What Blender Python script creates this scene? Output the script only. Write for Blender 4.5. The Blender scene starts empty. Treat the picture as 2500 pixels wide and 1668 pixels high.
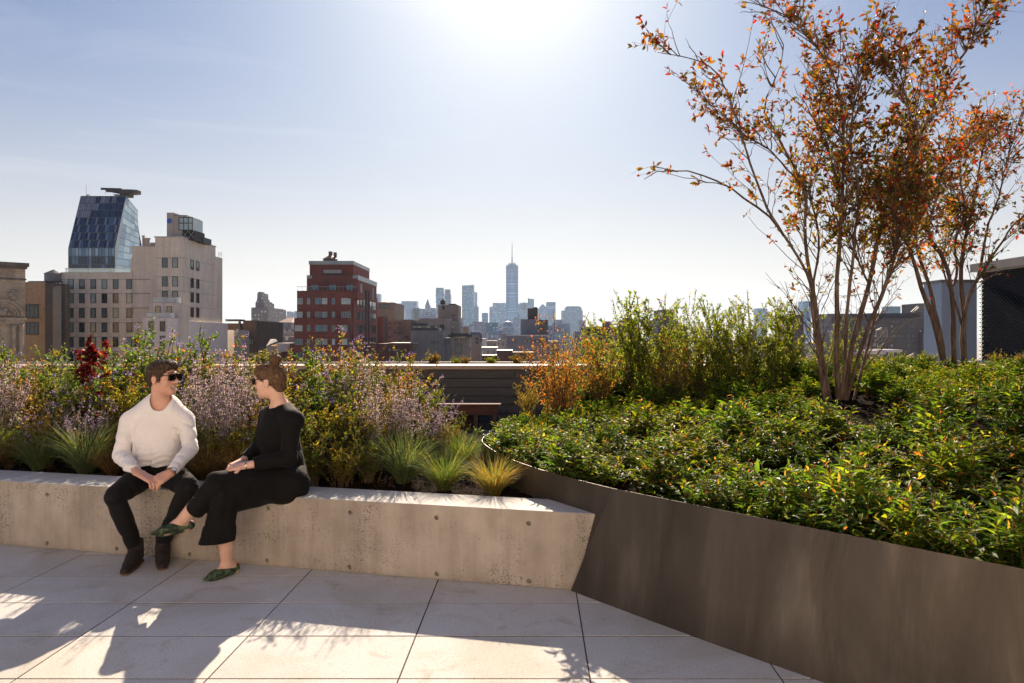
import bpy, math, random
import numpy as np
from mathutils import Vector, Matrix
R = math.radians
SC = bpy.context.scene
COL = SC.collection
F, HZ, EYE = 1680.0, 818.0, 1.577        # focal length (px at width 2500), horizon row, eye height

# ---------------------------------------------------------------- camera, sky, sun, exposure
cam = bpy.data.objects.new('camera', bpy.data.cameras.new('camera'))
COL.objects.link(cam)
cam.location = (0, 0, EYE)
cam.rotation_euler = (R(90), 0, 0)
cam.data.sensor_width = 36.0
cam.data.lens = F * 36.0 / 2500.0
cam.data.shift_y = -16.0 / 2500.0
cam.data.clip_start = 0.05
cam.data.clip_end = 40000
SC.camera = cam

SUN_EL, SUN_AZ = 30.5, 0.0               # azimuth measured from +Y, positive to the right
w = bpy.data.worlds.new('World')
SC.world = w
w.use_nodes = True
nt = w.node_tree
bg = nt.nodes['Background']
sky = nt.nodes.new('ShaderNodeTexSky')
sky.sky_type = 'NISHITA'
sky.sun_disc = False
sky.sun_elevation = R(SUN_EL)
sky.sun_rotation = R(SUN_AZ)
sky.altitude = 50
sky.air_density = 1.15
sky.dust_density = 0.7
sky.ozone_density = 3.5
bg.inputs['Strength'].default_value = 0.05
# thin high cirrus: bands of ice cloud that scatter the light of the sky behind them
tc = nt.nodes.new('ShaderNodeTexCoord')
mp = nt.nodes.new('ShaderNodeMapping'); mp.inputs['Rotation'].default_value = (0, R(18), 0)
mp.inputs['Scale'].default_value = (1.2, 1.2, 9.0)
nz = nt.nodes.new('ShaderNodeTexNoise'); nz.inputs['Scale'].default_value = 1.6; nz.inputs['Detail'].default_value = 9; nz.inputs['Roughness'].default_value = .62; nz.inputs['Distortion'].default_value = .5
mr = nt.nodes.new('ShaderNodeMapRange'); mr.inputs[1].default_value = .55; mr.inputs[2].default_value = .9; mr.inputs[3].default_value = 0; mr.inputs[4].default_value = .24
mx = nt.nodes.new('ShaderNodeMixRGB'); mx.inputs[2].default_value = (11., 10.8, 10.6, 1)
nt.links.new(tc.outputs['Generated'], mp.inputs[0]); nt.links.new(mp.outputs[0], nz.inputs['Vector'])
nt.links.new(nz.outputs['Fac'], mr.inputs[0]); nt.links.new(mr.outputs[0], mx.inputs[0])
# the sky's own brightness rolls off towards the sun instead of running away
def vmath(op, a, b):
    n = nt.nodes.new('ShaderNodeVectorMath'); n.operation = op
    for i, q in enumerate((a, b)):
        if isinstance(q, tuple): n.inputs[i].default_value = q
        else: nt.links.new(q, n.inputs[i])
    return n.outputs[0]
lum = nt.nodes.new('ShaderNodeVectorMath'); lum.operation = 'DOT_PRODUCT'
nt.links.new(sky.outputs[0], lum.inputs[0]); lum.inputs[1].default_value = (.30, .50, .20)
pw = nt.nodes.new('ShaderNodeMath'); pw.operation = 'POWER'; nt.links.new(lum.outputs['Value'], pw.inputs[0]); pw.inputs[1].default_value = -0.30
cb = nt.nodes.new('ShaderNodeCombineXYZ')
for i in range(3): nt.links.new(pw.outputs[0], cb.inputs[i])
c_ = vmath('MULTIPLY', vmath('MULTIPLY', sky.outputs[0], cb.outputs[0]), (.44, .70, 1.06))
# the bright milky air low over the city and round the sun (in the sky's own directions)
def m1(op, a, b=None):
    n = nt.nodes.new('ShaderNodeMath'); n.operation = op
    for i, q in enumerate((a, b)):
        if q is None: continue
        if isinstance(q, (int, float)): n.inputs[i].default_value = q
        else: nt.links.new(q, n.inputs[i])
    return n.outputs[0]
sz = nt.nodes.new('ShaderNodeSeparateXYZ'); nt.links.new(tc.outputs['Generated'], sz.inputs[0])
up_ = m1('MAXIMUM', sz.outputs[2], 0.0)
f_h = m1('EXPONENT', m1('MULTIPLY', m1('POWER', m1('DIVIDE', up_, .225), 1.5), -1.0))
dp = nt.nodes.new('ShaderNodeVectorMath'); dp.operation = 'DOT_PRODUCT'
nt.links.new(tc.outputs['Generated'], dp.inputs[0])
dp.inputs[1].default_value = (math.sin(R(SUN_AZ)) * math.cos(R(SUN_EL)), math.cos(R(SUN_AZ)) * math.cos(R(SUN_EL)), math.sin(R(SUN_EL)))
ang = m1('ARCCOSINE', m1('MINIMUM', dp.outputs['Value'], 1.0))
f_s = m1('EXPONENT', m1('MULTIPLY', m1('POWER', m1('DIVIDE', ang, .22), 1.2), -1.0))
# the milky band is strongest on the sun's side of the sky
side_ = m1('ADD', m1('MULTIPLY', m1('MAXIMUM', dp.outputs['Value'], 0.0), .55), .45)
hmix = nt.nodes.new('ShaderNodeMixRGB'); nt.links.new(m1('MULTIPLY', m1('MULTIPLY', f_h, side_), .98), hmix.inputs[0]); nt.links.new(c_, hmix.inputs[1]); hmix.inputs[2].default_value = (10.5, 9.3, 7.9, 1)
smix = nt.nodes.new('ShaderNodeMixRGB'); nt.links.new(m1('MULTIPLY', f_s, .92), smix.inputs[0]); nt.links.new(hmix.outputs[0], smix.inputs[1]); smix.inputs[2].default_value = (13.5, 12.9, 12.2, 1)
c_ = smix.outputs[0]
nt.links.new(c_, mx.inputs[1]); nt.links.new(mx.outputs[0], bg.inputs['Color'])

sl = bpy.data.lights.new('sun', 'SUN')
sl.energy = 5.0
sl.angle = R(0.53)
sl.color = (1.0, 0.82, 0.62)
sun = bpy.data.objects.new('sun', sl)
COL.objects.link(sun)
sdir = Vector((math.sin(R(SUN_AZ)) * math.cos(R(SUN_EL)), math.cos(R(SUN_AZ)) * math.cos(R(SUN_EL)), math.sin(R(SUN_EL))))
sun.rotation_euler = (-sdir).to_track_quat('-Z', 'Y').to_euler()
sun.location = (0, 5, 30)

SC.view_settings.view_transform = 'Standard'
SC.view_settings.look = 'None'
SC.view_settings.exposure = 1.1
SC.view_settings.gamma = 1.0
SC.view_settings.use_curve_mapping = False
SC.render.engine = 'CYCLES'
cy = SC.cycles
cy.max_bounces = 6; cy.diffuse_bounces = 3; cy.glossy_bounces = 3; cy.transmission_bounces = 4
cy.transparent_max_bounces = 8; cy.volume_bounces = 0
cy.caustics_reflective = False; cy.caustics_refractive = False
cy.use_denoising = True
cy.sample_clamp_indirect = 6

# ---------------------------------------------------------------- helpers
def WX(px, Y): return (px - 1250.0) / F * Y
def WZ(py, Y): return EYE - (py - HZ) / F * Y
def P(px, py, Y): return np.array([WX(px, Y), Y, WZ(py, Y)])

def tag(o, label=None, cat=None, group=None, kind=None):
    if label: o['label'] = label
    if cat: o['category'] = cat
    if group: o['group'] = group
    if kind: o['kind'] = kind
    return o

def thing(name, loc, label, cat, group=None, rotz=0):
    o = bpy.data.objects.new(name, None)
    o.empty_display_size = .1
    COL.objects.link(o)
    o.location = loc; o.rotation_euler = (0, 0, rotz)
    return tag(o, label, cat, group)

def link(name, me, parent=None, world=True, loc=None):
    """Link a mesh; with world=True its vertices are world coordinates and the parent's offset is undone."""
    o = bpy.data.objects.new(name, me)
    COL.objects.link(o)
    if parent is not None:
        o.parent = parent
        if world:
            o.matrix_parent_inverse = parent_world(parent).inverted()
    if loc is not None: o.location = loc
    return o

def parent_world(p):
    m = Matrix.LocRotScale(p.location, p.rotation_euler, p.scale)
    if p.parent: m = parent_world(p.parent) @ p.matrix_parent_inverse @ m
    return m

class MB:
    """Collects boxes, prisms, tubes ... into one mesh."""
    def __init__(s): s.v = []; s.f = []; s.m = []; s.mi = 0
    def add(s, vs, fs):
        b = len(s.v); s.v += [tuple(map(float, q)) for q in vs]
        for f in fs: s.f.append(tuple(b + i for i in f)); s.m.append(s.mi)
        return s
    def box(s, x0, x1, y0, y1, z0, z1):
        vs = [(x, y, z) for z in (z0, z1) for y in (y0, y1) for x in (x0, x1)]
        return s.add(vs, [(0, 2, 3, 1), (4, 5, 7, 6), (0, 1, 5, 4), (2, 6, 7, 3), (0, 4, 6, 2), (1, 3, 7, 5)])
    def prism(s, poly, z0, z1):
        n = len(poly)
        a = sum(poly[i][0] * poly[(i + 1) % n][1] - poly[(i + 1) % n][0] * poly[i][1] for i in range(n))
        if a < 0: poly = poly[::-1]
        vs = [(x, y, z0) for x, y in poly] + [(x, y, z1) for x, y in poly]
        return s.add(vs, [tuple(range(n))[::-1], tuple(range(n, 2 * n))] + [(i, (i + 1) % n, n + (i + 1) % n, n + i) for i in range(n)])
    def lathe(s, c, prof, n=16, ax='z'):
        vs = []
        for r, h in prof:
            for k in range(n):
                a = 2 * math.pi * k / n
                q = (r * math.cos(a), r * math.sin(a), h)
                if ax == 'y': q = (q[0], h, q[1])
                vs.append((c[0] + q[0], c[1] + q[1], c[2] + q[2]))
        fs = [(j * n + k, j * n + (k + 1) % n, (j + 1) * n + (k + 1) % n, (j + 1) * n + k) for j in range(len(prof) - 1) for k in range(n)]
        fs += [tuple(range(n))[::-1], tuple(range((len(prof) - 1) * n, len(prof) * n))]
        return s.add(vs, fs)
    def bar(s, a, b, r, n=6, r2=None):
        a = Vector(a); b = Vector(b); d = (b - a).normalized(); r2 = r if r2 is None else r2
        u = d.orthogonal().normalized(); v = d.cross(u)
        vs = [p + (u * math.cos(2 * math.pi * k / n) + v * math.sin(2 * math.pi * k / n)) * rr for p, rr in ((a, r), (b, r2)) for k in range(n)]
        return s.add(vs, [(k, (k + 1) % n, n + (k + 1) % n, n + k) for k in range(n)] + [tuple(range(n))[::-1], tuple(range(n, 2 * n))])
    def mesh(s, name, mats, smooth=False):
        me = bpy.data.meshes.new(name)
        me.from_pydata(s.v, [], s.f)
        for m in (mats if isinstance(mats, (list, tuple)) else [mats]): me.materials.append(m)
        me.polygons.foreach_set('material_index', s.m)
        if smooth: me.polygons.foreach_set('use_smooth', [True] * len(s.f))
        me.update()
        return me
    def build(s, name, mats, parent=None, smooth=False):
        return link(name, s.mesh(name, mats, smooth), parent)

def np_mesh(name, V, quads=None, tris=None, col=None, mat=None, smooth=False, mi=None):
    V = np.asarray(V, np.float32)
    loops = []; tot = []
    if quads is not None and len(quads): loops.append(np.asarray(quads).ravel()); tot.append(np.full(len(quads), 4))
    if tris is not None and len(tris): loops.append(np.asarray(tris).ravel()); tot.append(np.full(len(tris), 3))
    L = np.concatenate(loops).astype(np.int32); T = np.concatenate(tot).astype(np.int32)
    me = bpy.data.meshes.new(name)
    me.vertices.add(len(V)); me.vertices.foreach_set('co', V.ravel())
    me.loops.add(len(L)); me.loops.foreach_set('vertex_index', L)
    me.polygons.add(len(T)); me.polygons.foreach_set('loop_start', np.concatenate([[0], np.cumsum(T)[:-1]]).astype(np.int32))
    me.polygons.foreach_set('loop_total', T)
    me.polygons.foreach_set('use_smooth', np.full(len(T), bool(smooth)))
    if col is not None:
        a = me.color_attributes.new('Col', 'FLOAT_COLOR', 'POINT')
        c = np.ones((len(V), 4), np.float32); c[:, :3] = col
        a.data.foreach_set('color', c.ravel())
    if mat is not None:
        for m in (mat if isinstance(mat, (list, tuple)) else [mat]): me.materials.append(m)
    if mi is not None: me.polygons.foreach_set('material_index', np.asarray(mi, np.int32))
    me.update(calc_edges=True)
    return me

# ---------------------------------------------------------------- materials
def new_mat(name):
    m = bpy.data.materials.new(name); m.use_nodes = True
    return m, m.node_tree, m.node_tree.nodes['Principled BSDF']

def N(nt, typ, **kw):
    n = nt.nodes.new('ShaderNode' + typ)
    for k, v in kw.items():
        if k in n.inputs.keys() if isinstance(k, str) else False: n.inputs[k].default_value = v
        else: setattr(n, k, v)
    return n

def ramp(nt, fac, stops):
    r = nt.nodes.new('ShaderNodeValToRGB')
    while len(r.color_ramp.elements) < len(stops): r.color_ramp.elements.new(.5)
    for e, (p, c) in zip(r.color_ramp.elements, stops): e.position = p; e.color = (*c, 1)
    nt.links.new(fac, r.inputs[0])
    return r.outputs[0]

def math_n(nt, op, a, b=None, c=None):
    n = nt.nodes.new('ShaderNodeMath'); n.operation = op
    for i, q in enumerate((a, b, c)):
        if q is None: continue
        if isinstance(q, (int, float)): n.inputs[i].default_value = q
        else: nt.links.new(q, n.inputs[i])
    return n.outputs[0]

def noise(nt, scale, detail=5, rough=.55, vec=None, dist=0):
    n = nt.nodes.new('ShaderNodeTexNoise')
    n.inputs['Scale'].default_value = scale; n.inputs['Detail'].default_value = detail
    n.inputs['Roughness'].default_value = rough; n.inputs['Distortion'].default_value = dist
    if vec is not None: nt.links.new(vec, n.inputs['Vector'])
    return n.outputs['Fac']

def objvec(nt, scale=(1, 1, 1), rot=(0, 0, 0), src='Object'):
    t = nt.nodes.new('ShaderNodeTexCoord'); m = nt.nodes.new('ShaderNodeMapping')
    m.inputs['Scale'].default_value = scale; m.inputs['Rotation'].default_value = rot
    nt.links.new(t.outputs[src], m.inputs[0])
    return m.outputs[0]

def bump(nt, bsdf, h, strength=.3, dist=.01):
    b = nt.nodes.new('ShaderNodeBump'); b.inputs['Strength'].default_value = strength; b.inputs['Distance'].default_value = dist
    nt.links.new(h, b.inputs['Height']); nt.links.new(b.outputs[0], bsdf.inputs['Normal'])

_mc = {}
def plain(name, c, rough=.6, metal=0, var=.12, scale=3, spec=.5, bmp=0, bscale=40):
    """A surface of one colour with mottling, never perfectly uniform."""
    if name in _mc: return _mc[name]
    m, nt, b = new_mat(name)
    v = objvec(nt)
    f = noise(nt, scale, 6, .6, v)
    lo = tuple(q * (1 - var) for q in c); hi = tuple(min(1, q * (1 + var)) for q in c)
    nt.links.new(ramp(nt, f, [(.3, lo), (.7, hi)]), b.inputs['Base Color'])
    b.inputs['Roughness'].default_value = rough; b.inputs['Metallic'].default_value = metal
    b.inputs['Specular IOR Level'].default_value = spec
    if bmp: bump(nt, b, noise(nt, bscale, 4, .6, v), bmp, .01)
    _mc[name] = m
    return m

def mixc(nt, fac, a, b, mode='MIX'):
    n = nt.nodes.new('ShaderNodeMixRGB'); n.blend_type = mode
    if isinstance(fac, (int, float)): n.inputs[0].default_value = fac
    else: nt.links.new(fac, n.inputs[0])
    for i, q in ((1, a), (2, b)):
        if isinstance(q, tuple): n.inputs[i].default_value = (*q, 1)
        else: nt.links.new(q, n.inputs[i])
    return n.outputs[0]
# ================================================================ SETTING
GZ = -45.0                                # street level below the terrace

def bench_front_y(x): return 4.331 - .22 * x

def mat_city_ground():
    m, nt, b = new_mat('city_ground')
    v = objvec(nt)
    nt.links.new(ramp(nt, noise(nt, .02, 6, .7, v), [(.35, (.28, .26, .24)), (.6, (.42, .39, .36))]), b.inputs['Base Color'])
    b.inputs['Roughness'].default_value = .9
    return m
g = MB(); g.add([(-9000, -3000, GZ), (9000, -3000, GZ), (9000, 12000, GZ), (-9000, 12000, GZ)], [(0, 1, 2, 3)])
tag(g.build('ground', mat_city_ground()), kind='structure')

# our own roof: the slab everything stands on
roofm = plain('roof_slab', (.12, .115, .11), .9, scale=1.5)
g = MB(); g.box(-14, 16, -8, 13.4, GZ + .004, -.06)
tag(g.build('roof_terrace_slab', roofm), kind='structure')

# ---- pavers: slabs .457 deep, .914 wide, joints running away from the camera at 2 degrees
def paver_mat():
    m, nt, b = new_mat('paver_concrete')
    v = objvec(nt)
    at = nt.nodes.new('ShaderNodeAttribute'); at.attribute_name = 'Col'
    base = ramp(nt, noise(nt, 260, 3, .7, v), [(.30, (.40, .39, .375)), (.5, (.62, .605, .585)), (.72, (.74, .725, .70))])
    grit = ramp(nt, noise(nt, 95, 4, .75, v), [(.33, (.55, .54, .53)), (.46, (1, 1, 1))])
    stain = ramp(nt, noise(nt, 1.7, 5, .6, v, .6), [(.36, (.86, .83, .77)), (.55, (1, 1, 1))])
    c = mixc(nt, 1.0, base, grit, 'MULTIPLY'); c = mixc(nt, 1.0, c, stain, 'MULTIPLY')
    damp = ramp(nt, noise(nt, 3.1, 6, .65, v, 1.2), [(.56, (1, 1, 1)), (.70, (.72, .65, .54))])
    c = mixc(nt, .7, c, damp, 'MULTIPLY')
    c = mixc(nt, 1.0, c, at.outputs['Color'], 'MULTIPLY')
    nt.links.new(c, b.inputs['Base Color'])
    b.inputs['Roughness'].default_value = .82
    b.inputs['Specular IOR Level'].default_value = .35
    bump(nt, b, noise(nt, 180, 4, .7, v), .35, .004)
    return m
rows_y = [2649.0 / (py - HZ) for py in (1354, 1406, 1471, 1553, 1658)]
# fit: 1/(py-818) steps are even, so the rows are evenly deep
dy = (rows_y[0] - rows_y[4]) / 4
y_ref = rows_y[3]
shear = (1307 - 1250) / F
x_ref = WX(1407, 2649.0 / (1447 - HZ)) - shear * 2649.0 / (1447 - HZ)
PW = .877
rnd = random.Random(4)
V = []; Q = []; C = []
for j in range(-20, 9):
    ya, yb = y_ref + j * dy, y_ref + (j + 1) * dy
    for i in range(-11, 12):
        g_ = .0062
        a, b_ = ya + g_ * .8, yb - g_ * .8
        xs = [x_ref + i * PW + .0038, x_ref + (i + 1) * PW - .0038]
        t = .0007; zz = rnd.uniform(-.0007, .0007)
        k = len(V)
        cc = 1 + rnd.uniform(-.11, .05); tint = rnd.uniform(-.012, .012)
        for (ins, z) in ((0, -.05), (0, -t + zz), (t * .7, zz)):
            for (yy, xx) in ((a + ins, 0), (a + ins, 1), (b_ - ins, 1), (b_ - ins, 0)):
                V.append((xs[xx] + shear * yy + (ins if xx == 0 else -ins), yy, z))
                C.append((cc * (1 + tint), cc, cc * (1 - tint)))
        for l in (0, 4):
            for e in range(4):
                Q.append((k + l + e, k + l + (e + 1) % 4, k + l + 4 + (e + 1) % 4, k + l + 4 + e))
        Q.append((k + 8, k + 9, k + 10, k + 11))
o = link('pavement', np_mesh('pavement', V, quads=Q, col=np.array(C), mat=paver_mat()))
tag(o, kind='structure')
g = MB(); g.add([(-13, -5.5, -.0020), (15, -5.5, -.0020), (15, 8.5, -.0020), (-13, 8.5, -.0020)], [(0, 1, 2, 3)])
tag(g.build('joint_sand', plain('joint_sand', (.055, .045, .038), .95, scale=30)), kind='structure')

# ---- unseen wall added behind the camera to bounce warm sunlight onto shaded sides
bounce_wall = thing('added_bounce_wall', (0, -6, 0), 'tall cream wall added unseen behind the viewpoint to bounce warm light onto the terrace', 'building')
g = MB(); g.box(-14, 16, -7.9, -5.6, -.05, 7.5); g.build('wall', plain('cream_render', (.66, .60, .53), .85, scale=1, var=.06), bounce_wall)
g = MB(); g.box(-14.1, 16.1, -8, -5.4, 7.503, 7.75); g.build('coping', plain('cream_coping', (.4, .38, .35), .7), bounce_wall)

# ---- concrete bench wall
def concrete_mat():
    m, nt, b = new_mat('board_concrete')
    v = objvec(nt)
    base = ramp(nt, noise(nt, 2.2, 8, .62, v), [(.28, (.28, .24, .20)), (.5, (.39, .338, .288)), (.72, (.50, .44, .385))])
    sv = objvec(nt, (9, 9, .8))
    streak = ramp(nt, noise(nt, 1.0, 5, .6, sv, .3), [(.35, (.80, .78, .75)), (.62, (1.06, 1.05, 1.04))])
    c = mixc(nt, .8, base, streak, 'MULTIPLY')
    # bug holes: small dark voids that gather in patches
    vo = nt.nodes.new('ShaderNodeTexVoronoi'); vo.inputs['Scale'].default_value = 62
    nt.links.new(v, vo.inputs['Vector'])
    vo2 = nt.nodes.new('ShaderNodeTexVoronoi'); vo2.inputs['Scale'].default_value = 125
    nt.links.new(v, vo2.inputs['Vector'])
    patch = noise(nt, 1.7, 5, .65, v, .5)
    sepc = nt.nodes.new('ShaderNodeSeparateColor'); nt.links.new(vo.outputs['Color'], sepc.inputs[0])
    lim = math_n(nt, 'MULTIPLY', math_n(nt, 'SUBTRACT', patch, .39), math_n(nt, 'MULTIPLY', sepc.outputs[0], 1.8))
    hole = math_n(nt, 'LESS_THAN', vo.outputs['Distance'], lim)
    sep2 = nt.nodes.new('ShaderNodeSeparateColor'); nt.links.new(vo2.outputs['Color'], sep2.inputs[0])
    lim2 = math_n(nt, 'MULTIPLY', math_n(nt, 'SUBTRACT', patch, .39), math_n(nt, 'MULTIPLY', sep2.outputs[1], 2.4))
    hole2 = math_n(nt, 'LESS_THAN', vo2.outputs['Distance'], lim2)
    h = math_n(nt, 'MAXIMUM', hole, hole2)
    # only on the cast faces, the trowelled top has none
    ge = nt.nodes.new('ShaderNodeNewGeometry'); sx = nt.nodes.new('ShaderNodeSeparateXYZ'); nt.links.new(ge.outputs['Normal'], sx.inputs[0])
    side = math_n(nt, 'LESS_THAN', sx.outputs[2], .5)
    h = math_n(nt, 'MULTIPLY', h, side)
    c = mixc(nt, math_n(nt, 'MULTIPLY', h, .78), c, (.07, .058, .045))
    # ragged darker brown band along the foot
    gz = nt.nodes.new('ShaderNodeSeparateXYZ'); nt.links.new(v, gz.inputs[0])
    mr = nt.nodes.new('ShaderNodeMapRange'); mr.inputs[1].default_value = .10; mr.inputs[2].default_value = .0; mr.inputs[3].default_value = 0; mr.inputs[4].default_value = 1
    nt.links.new(math_n(nt, 'ADD', gz.outputs[2], math_n(nt, 'MULTIPLY', noise(nt, 5, 5, .6, v), .12)), mr.inputs[0])
    c = mixc(nt, math_n(nt, 'MULTIPLY', mr.outputs[0], .55), c, (.20, .165, .125))
    top = ramp(nt, noise(nt, 30, 6, .7, v), [(.3, (.44, .42, .39)), (.7, (.54, .52, .49))])
    c = mixc(nt, side, top, c)
    nt.links.new(c, b.inputs['Base Color'])
    b.inputs['Roughness'].default_value = .78
    hb = math_n(nt, 'SUBTRACT', math_n(nt, 'MULTIPLY', noise(nt, 90, 4, .6, v), .25), h)
    bump(nt, b, hb, .5, .004)
    return m
cmat = concrete_mat()
BT = .48
front = [(-9.0, bench_front_y(-9.0)), (.37, 4.25)]
# top: back edge from the photograph, swings in along the steel planter to a point
tipf = (.553, 4.205)
Vb = [(-9.0, bench_front_y(-9), 0), (.37, 4.25, 0), tipf + (BT,), (-9.0, bench_front_y(-9), BT),
      (-9.0, 6.70, 0), (.10, 4.66, 0), (-9.0, 6.70, BT), (.245, 4.60, BT)]
b = MB()
b.add(Vb, [(0, 1, 2, 3), (3, 2, 7, 6), (1, 5, 7, 2), (5, 4, 6, 7), (4, 0, 3, 6), (0, 4, 5, 1)])
bench_root = thing('concrete_bench', (-3, 4.95, 0), 'long pale cast concrete bench wall with round tie holes, the couple sits on it', 'bench')
bo = b.build('wall', cmat, bench_root)
bv = bo.modifiers.new('bev', 'BEVEL'); bv.width = .006; bv.segments = 2; bv.limit_method = 'ANGLE'
# form tie holes, really bored
cut = MB(); holes = []
for (px, py) in [(115, 1208), (115, 1332), (285, 1345), (463, 1358), (655, 1241), (652, 1373), (855, 1252), (853, 1391), (1066, 1264), (1066, 1407), (1291, 1278), (1292, 1427)]:
    t = (px - 1250) / F; Y = 4.331 / (1 + .22 * t); x = t * Y; z = WZ(py, Y)
    holes.append((x, Y, max(z, .035)))
nrm = Vector((-.215, -.977, 0)).normalized()
for h in holes:
    c0 = Vector(h)
    cut.bar(c0 + nrm * .02, c0 - nrm * .03, .0155, 14)
co = cut.build('cutter', cmat)
bm_ = bo.modifiers.new('holes', 'BOOLEAN'); bm_.object = co; bm_.operation = 'DIFFERENCE'; bm_.solver = 'EXACT'
dg = bpy.context.evaluated_depsgraph_get(); dg.update()
me2 = bpy.data.meshes.new_from_object(bo.evaluated_get(dg))
bo.modifiers.clear(); bo.data = me2
bpy.data.objects.remove(co)

# ---- steel planter: leaning sheet that curves away behind the bench
def steel_mat():
    m, nt, b = new_mat('bronze_steel')
    v = objvec(nt, (2.4, 2.4, .35))
    s = noise(nt, 1.6, 5, .55, v, .4)
    v2 = objvec(nt)
    g2 = noise(nt, 400, 2, .5, v2)
    blot = noise(nt, 2.1, 5, .6, v2, .8)
    c = ramp(nt, s, [(.30, (.058, .046, .036)), (.55, (.086, .070, .055)), (.78, (.155, .128, .104))])  # lightest stop paints soft vertical sheen streaks into the colour
    c = mixc(nt, .5, c, ramp(nt, blot, [(.35, (.8, .78, .76)), (.65, (1.1, 1.1, 1.1))]), 'MULTIPLY')
    nt.links.new(c, b.inputs['Base Color'])
    b.inputs['Metallic'].default_value = .45; b.inputs['Specular IOR Level'].default_value = .35
    rr = nt.nodes.new('ShaderNodeMapRange'); rr.inputs[1].default_value = .3; rr.inputs[2].default_value = .75; rr.inputs[3].default_value = .48; rr.inputs[4].default_value = .30
    nt.links.new(s, rr.inputs[0]); nt.links.new(rr.outputs[0], b.inputs['Roughness'])
    hh = math_n(nt, 'ADD', math_n(nt, 'MULTIPLY', s, 1.0), math_n(nt, 'MULTIPLY', g2, .02))
    bump(nt, b, hh, .35, .03)
    return m
stm = steel_mat()
top_pts = [(-.10, 6.75), (-.24, 6.42), (-.283, 6.03), (-.214, 5.72), (-.10, 5.32), (.024, 5.03), (.178, 4.737), (.349, 4.477), (.485, 4.29),
           (.605, 4.135), (.93, 3.80), (1.36, 3.36), (1.605, 3.115), (1.93, 2.79), (2.35, 2.37), (3.0, 1.72), (4.2, .55)]
tp = np.array(top_pts)
tan = np.gradient(tp, axis=0); tan /= np.linalg.norm(tan, axis=1)[:, None]
nin = np.stack([-tan[:, 1], tan[:, 0]], 1)           # towards the soil
HT = .655
V = []; Q = []
IC = next(k for k, q in enumerate(top_pts) if q[0] == .605)      # the fold beside the bench end
T = .004
for i, (p, n) in enumerate(zip(tp, nin)):
    lean = (.2 if i > IC else .10) * HT
    bt = p - n * lean if i != IC else np.array([.362, 4.243])
    V += [(bt[0], bt[1], 0), (p[0], p[1], HT), (p[0] + n[0] * T, p[1] + n[1] * T, HT), (bt[0] + n[0] * T, bt[1] + n[1] * T, 0)]
# smooth the polyline a little
from_n = len(tp)
for i in range(from_n - 1):
    a = i * 4; c = a + 4
    Q += [(a, c, c + 1, a + 1), (a + 1, c + 1, c + 2, a + 2), (a + 2, c + 2, c + 3, a + 3), (a + 3, c + 3, c, a)]
Q += [(0, 1, 2, 3), ((from_n - 1) * 4 + 3, (from_n - 1) * 4 + 2, (from_n - 1) * 4 + 1, (from_n - 1) * 4)]
o = link('steel_planter', np_mesh('steel_planter', V, quads=Q, mat=stm, smooth=False))
sb = o.modifiers.new('sub', 'SUBSURF'); sb.levels = 2; sb.render_levels = 3
# hold the edges of the sheet sharp while the plan curve is smoothed
me = o.data
cr = me.attributes.new('crease_edge', 'FLOAT', 'EDGE')
vals = np.zeros(len(me.edges), np.float32)
for e in me.edges:
    a_, b_ = e.vertices
    if abs(a_ - b_) == 4 or (a_ // 4 == IC and b_ // 4 == IC): vals[e.index] = 1.0
cr.data.foreach_set('value', vals)
me.polygons.foreach_set('use_smooth', [True] * len(me.polygons))
eb = o.modifiers.new('split', 'EDGE_SPLIT'); eb.split_angle = R(7)
tag(o, 'curving dark bronze steel planter wall leaning inward beside the bench end', 'planter')

# ---- soil in the two beds
def dist_wall(x, y):
    """signed distance to the planter's top edge, positive on the soil side"""
    P_ = np.stack([np.ravel(x), np.ravel(y)], 1)
    best = np.full(len(P_), 1e9); sg = np.zeros(len(P_))
    for i in range(len(tp) - 1):
        a, b = tp[i], tp[i + 1]; d = b - a; L2 = d @ d
        t = np.clip(((P_ - a) @ d) / L2, 0, 1)
        q = a + t[:, None] * d; r = P_ - q; dd = np.linalg.norm(r, axis=1)
        n = np.array([-d[1], d[0]]) / math.sqrt(L2)
        s = np.sign(r @ n)
        k = dd < best - 1e-9
        best[k] = dd[k]; sg[k] = s[k]
    return (best * sg).reshape(np.shape(x))
def soil_z(x, y):
    d = np.clip(dist_wall(x, y) / 5.0, 0, 1)
    s = d * d * (3 - 2 * d)
    return .50 + .39 * s + .03 * np.sin(2.1 * x + 1.3 * y) * np.sin(1.7 * y - .6 * x)
def soil_mat():
    m, nt, b = new_mat('dark_mulch')
    v = objvec(nt)
    nt.links.new(ramp(nt, noise(nt, 45, 6, .7, v, 1), [(.3, (.005, .0035, .0025)), (.55, (.016, .010, .0065)), (.75, (.042, .027, .018))]), b.inputs['Base Color'])
    b.inputs['Roughness'].default_value = 1.0; b.inputs['Specular IOR Level'].default_value = .03
    bump(nt, b, noise(nt, 60, 6, .7, v, 1), .5, .02)
    return m
som = soil_mat()
xs = np.linspace(-.6, 10.5, 140); ys = np.linspace(.4, 11.3, 130)
X, Yg = np.meshgrid(xs, ys)
D = dist_wall(X, Yg)
Z = soil_z(X, Yg) + .012 * np.random.RandomState(1).randn(*X.shape)
keep = (D > .0) & ((Yg < 11.25))
idx = np.arange(X.size).reshape(X.shape)
okq = keep[:-1, :-1] & keep[1:, :-1] & keep[:-1, 1:] & keep[1:, 1:]
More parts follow.
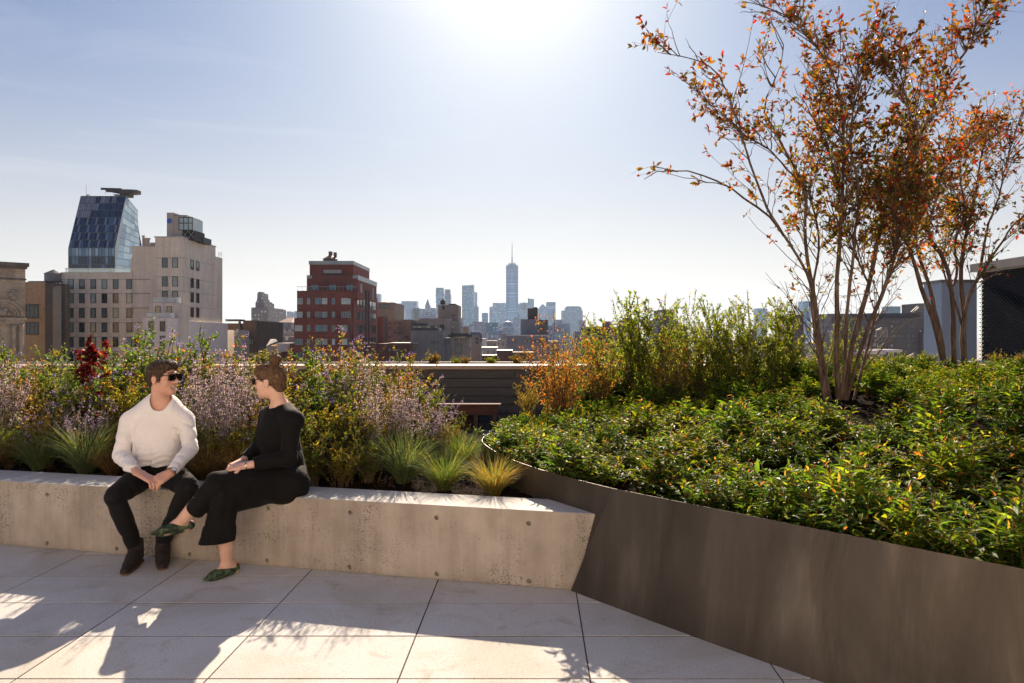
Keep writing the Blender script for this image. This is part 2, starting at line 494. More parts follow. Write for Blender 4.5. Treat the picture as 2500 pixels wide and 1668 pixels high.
# close the gap to the wall: pull the ring of vertices just outside onto the sheet
near = (D > -.12) & (D <= .0)
okq2 = (keep | near)[:-1, :-1] & (keep | near)[1:, :-1] & (keep | near)[:-1, 1:] & (keep | near)[1:, 1:]
Zc = np.where(near, Z - .02, Z)
eps = 1e-3
gx = (dist_wall(X + eps, Yg) - D) / eps; gy = (dist_wall(X, Yg + eps) - D) / eps
sh = np.where(near, -D + .012, 0)
Xc = X + gx * sh; Yc = Yg + gy * sh
q = np.stack([idx[:-1, :-1], idx[:-1, 1:], idx[1:, 1:], idx[1:, :-1]], -1)[okq2]
o = link('soil', np_mesh('soil', np.stack([Xc, Yc, Zc], -1).reshape(-1, 3), quads=q, mat=som, smooth=True))
tag(o, kind='structure')
# rear retaining side of the right bed
g = MB(); g.prism([(-.02, 6.78), (.4, 7.2), (1.0, 9.2), (10.5, 11.30), (10.5, 11.36), (.94, 9.26), (.34, 7.22), (-.08, 6.82)], 0, .60)
tag(g.build('planter_back_wall', plain('bronze_back', (.10, .085, .07), .5, .5), None), 'low dark metal rear edge of the right planting bed', 'planter wall')

# left bed soil
def back_edge(x): return 4.66 + .235 * (.1 - x)          # bench top's rear edge
def soil_left(x, y):
    return .445 + .05 * np.clip((y - back_edge(x)) / 1.5, 0, 1) + .012 * np.sin(5 * x) * np.sin(4 * y + x)
xs = np.linspace(-9, .75, 160); V = []; Q = []
nv = 40
for i, x in enumerate(xs):
    y0 = back_edge(x) - .02 if x < .1 else 4.66 + (x - .1) * -.4
    y1 = 8.6 if x < -1.2 else 8.6 - (x + 1.2) * 1.5
    for j in range(nv):
        y = y0 + (y1 - y0) * j / (nv - 1)
        V.append((x, y, float(soil_left(x, y)) + rnd.uniform(-.012, .012)))
V = np.array(V)
ins = dist_wall(V[:, 0], V[:, 1]) > -.02
ins = ins & (V[:, 1] < 6.8)
for i in range(len(xs) - 1):
    for j in range(nv - 1):
        a = i * nv + j
        qd = (a, a + nv, a + nv + 1, a + 1)
        if not all(ins[k] for k in qd): Q.append(qd)
o = link('soil', np_mesh('soil', V, quads=Q, mat=som, smooth=True)); tag(o, kind='structure')
g = MB(); g.prism([(-9, 8.62), (-1.2, 8.62), (-.1, 6.86), (-.16, 6.80), (-1.24, 8.56), (-9, 8.56)], 0, .44)
tag(g.build('planter_back_wall', _mc['bronze_back']), 'low dark metal rear edge of the left flower bed', 'planter wall')

# ---- parapet: dark planks under a wide warm cap
def plank_mat():
    m, nt, b = new_mat('dark_planks')
    at = nt.nodes.new('ShaderNodeAttribute'); at.attribute_name = 'Col'
    v = objvec(nt, (1, 1, 14))
    c = ramp(nt, noise(nt, 3, 6, .6, v), [(.3, (.060, .055, .053)), (.7, (.105, .095, .090))])
    nt.links.new(mixc(nt, 1, c, at.outputs['Color'], 'MULTIPLY'), b.inputs['Base Color'])
    b.inputs['Roughness'].default_value = .6
    bump(nt, b, noise(nt, 6, 5, .6, v), .3, .004)
    return m
PY = 11.5; CAPZ = 1.067
par = thing('parapet_wall', (0, PY, 0), 'long low parapet wall of dark horizontal planks under a wide warm stone cap', 'wall')
V = []; Q = []; C = []
step = .1455; zt = CAPZ - .075
r = random.Random(8); z = zt; row = 0
while z > 0.0:
    z0 = max(0, z - step + .006)
    x = -13 + r.uniform(0, 2)
    first = True
    while x < 15:
        L = r.choice([1.8, 2.4, 3.0]); x1 = min(x + L, 15.2)
        k = len(V); s = r.uniform(.8, 1.2); dp = r.uniform(-.003, .003)
        for zz in (z0, z - .003):
            for yy in (PY + dp, PY + .03):
                for xx in (x + .003, x1 - .003): V.append((xx, yy, zz)); C.append((s, s, s))
        Q += [tuple(k + i for i in f) for f in [(0, 2, 3, 1), (4, 5, 7, 6), (0, 1, 5, 4), (2, 6, 7, 3), (0, 4, 6, 2), (1, 3, 7, 5)]]
        x = x1
    z -= step; row += 1
link('planks', np_mesh('planks', V, quads=Q, col=np.array(C), mat=plank_mat()), par)
g = MB(); g.box(-13, 15.2, PY + .032, PY + 1.2, 0, CAPZ - .08); g.build('core', plain('black_membrane', (.02, .02, .02), .8), par)
g = MB(); x = -13
while x < 15:
    x1 = min(x + 2.44, 15.2)
    g.box(x + .002, x1 - .002, PY - .04, PY + .62, CAPZ - .066, CAPZ); x = x1
capm = plain('cap_stone', (.50, .34, .23), .62, scale=2.5, var=.10, bmp=.2)
oo = g.build('cap', capm, par); bb = oo.modifiers.new('bev', 'BEVEL'); bb.width = .006; bb.segments = 1
# pale rail line behind the cap and its strip of soil
g = MB(); g.box(-13, 15.2, PY + .622, PY + 1.2, CAPZ - .075, CAPZ - .02); g.build('soil_strip', som, par)
g = MB(); g.box(-13, 15.2, PY + 1.2, PY + 1.26, CAPZ - .1, CAPZ + .012); g.build('rear_coping', plain('pale_coping', (.62, .6, .57), .5), par)

# ---- low wooden bench against the parapet, seen through the gap
wb = thing('wooden_bench', (-.8, 10.7, 0), 'low reddish brown wooden bench before the dark plank parapet', 'bench')
wm = plain('red_wood', (.10, .040, .022), .8, scale=8, var=.3)
g = MB()
for k in range(6): g.box(-2.3, -.17, 10.42 + k * .085, 10.42 + k * .085 + .075, .50, .53)
g.build('seat', wm, wb)
g = MB(); g.box(-2.25, -.22, 10.46, 10.50, .36, .497); g.build('apron', wm, wb)
g = MB()
for k in range(9): g.box(-2.2, -.62, 10.80, 10.82, .04 + k * .05, .08 + k * .05)
g.build('back_slats', wm, wb)
for x in (-2.15, -1.2, -.58, -.30):
    g = MB(); g.box(x, x + .06, 10.47, 10.85, -.01, .358); g.build('leg', plain('dark_leg', (.05, .03, .02), .5), wb)
# rear walkway strip between the beds
g = MB(); g.box(-9, 10.5, 6.4, 11.46, -.03, -.003)
tag(g.build('path', plain('rear_paving', (.30, .28, .26), .8, scale=5)), kind='structure')
# ================================================================ CITY
z1 = lambda u, v: (u / 3.136, 400 + v / 3.136)
z2 = lambda u, v: (550 + u / 4.7, 580 + v / 4.7)
z3 = lambda u, v: (980 + u / 4.611, 560 + v / 4.611)
zr = lambda u, v: (1400 + u / 2.136, 560 + v / 2.136)
zR = lambda u, v: (2100 + u / 4.9, 600 + v / 4.9)
S1, S2, S3, SR, SRR = 3.136, 4.7, 4.611, 2.136, 4.9

def fb(mb, z, u0, u1, v, Y, depth, vb=None):
    """box whose front is seen between u0 and u1, top at v, standing at distance Y"""
    p0, t = z(u0, v); p1, _ = z(u1, v)
    zb = GZ + .01 if vb is None else WZ(z(u0, vb)[1], Y)
    mb.box(WX(p0, Y), WX(p1, Y), Y, Y + depth, zb, WZ(t, Y))
    return mb

def grid_mat(name, wall, win, sx, sz, fx=.45, fz=.5, rough=.7, gloss=.25, var=.15, off=0):
    """masonry or curtain wall of a far building: window grid as its surface pattern"""
    m, nt, b = new_mat(name)
    v = objvec(nt)
    s = nt.nodes.new('ShaderNodeSeparateXYZ'); nt.links.new(v, s.inputs[0])
    hx = math_n(nt, 'ADD', s.outputs[0], s.outputs[1])
    fxn = math_n(nt, 'FRACT', math_n(nt, 'ADD', math_n(nt, 'DIVIDE', hx, sx), 100.13 + off))
    fzn = math_n(nt, 'FRACT', math_n(nt, 'ADD', math_n(nt, 'DIVIDE', s.outputs[2], sz), 100.2))
    mk = math_n(nt, 'MULTIPLY', math_n(nt, 'LESS_THAN', fxn, fx), math_n(nt, 'LESS_THAN', fzn, fz))
    ge = nt.nodes.new('ShaderNodeNewGeometry'); sn = nt.nodes.new('ShaderNodeSeparateXYZ'); nt.links.new(ge.outputs['Normal'], sn.inputs[0])
    mk = math_n(nt, 'MULTIPLY', mk, math_n(nt, 'LESS_THAN', sn.outputs[2], .5))
    # each window its own blind / reflection
    wn = nt.nodes.new('ShaderNodeTexWhiteNoise'); wn.noise_dimensions = '2D'
    cv = nt.nodes.new('ShaderNodeCombineXYZ')
    nt.links.new(math_n(nt, 'FLOOR', math_n(nt, 'ADD', math_n(nt, 'DIVIDE', hx, sx), 100.13 + off)), cv.inputs[0])
    nt.links.new(math_n(nt, 'FLOOR', math_n(nt, 'ADD', math_n(nt, 'DIVIDE', s.outputs[2], sz), 100.2)), cv.inputs[1])
    nt.links.new(cv.outputs[0], wn.inputs['Vector'])
    wc = ramp(nt, wn.outputs['Value'], [(.0, tuple(q * .6 for q in win)), (.7, win), (.95, tuple(min(1, q * 2.2 + .05) for q in win))])
    wl = ramp(nt, noise(nt, .12, 6, .65, v), [(.3, tuple(q * (1 - var) for q in wall)), (.7, tuple(min(1, q * (1 + var)) for q in wall))])
    nt.links.new(mixc(nt, mk, wl, wc), b.inputs['Base Color'])
    rr = math_n(nt, 'SUBTRACT', rough, math_n(nt, 'MULTIPLY', mk, rough - gloss)); nt.links.new(rr, b.inputs['Roughness'])
    return m

def brick_mat(name, c, c2, scale=1.0, mortar=(.3, .28, .26), mw=.010, var=.25, bw=.40, rh=.13):
    m, nt, b = new_mat(name)
    t = nt.nodes.new('ShaderNodeTexCoord'); s = nt.nodes.new('ShaderNodeSeparateXYZ'); nt.links.new(t.outputs['Object'], s.inputs[0])
    cv = nt.nodes.new('ShaderNodeCombineXYZ')
    nt.links.new(math_n(nt, 'ADD', s.outputs[0], s.outputs[1]), cv.inputs[0]); nt.links.new(s.outputs[2], cv.inputs[1])
    br = nt.nodes.new('ShaderNodeTexBrick'); nt.links.new(cv.outputs[0], br.inputs[0])
    br.inputs['Color1'].default_value = (*c, 1); br.inputs['Color2'].default_value = (*c2, 1); br.inputs['Mortar'].default_value = (*mortar, 1)
    br.inputs['Scale'].default_value = scale; br.inputs['Mortar Size'].default_value = mw; br.inputs['Brick Width'].default_value = bw; br.inputs['Row Height'].default_value = rh
    v = t.outputs['Object']
    st = ramp(nt, noise(nt, .22, 7, .7, v), [(.3, (1 - var,) * 3), (.7, (1 + var * .5,) * 3)])
    mp = nt.nodes.new('ShaderNodeMapping'); mp.inputs['Scale'].default_value = (1.2, 1.2, .10); nt.links.new(v, mp.inputs[0])
    st2 = ramp(nt, noise(nt, 1, 5, .6, mp.outputs[0]), [(.35, (.86, .85, .84)), (.6, (1.03, 1.03, 1.03))])
    nt.links.new(mixc(nt, 1, mixc(nt, 1, br.outputs[0], st, 'MULTIPLY'), st2, 'MULTIPLY'), b.inputs['Base Color'])
    b.inputs['Roughness'].default_value = .85
    return m

def glass(name, c, rough=.08):
    return plain(name, c, rough, 0, .25, .6, spec=.8)
G_GREEN = glass('pane_curtain', (.24, .30, .27)); G_DARK = glass('pane_dark', (.03, .035, .04)); G_GREY = glass('pane_grey', (.10, .12, .12))
G_AMBER = glass('pane_blind', (.42, .36, .24)); G_PALE = glass('pane_pale', (.45, .50, .46)); G_TEAL = glass('pane_teal', (.05, .16, .19))
F_DARK = plain('frame_dark', (.035, .028, .024), .5); F_PALE = plain('frame_pale', (.45, .47, .45), .5)
_wm = {}
def window(root, x, y, z, w, h, pane, frame=F_DARK, side=0, bar=.10, mull=0, name='window'):
    key = (round(w, 1), round(h, 1), pane.name, frame.name, bar, mull)
    if key not in _wm:
        g = MB(); a, c, d = w / 2, h / 2, .09
        g.box(-a, -a + bar, -d, 0, -c, c); g.box(a - bar, a, -d, 0, -c, c)
        g.box(-a + bar, a - bar, -d, 0, -c, -c + bar); g.box(-a + bar, a - bar, -d, 0, c - bar, c)
        for k in range(mull):
            q = -a + (k + 1) * w / (mull + 1); g.box(q - .03, q + .03, -d * .8, 0, -c + bar, c - bar)
        q = MB(); q.box(-a + bar, a - bar, -.035, -.004, -c + bar, c - bar)
        _wm[key] = (g.mesh('window_frame', frame), q.mesh('pane', pane))
    fm, pm = _wm[key]
    o = bpy.data.objects.new(name, fm); COL.objects.link(o); o.parent = root
    L = root.location
    o.location = (x - L[0], y - L[1], z - L[2]); o.rotation_euler = (0, 0, R(90) * side)
    p = bpy.data.objects.new('pane', pm); COL.objects.link(p); p.parent = o
    return o

def wins(root, z, us, vs, wu, hv, S, Y, panes, seed=0, skip=(), **kw):
    rr = random.Random(seed)
    for i, u in enumerate(us):
        for j, v in enumerate(vs):
            if (i, j) in skip: continue
            px, py = z(u, v)
            window(root, WX(px, Y), Y, WZ(py, Y), wu / S / F * Y, hv / S / F * Y, rr.choice(panes), **kw)

def wins_side(root, z, us, vs_at, wm, hm, x, panes, seed=0, side=1, **kw):
    """windows on a face x = const; vs_at are heights in metres"""
    rr = random.Random(seed)
    for u in us:
        px, _ = z(u, 0); Y = x * F / (px - 1250)
        for h in vs_at: window(root, x, Y, h, wm, hm, rr.choice(panes), side=side, **kw)

def building(name, label, X, Y, cat='building', group=None):
    return thing(name, (X, Y, GZ), label, cat, group)

# ---- the ornate stone building at the left edge
root = building('ornate_building', 'weathered buff stone building with dark cornice and arched carved niche at the far left edge', -80, 105)
stone = brick_mat('old_stone', (.50, .38, .26), (.60, .47, .33), 1, (.20, .16, .12), .012, .45, 1.0, .34)
xa, xb = WX(-60, 98), WX(62, 105)
g = MB(); g.prism([(xa - 8, 96), (xb, 105), (xb * 1.2, 126), (xa - 30, 124)], GZ + .01, WZ(648, 105)); g.build('wall', stone, root)
d = Vector((xb - xa + 8, 9, 0)).normalized(); nn = Vector((d.y, -d.x, 0))
def on(t, off=0): q = Vector((xb, 105, 0)) - d * t + nn * off; return q
def strip(mb, t0, t1, o0, o1, za, zb_):
    a, b_, c, e = on(t0, o0), on(t1, o0), on(t1, o1), on(t0, o1)
    mb.prism([(q.x, q.y) for q in (a, b_, c, e)], za, zb_)
zt = WZ(648, 105)
g = MB(); strip(g, -.4, 16, .0, .75, zt - .25, zt + .3); strip(g, -.2, 16, 0, .4, zt - .6, zt - .26); strip(g, -.1, 16, 0, .2, zt - 2.3, zt - 2.05)
g.build('cornice', plain('cornice_stone', (.16, .13, .10), .8, scale=.8, var=.4), root)
tr = plain('trim_stone', (.40, .31, .22), .8, scale=1.2, var=.3)
for k in range(5):
    g = MB(); c = on(1.8 + k * 1.05 * 1.4, .05); c.z = zt - 1.35
    prof = [(.42, -.10), (.42, .0), (.30, .06), (.26, .0), (.10, .0)]
    vs = []; n = 14
    for r_, h_ in prof:
        for q in range(n):
            a = 2 * math.pi * q / n; w_ = c + d * (r_ * math.cos(a)) + Vector((0, 0, r_ * math.sin(a))) + nn * h_
            vs.append(w_)
    g.add(vs, [(j * n + q, j * n + (q + 1) % n, (j + 1) * n + (q + 1) % n, (j + 1) * n + q) for j in range(4) for q in range(n)] + [tuple(range(4 * n, 5 * n))])
    g.build('roundel', tr, root)
# arch: voussoir ring, impost, pilasters, carved shell and finial
tc_ = (62 - 17) / F * 104; cz = WZ(773, 104)
g = MB()
for (r0, r1, o1) in ((2.15, 2.55, .55), (1.75, 2.1, .38), (1.45, 1.7, .25)):
    n = 18
    for q in range(n):
        a0, a1 = math.pi * q / n, math.pi * (q + .93) / n
        vs = []
        for off in (0, o1):
            for rr_, aa in ((r0, a0), (r1, a0), (r1, a1), (r0, a1)):
                w_ = on(tc_ + rr_ * math.cos(aa), off); w_.z = cz + rr_ * math.sin(aa); vs.append(w_)
        g.add(vs, [(0, 1, 2, 3), (7, 6, 5, 4), (0, 4, 5, 1), (1, 5, 6, 2), (2, 6, 7, 3), (3, 7, 4, 0)])
g.build('arch', tr, root)
g = MB(); strip(g, tc_ - 2.9, tc_ + 2.9, 0, .8, cz - .55, cz - .2); strip(g, tc_ - 2.6, tc_ + 2.6, 0, .5, cz - 1.2, cz - .56)
g.build('impost', tr, root)
for t in (-2.2, -1.3, .9, 1.9):
    g = MB(); c = on(tc_ + t, .45); g.lathe((c.x, c.y, 0), [(.36, cz - 9), (.30, cz - 8.6), (.27, cz - 1.6), (.40, cz - 1.21)], 12); g.build('column', tr, root, True)
g = MB()
for (t, z_, s_) in ((0, .55, .62), (-.75, .35, .42), (.75, .35, .42), (-.3, 1.0, .35), (.4, .95, .33)):
    c = on(tc_ + t, .12); g.lathe((c.x, c.y, cz + z_), [(.02, -s_), (s_ * .8, -s_ * .6), (s_, 0), (s_ * .8, s_ * .6), (.02, s_)], 10)
g.build('carving', tr, root, True)
g = MB()
for (t, z_, s_) in ((-1.3, 2.9, .45), (-1.0, 3.3, .4), (-1.5, 3.5, .3), (-1.2, 3.8, .28)):
    c = on(tc_ + t, .3); g.lathe((c.x, c.y, cz + z_), [(.02, -s_), (s_ * .8, -s_ * .6), (s_, 0), (s_ * .8, s_ * .6), (.02, s_)], 8)
g.build('finial', tr, root)

# ---- brown tenement with a charcoal party wall
root = building('brown_building', 'narrow tan and charcoal brick building with dark windows between ornate building and pale hotel', WX(100, 140), 140)
tan = brick_mat('tan_brick', (.27, .185, .11), (.34, .24, .15), 1, (.25, .2, .14), .01, .35)
char = brick_mat('charcoal_brick', (.045, .038, .034), (.07, .06, .055), 1, (.10, .09, .08), .012, .4)
g = MB(); fb(g, z1, 188, 345, 905, 142, 25); g.build('wall', tan, root)
g = MB(); fb(g, z1, 345, 462, 915, 141, 1.4); fb(g, z1, 216, 466, 898, 142.5, .6, 912); g.build('party_wall', char, root)
g = MB(); fb(g, z1, 404, 466, 945, 140.7, .28); fb(g, z1, 425, 466, 935, 140.65, .3, 1030); g.build('render_patch', plain('grey_render', (.17, .165, .155), .9, scale=.6), root)
wins(root, z1, [245], [1130, 1262], 104, 100, S1, 142, [G_DARK], bar=.25, mull=2)
for v in (1180, 1075):
    g = MB(); fb(g, z1, 190, 312, v, 141.9, .09, v + 5); g.build('lintel', plain('lintel_dk', (.06, .05, .04), .8), root)
wt = thing('water_tank', (WX(131, 150), 150, WZ(688, 150)), 'small grey rooftop water tank with conical lid above the charcoal party wall', 'water tank')
g = MB(); g.lathe((WX(131, 150), 150, WZ(687, 150)), [(1.75, 0), (1.75, 1.6)], 14); g.build('tank', plain('tank_grey', (.2, .2, .2), .8), wt)
g = MB(); g.lathe((WX(131, 150), 150, WZ(687, 150) + 1.61), [(1.95, 0), (.1, .95)], 14); g.build('lid', plain('tank_lid', (.12, .12, .13), .7), wt)
for a in (-1.2, 1.2):
    g = MB(); g.box(WX(131, 150) + a - .12, WX(131, 150) + a + .12, 149.5, 149.8, WZ(687, 150) - 4, WZ(687, 150) - .01)
    g.build('leg', plain('tank_lid', (.12, .12, .13), .7), wt)

# ---- pale hotel
root = building('pale_hotel', 'large pale beige brick hotel stepping up in terraces with dark framed windows', WX(390, 150), 150)
hb = brick_mat('pale_brick', (.74, .64, .52), (.80, .69, .57), 1, (.62, .54, .44), .018, .16, .8, .22)
g = MB()
fb(g, z1, 468, 1010, 835, 150, 16); fb(g, z1, 1010, 1195, 635, 150.2, 14)
fb(g, z1, 1003, 1012, 718, 150.1, 15)
xR = WX(449, 150)
g.box(WX(381, 150), xR, 149.6, 166, GZ + .01, WZ(580.8, 150))
g.box(WX(440, 160), xR - .02, 166.01, 170, GZ + .01, WZ(628.5, 168))
fb(g, z1, 1144, 1407, 1065, 147.2, 2.39); g.build('wall', hb, root)
hw = brick_mat('white_brick', (.80, .72, .66), (.84, .77, .71), 1, (.58, .55, .52), .018, .12, .8, .22)
g = MB(); fb(g, z1, 1090, 1325, 1180, 144.5, 2.68); g.box(xR - .3, xR + .45, 147.3, 172, GZ + .01, WZ(1210 / S1 + 400, 152)); g.build('lower_wing', hw, root)
# dark joint lines of the courses
g = MB()
dk = plain('dark_joint', (.28, .24, .205), .9)
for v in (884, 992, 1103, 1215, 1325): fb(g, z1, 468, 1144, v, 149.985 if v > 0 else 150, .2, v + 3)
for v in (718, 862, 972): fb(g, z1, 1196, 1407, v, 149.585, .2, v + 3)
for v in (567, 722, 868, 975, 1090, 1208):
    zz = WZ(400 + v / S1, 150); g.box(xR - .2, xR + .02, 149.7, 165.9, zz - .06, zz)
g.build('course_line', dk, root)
g = MB(); g.box(WX(381, 150) - .15, xR + .15, 149.45, 166.1, WZ(580.8, 150), WZ(580.8, 150) + .25)
fb(g, z1, 464, 1012, 831, 149.85, 16.2, 836); fb(g, z1, 1008, 1197, 631, 150.05, 14, 636); g.build('coping', plain('coping_pale', (.5, .47, .44), .7), root)
P3 = [G_GREEN, G_GREEN, G_GREY, G_DARK, G_GREY]
for j, v in enumerate((922, 1030, 1142, 1253, 1365, 1476)):
    wins(root, z1, [543, 628, 715, 800, 886, 990], [v], 42, 76, S1, 150, P3 if j < 3 else [G_DARK, G_DARK, G_GREY, G_AMBER, G_GREEN], seed=j + 3)
wins(root, z1, [1262, 1341], [758, 902, 1014], 43, 78, S1, 149.6, [G_GREEN, G_GREY], seed=9)
wins(root, z1, [1210, 1296], [1128], 38, 76, S1, 147.2, [G_AMBER, G_GREY], seed=2)
wins(root, z1, [1158, 1245], [1245, 1356], 39, 78, S1, 144.5, [G_DARK, G_GREY], seed=5)
wins_side(root, z1, [1470, 1513], [WZ(400 + v / S1, 152) for v in (768, 908, 1020, 1135)], 1.5, 2.2, xR, [G_DARK], bar=.15)
# penthouse plant room with its glazed box
g = MB(); fb(g, z1, 1277, 1330, 374, 152, 8, 566); fb(g, z1, 1331, 1392, 402, 151.5, 7, 566); fb(g, z1, 1277, 1428, 392, 153, 7, 404); g.build('plant_room', plain('panel_beige', (.42, .36, .30), .6, scale=.5), root)
g = MB(); fb(g, z1, 1372, 1474, 412, 151.2, 5, 508); g.build('glazed_box', plain('pale_glazing', (.40, .52, .52), .15, scale=.5), root)
g = MB()
for v in (412, 455, 508): fb(g, z1, 1368, 1476, v - 3, 151.1, .1, v + 2)
for u in (1370, 1405, 1440, 1473): fb(g, z1, u - 2, u + 2, 412, 151.12, .09, 508)
g.build('glazing_bar', F_DARK, root)
g = MB(); fb(g, z1, 1392, 1490, 510, 152, 5, 582); g.build('louvre_room', plain('louvre_black', (.03, .025, .02), .7), root)
g = MB()
for a, b_ in ((1395, 1440), (1440, 1395), (1442, 1487), (1487, 1442)):
    q0 = P(*z1(a, 515), 151.9); q1 = P(*z1(b_, 570), 151.9); g.bar(q0, q1, .07, 4)
g.build('cross_bracing', plain('brace_grey', (.3, .3, .28), .5), root)
g = MB(); fb(g, z1, 1490, 1560, 562, 156, 4, 604); g.build('roof_unit', plain('roof_unit', (.05, .05, .055), .6), root)
g = MB(); q = P(*z1(1296, 438), 151.93); g.lathe(q, [(.55, 0), (.5, .06)], 14, 'y'); g.build('round_sign', plain('sign_blue', (.02, .12, .5), .4), root)
g = MB()
for (u, v, r_) in ((1098, 560, .25), (1127, 580, .55)):
    q = P(*z1(u, v), 155); g.lathe((q[0], q[1], 0), [(r_, WZ(602, 155)), (r_, q[2]), (r_ * 1.3, q[2] + .05), (r_ * 1.3, q[2] + .3)], 12)
g.build('flue', plain('flue_beige', (.4, .34, .28), .6), root)
g = MB(); fb(g, z1, 1135, 1195, 603, 156, 5, 633); g.build('duct', plain('duct_grey', (.28, .27, .26), .5), root)
# glass guard rails, planters and white tubs of the terraces
rail = plain('rail_glass', (.55, .60, .58), .1, spec=.8)
rm, rnt, rb = new_mat('guard_glass'); rb.inputs['Base Color'].default_value = (.75, .85, .82, 1); rb.inputs['Alpha'].default_value = .35; rb.inputs['Roughness'].default_value = .05
g = MB(); fb(g, z1, 497, 1003, 800, 151, .05, 832); fb(g, z1, 1172, 1350, 1022, 147.4, .05, 1060); fb(g, z1, 1122, 1300, 1140, 144.7, .05, 1176); g.build('glass_rail', rm, root)
g = MB()
for u0, u1, v, Y in ((497, 1003, 798, 150.95), (1172, 1350, 1020, 147.35), (1122, 1300, 1138, 144.65)): fb(g, z1, u0, u1, v, Y, .1, v + 3)
for u in (510, 676, 842, 998): fb(g, z1, u - 1, u + 1, 800, 150.9, .05, 832)
g.build('handrail', plain('rail_metal', (.35, .35, .34), .4), root)
g = MB(); fb(g, z1, 1350, 1373, 1022, 147.5, .8, 1064); fb(g, z1, 1303, 1326, 1142, 144.8, .8, 1178); g.build('white_screen', plain('white_paint', (.78, .76, .72), .5), root)
g = MB()
for u in (1672, 1684, 1698): fb(g, z1, u - 1, u + 1, 680, 166.5, .05, 718)
fb(g, z1, 1670, 1700, 680, 166.5, .05, 683); fb(g, z1, 1670, 1700, 696, 166.5, .05, 698); g.build('ladder_rail', F_PALE, root)

# ---- faceted blue glass tower behind the hotel
root = building('glass_tower', 'faceted dark blue glass tower with sloped crown behind the pale hotel', WX(250, 200), 205)
def rowmats():
    cs = [('gt0', (.015, .035, .085)), ('gt1', (.03, .06, .13)), ('gt2', (.012, .022, .05)), ('gt3', (.26, .25, .28)), ('gt4', (.38, .36, .39)), ('gt5', (.16, .30, .42)), ('gt6', (.28, .42, .52)), ('gt7', (.09, .17, .27))]
    out = []
    for n_, c in cs: m = plain('tower_' + n_, c, .12 if n_ not in ('gt3', 'gt4') else .4, 0, .2, .3, spec=.8); out.append(m)
    return out
TM = rowmats()
Pt = lambda u, v, Y: Vector(P(*z1(u, v), Y))
def facet(name, c00, c10, c11, c01, nu, nv, pick, barw=.12):
    """c00 bottom-left, c10 bottom-right, c11 top-right, c01 top-left; panels with raised mullions"""
    g = MB(); br = MB()
    n = (c10 - c00).cross(c01 - c00).normalized()
    if n.y > 0 and abs(n.y) > .05: n = -n
    L = lambda a, b_: (c00 * (1 - a) + c10 * a) * (1 - b_) + (c01 * (1 - a) + c11 * a) * b_
    for j in range(nv):
        for i in range(nu):
            a0, a1, b0, b1 = i / nu, (i + 1) / nu, j / nv, (j + 1) / nv
            g.mi = pick(i, j, nu, nv)
            tl = n * rnd.uniform(-.05, .05)
            g.add([L(a0, b0), L(a1, b0), L(a1, b1), L(a0, b1)], [(0, 1, 2, 3)])
    for j in range(nv + 1):
        a_, b_ = L(0, j / nv), L(1, j / nv); br.bar(a_ + n * .05, b_ + n * .05, barw, 4)
    for i in range(nu + 1):
        a_, b_ = L(i / nu, 0), L(i / nu, 1); br.bar(a_ + n * .04, b_ + n * .04, barw * .55, 4)
    g.build(name, TM, root); br.build('mullions', plain('tower_mullion', (.10, .11, .13), .4), root)
rf = random.Random(5)
def pk_dark(i, j, nu, nv):
    if j >= nv - 1: return rf.choice([3, 4, 3, 4, 2]) if i < nu * .8 else 0
    if j >= nv - 2: return rf.choice([3, 4]) if i < nu * .42 else rf.choice([0, 1, 0])
    if j >= nv - 3: return rf.choice([3, 4]) if i < nu * .30 else rf.choice([1, 2, 0])
    return 3 if (i + j) % 4 == 0 else rf.choice([0, 1, 0, 2, 7])
facet('crown_facet', Pt(525, 645, 196), Pt(880, 645, 196), Pt(965, 250, 208), Pt(620, 250, 208), 20, 7, pk_dark)
facet('lower_facet', Pt(525, 835, 196), Pt(880, 835, 196), Pt(880, 645, 196), Pt(525, 645, 196), 14, 3, lambda i, j, nu, nv: rf.choice([5, 6, 5, 7]) if j == 2 else rf.choice([0, 2, 2, 7]))
facet('side_facet', Pt(880, 835, 196), Pt(1085, 835, 214), Pt(1050, 355, 216), Pt(965, 250, 208), 4, 11, lambda i, j, nu, nv: rf.choice([5, 6, 6, 5, 7]))
facet('side_wedge', Pt(880, 835, 196.0), Pt(881, 835, 196.1), Pt(966, 250, 208.05), Pt(880, 645, 196), 1, 8, lambda *a: 7)
facet('far_facet', Pt(1052, 640, 216), Pt(1086, 640, 217), Pt(1052, 470, 217), Pt(1050, 355, 216), 1, 5, lambda *a: rf.choice([5, 7]))
g = MB()
q = [Pt(525, 835, 196), Pt(880, 835, 196), Pt(1085, 835, 214), Pt(700, 835, 232)]
g.prism([(v_.x, v_.y + .3) for v_ in q], GZ + .01, q[0].z)
a_, b_, c, e, f_ = Pt(620, 250, 208), Pt(965, 250, 208), Pt(1050, 355, 216), Pt(1052, 640, 217), Pt(640, 300, 228)
g.build('core', plain('tower_core', (.05, .06, .08), .5), root)
g = MB(); q = Pt(660, 250, 207); g.bar(q, q + Vector((0, 0, 3.4)), .05, 5)
for u in (665, 673, 682): k = Pt(u, 250, 207); g.bar(k, k + Vector((0, 0, .6)), .12, 5)
g.build('antenna', plain('mast_grey', (.12, .12, .13), .5), root)
cr_ = thing('facade_crane', tuple(Pt(925, 248, 209)), 'dark window cleaning crane with long boom on top of the blue glass tower', 'crane')
crm = plain('crane_dark', (.055, .05, .05), .6, scale=.5, var=.4)
g = MB(); fb(g, z1, 920, 982, 195, 209, 3, 248); fb(g, z1, 868, 930, 234, 209, 2, 240); g.build('base', crm, cr_)
g = MB(); fb(g, z1, 905, 1015, 196, 208.5, 3, 226)
g.bar(Pt(775, 192, 210), Pt(930, 196, 210), .35, 6); g.bar(Pt(812, 205, 210), Pt(925, 226, 210), .30, 6)
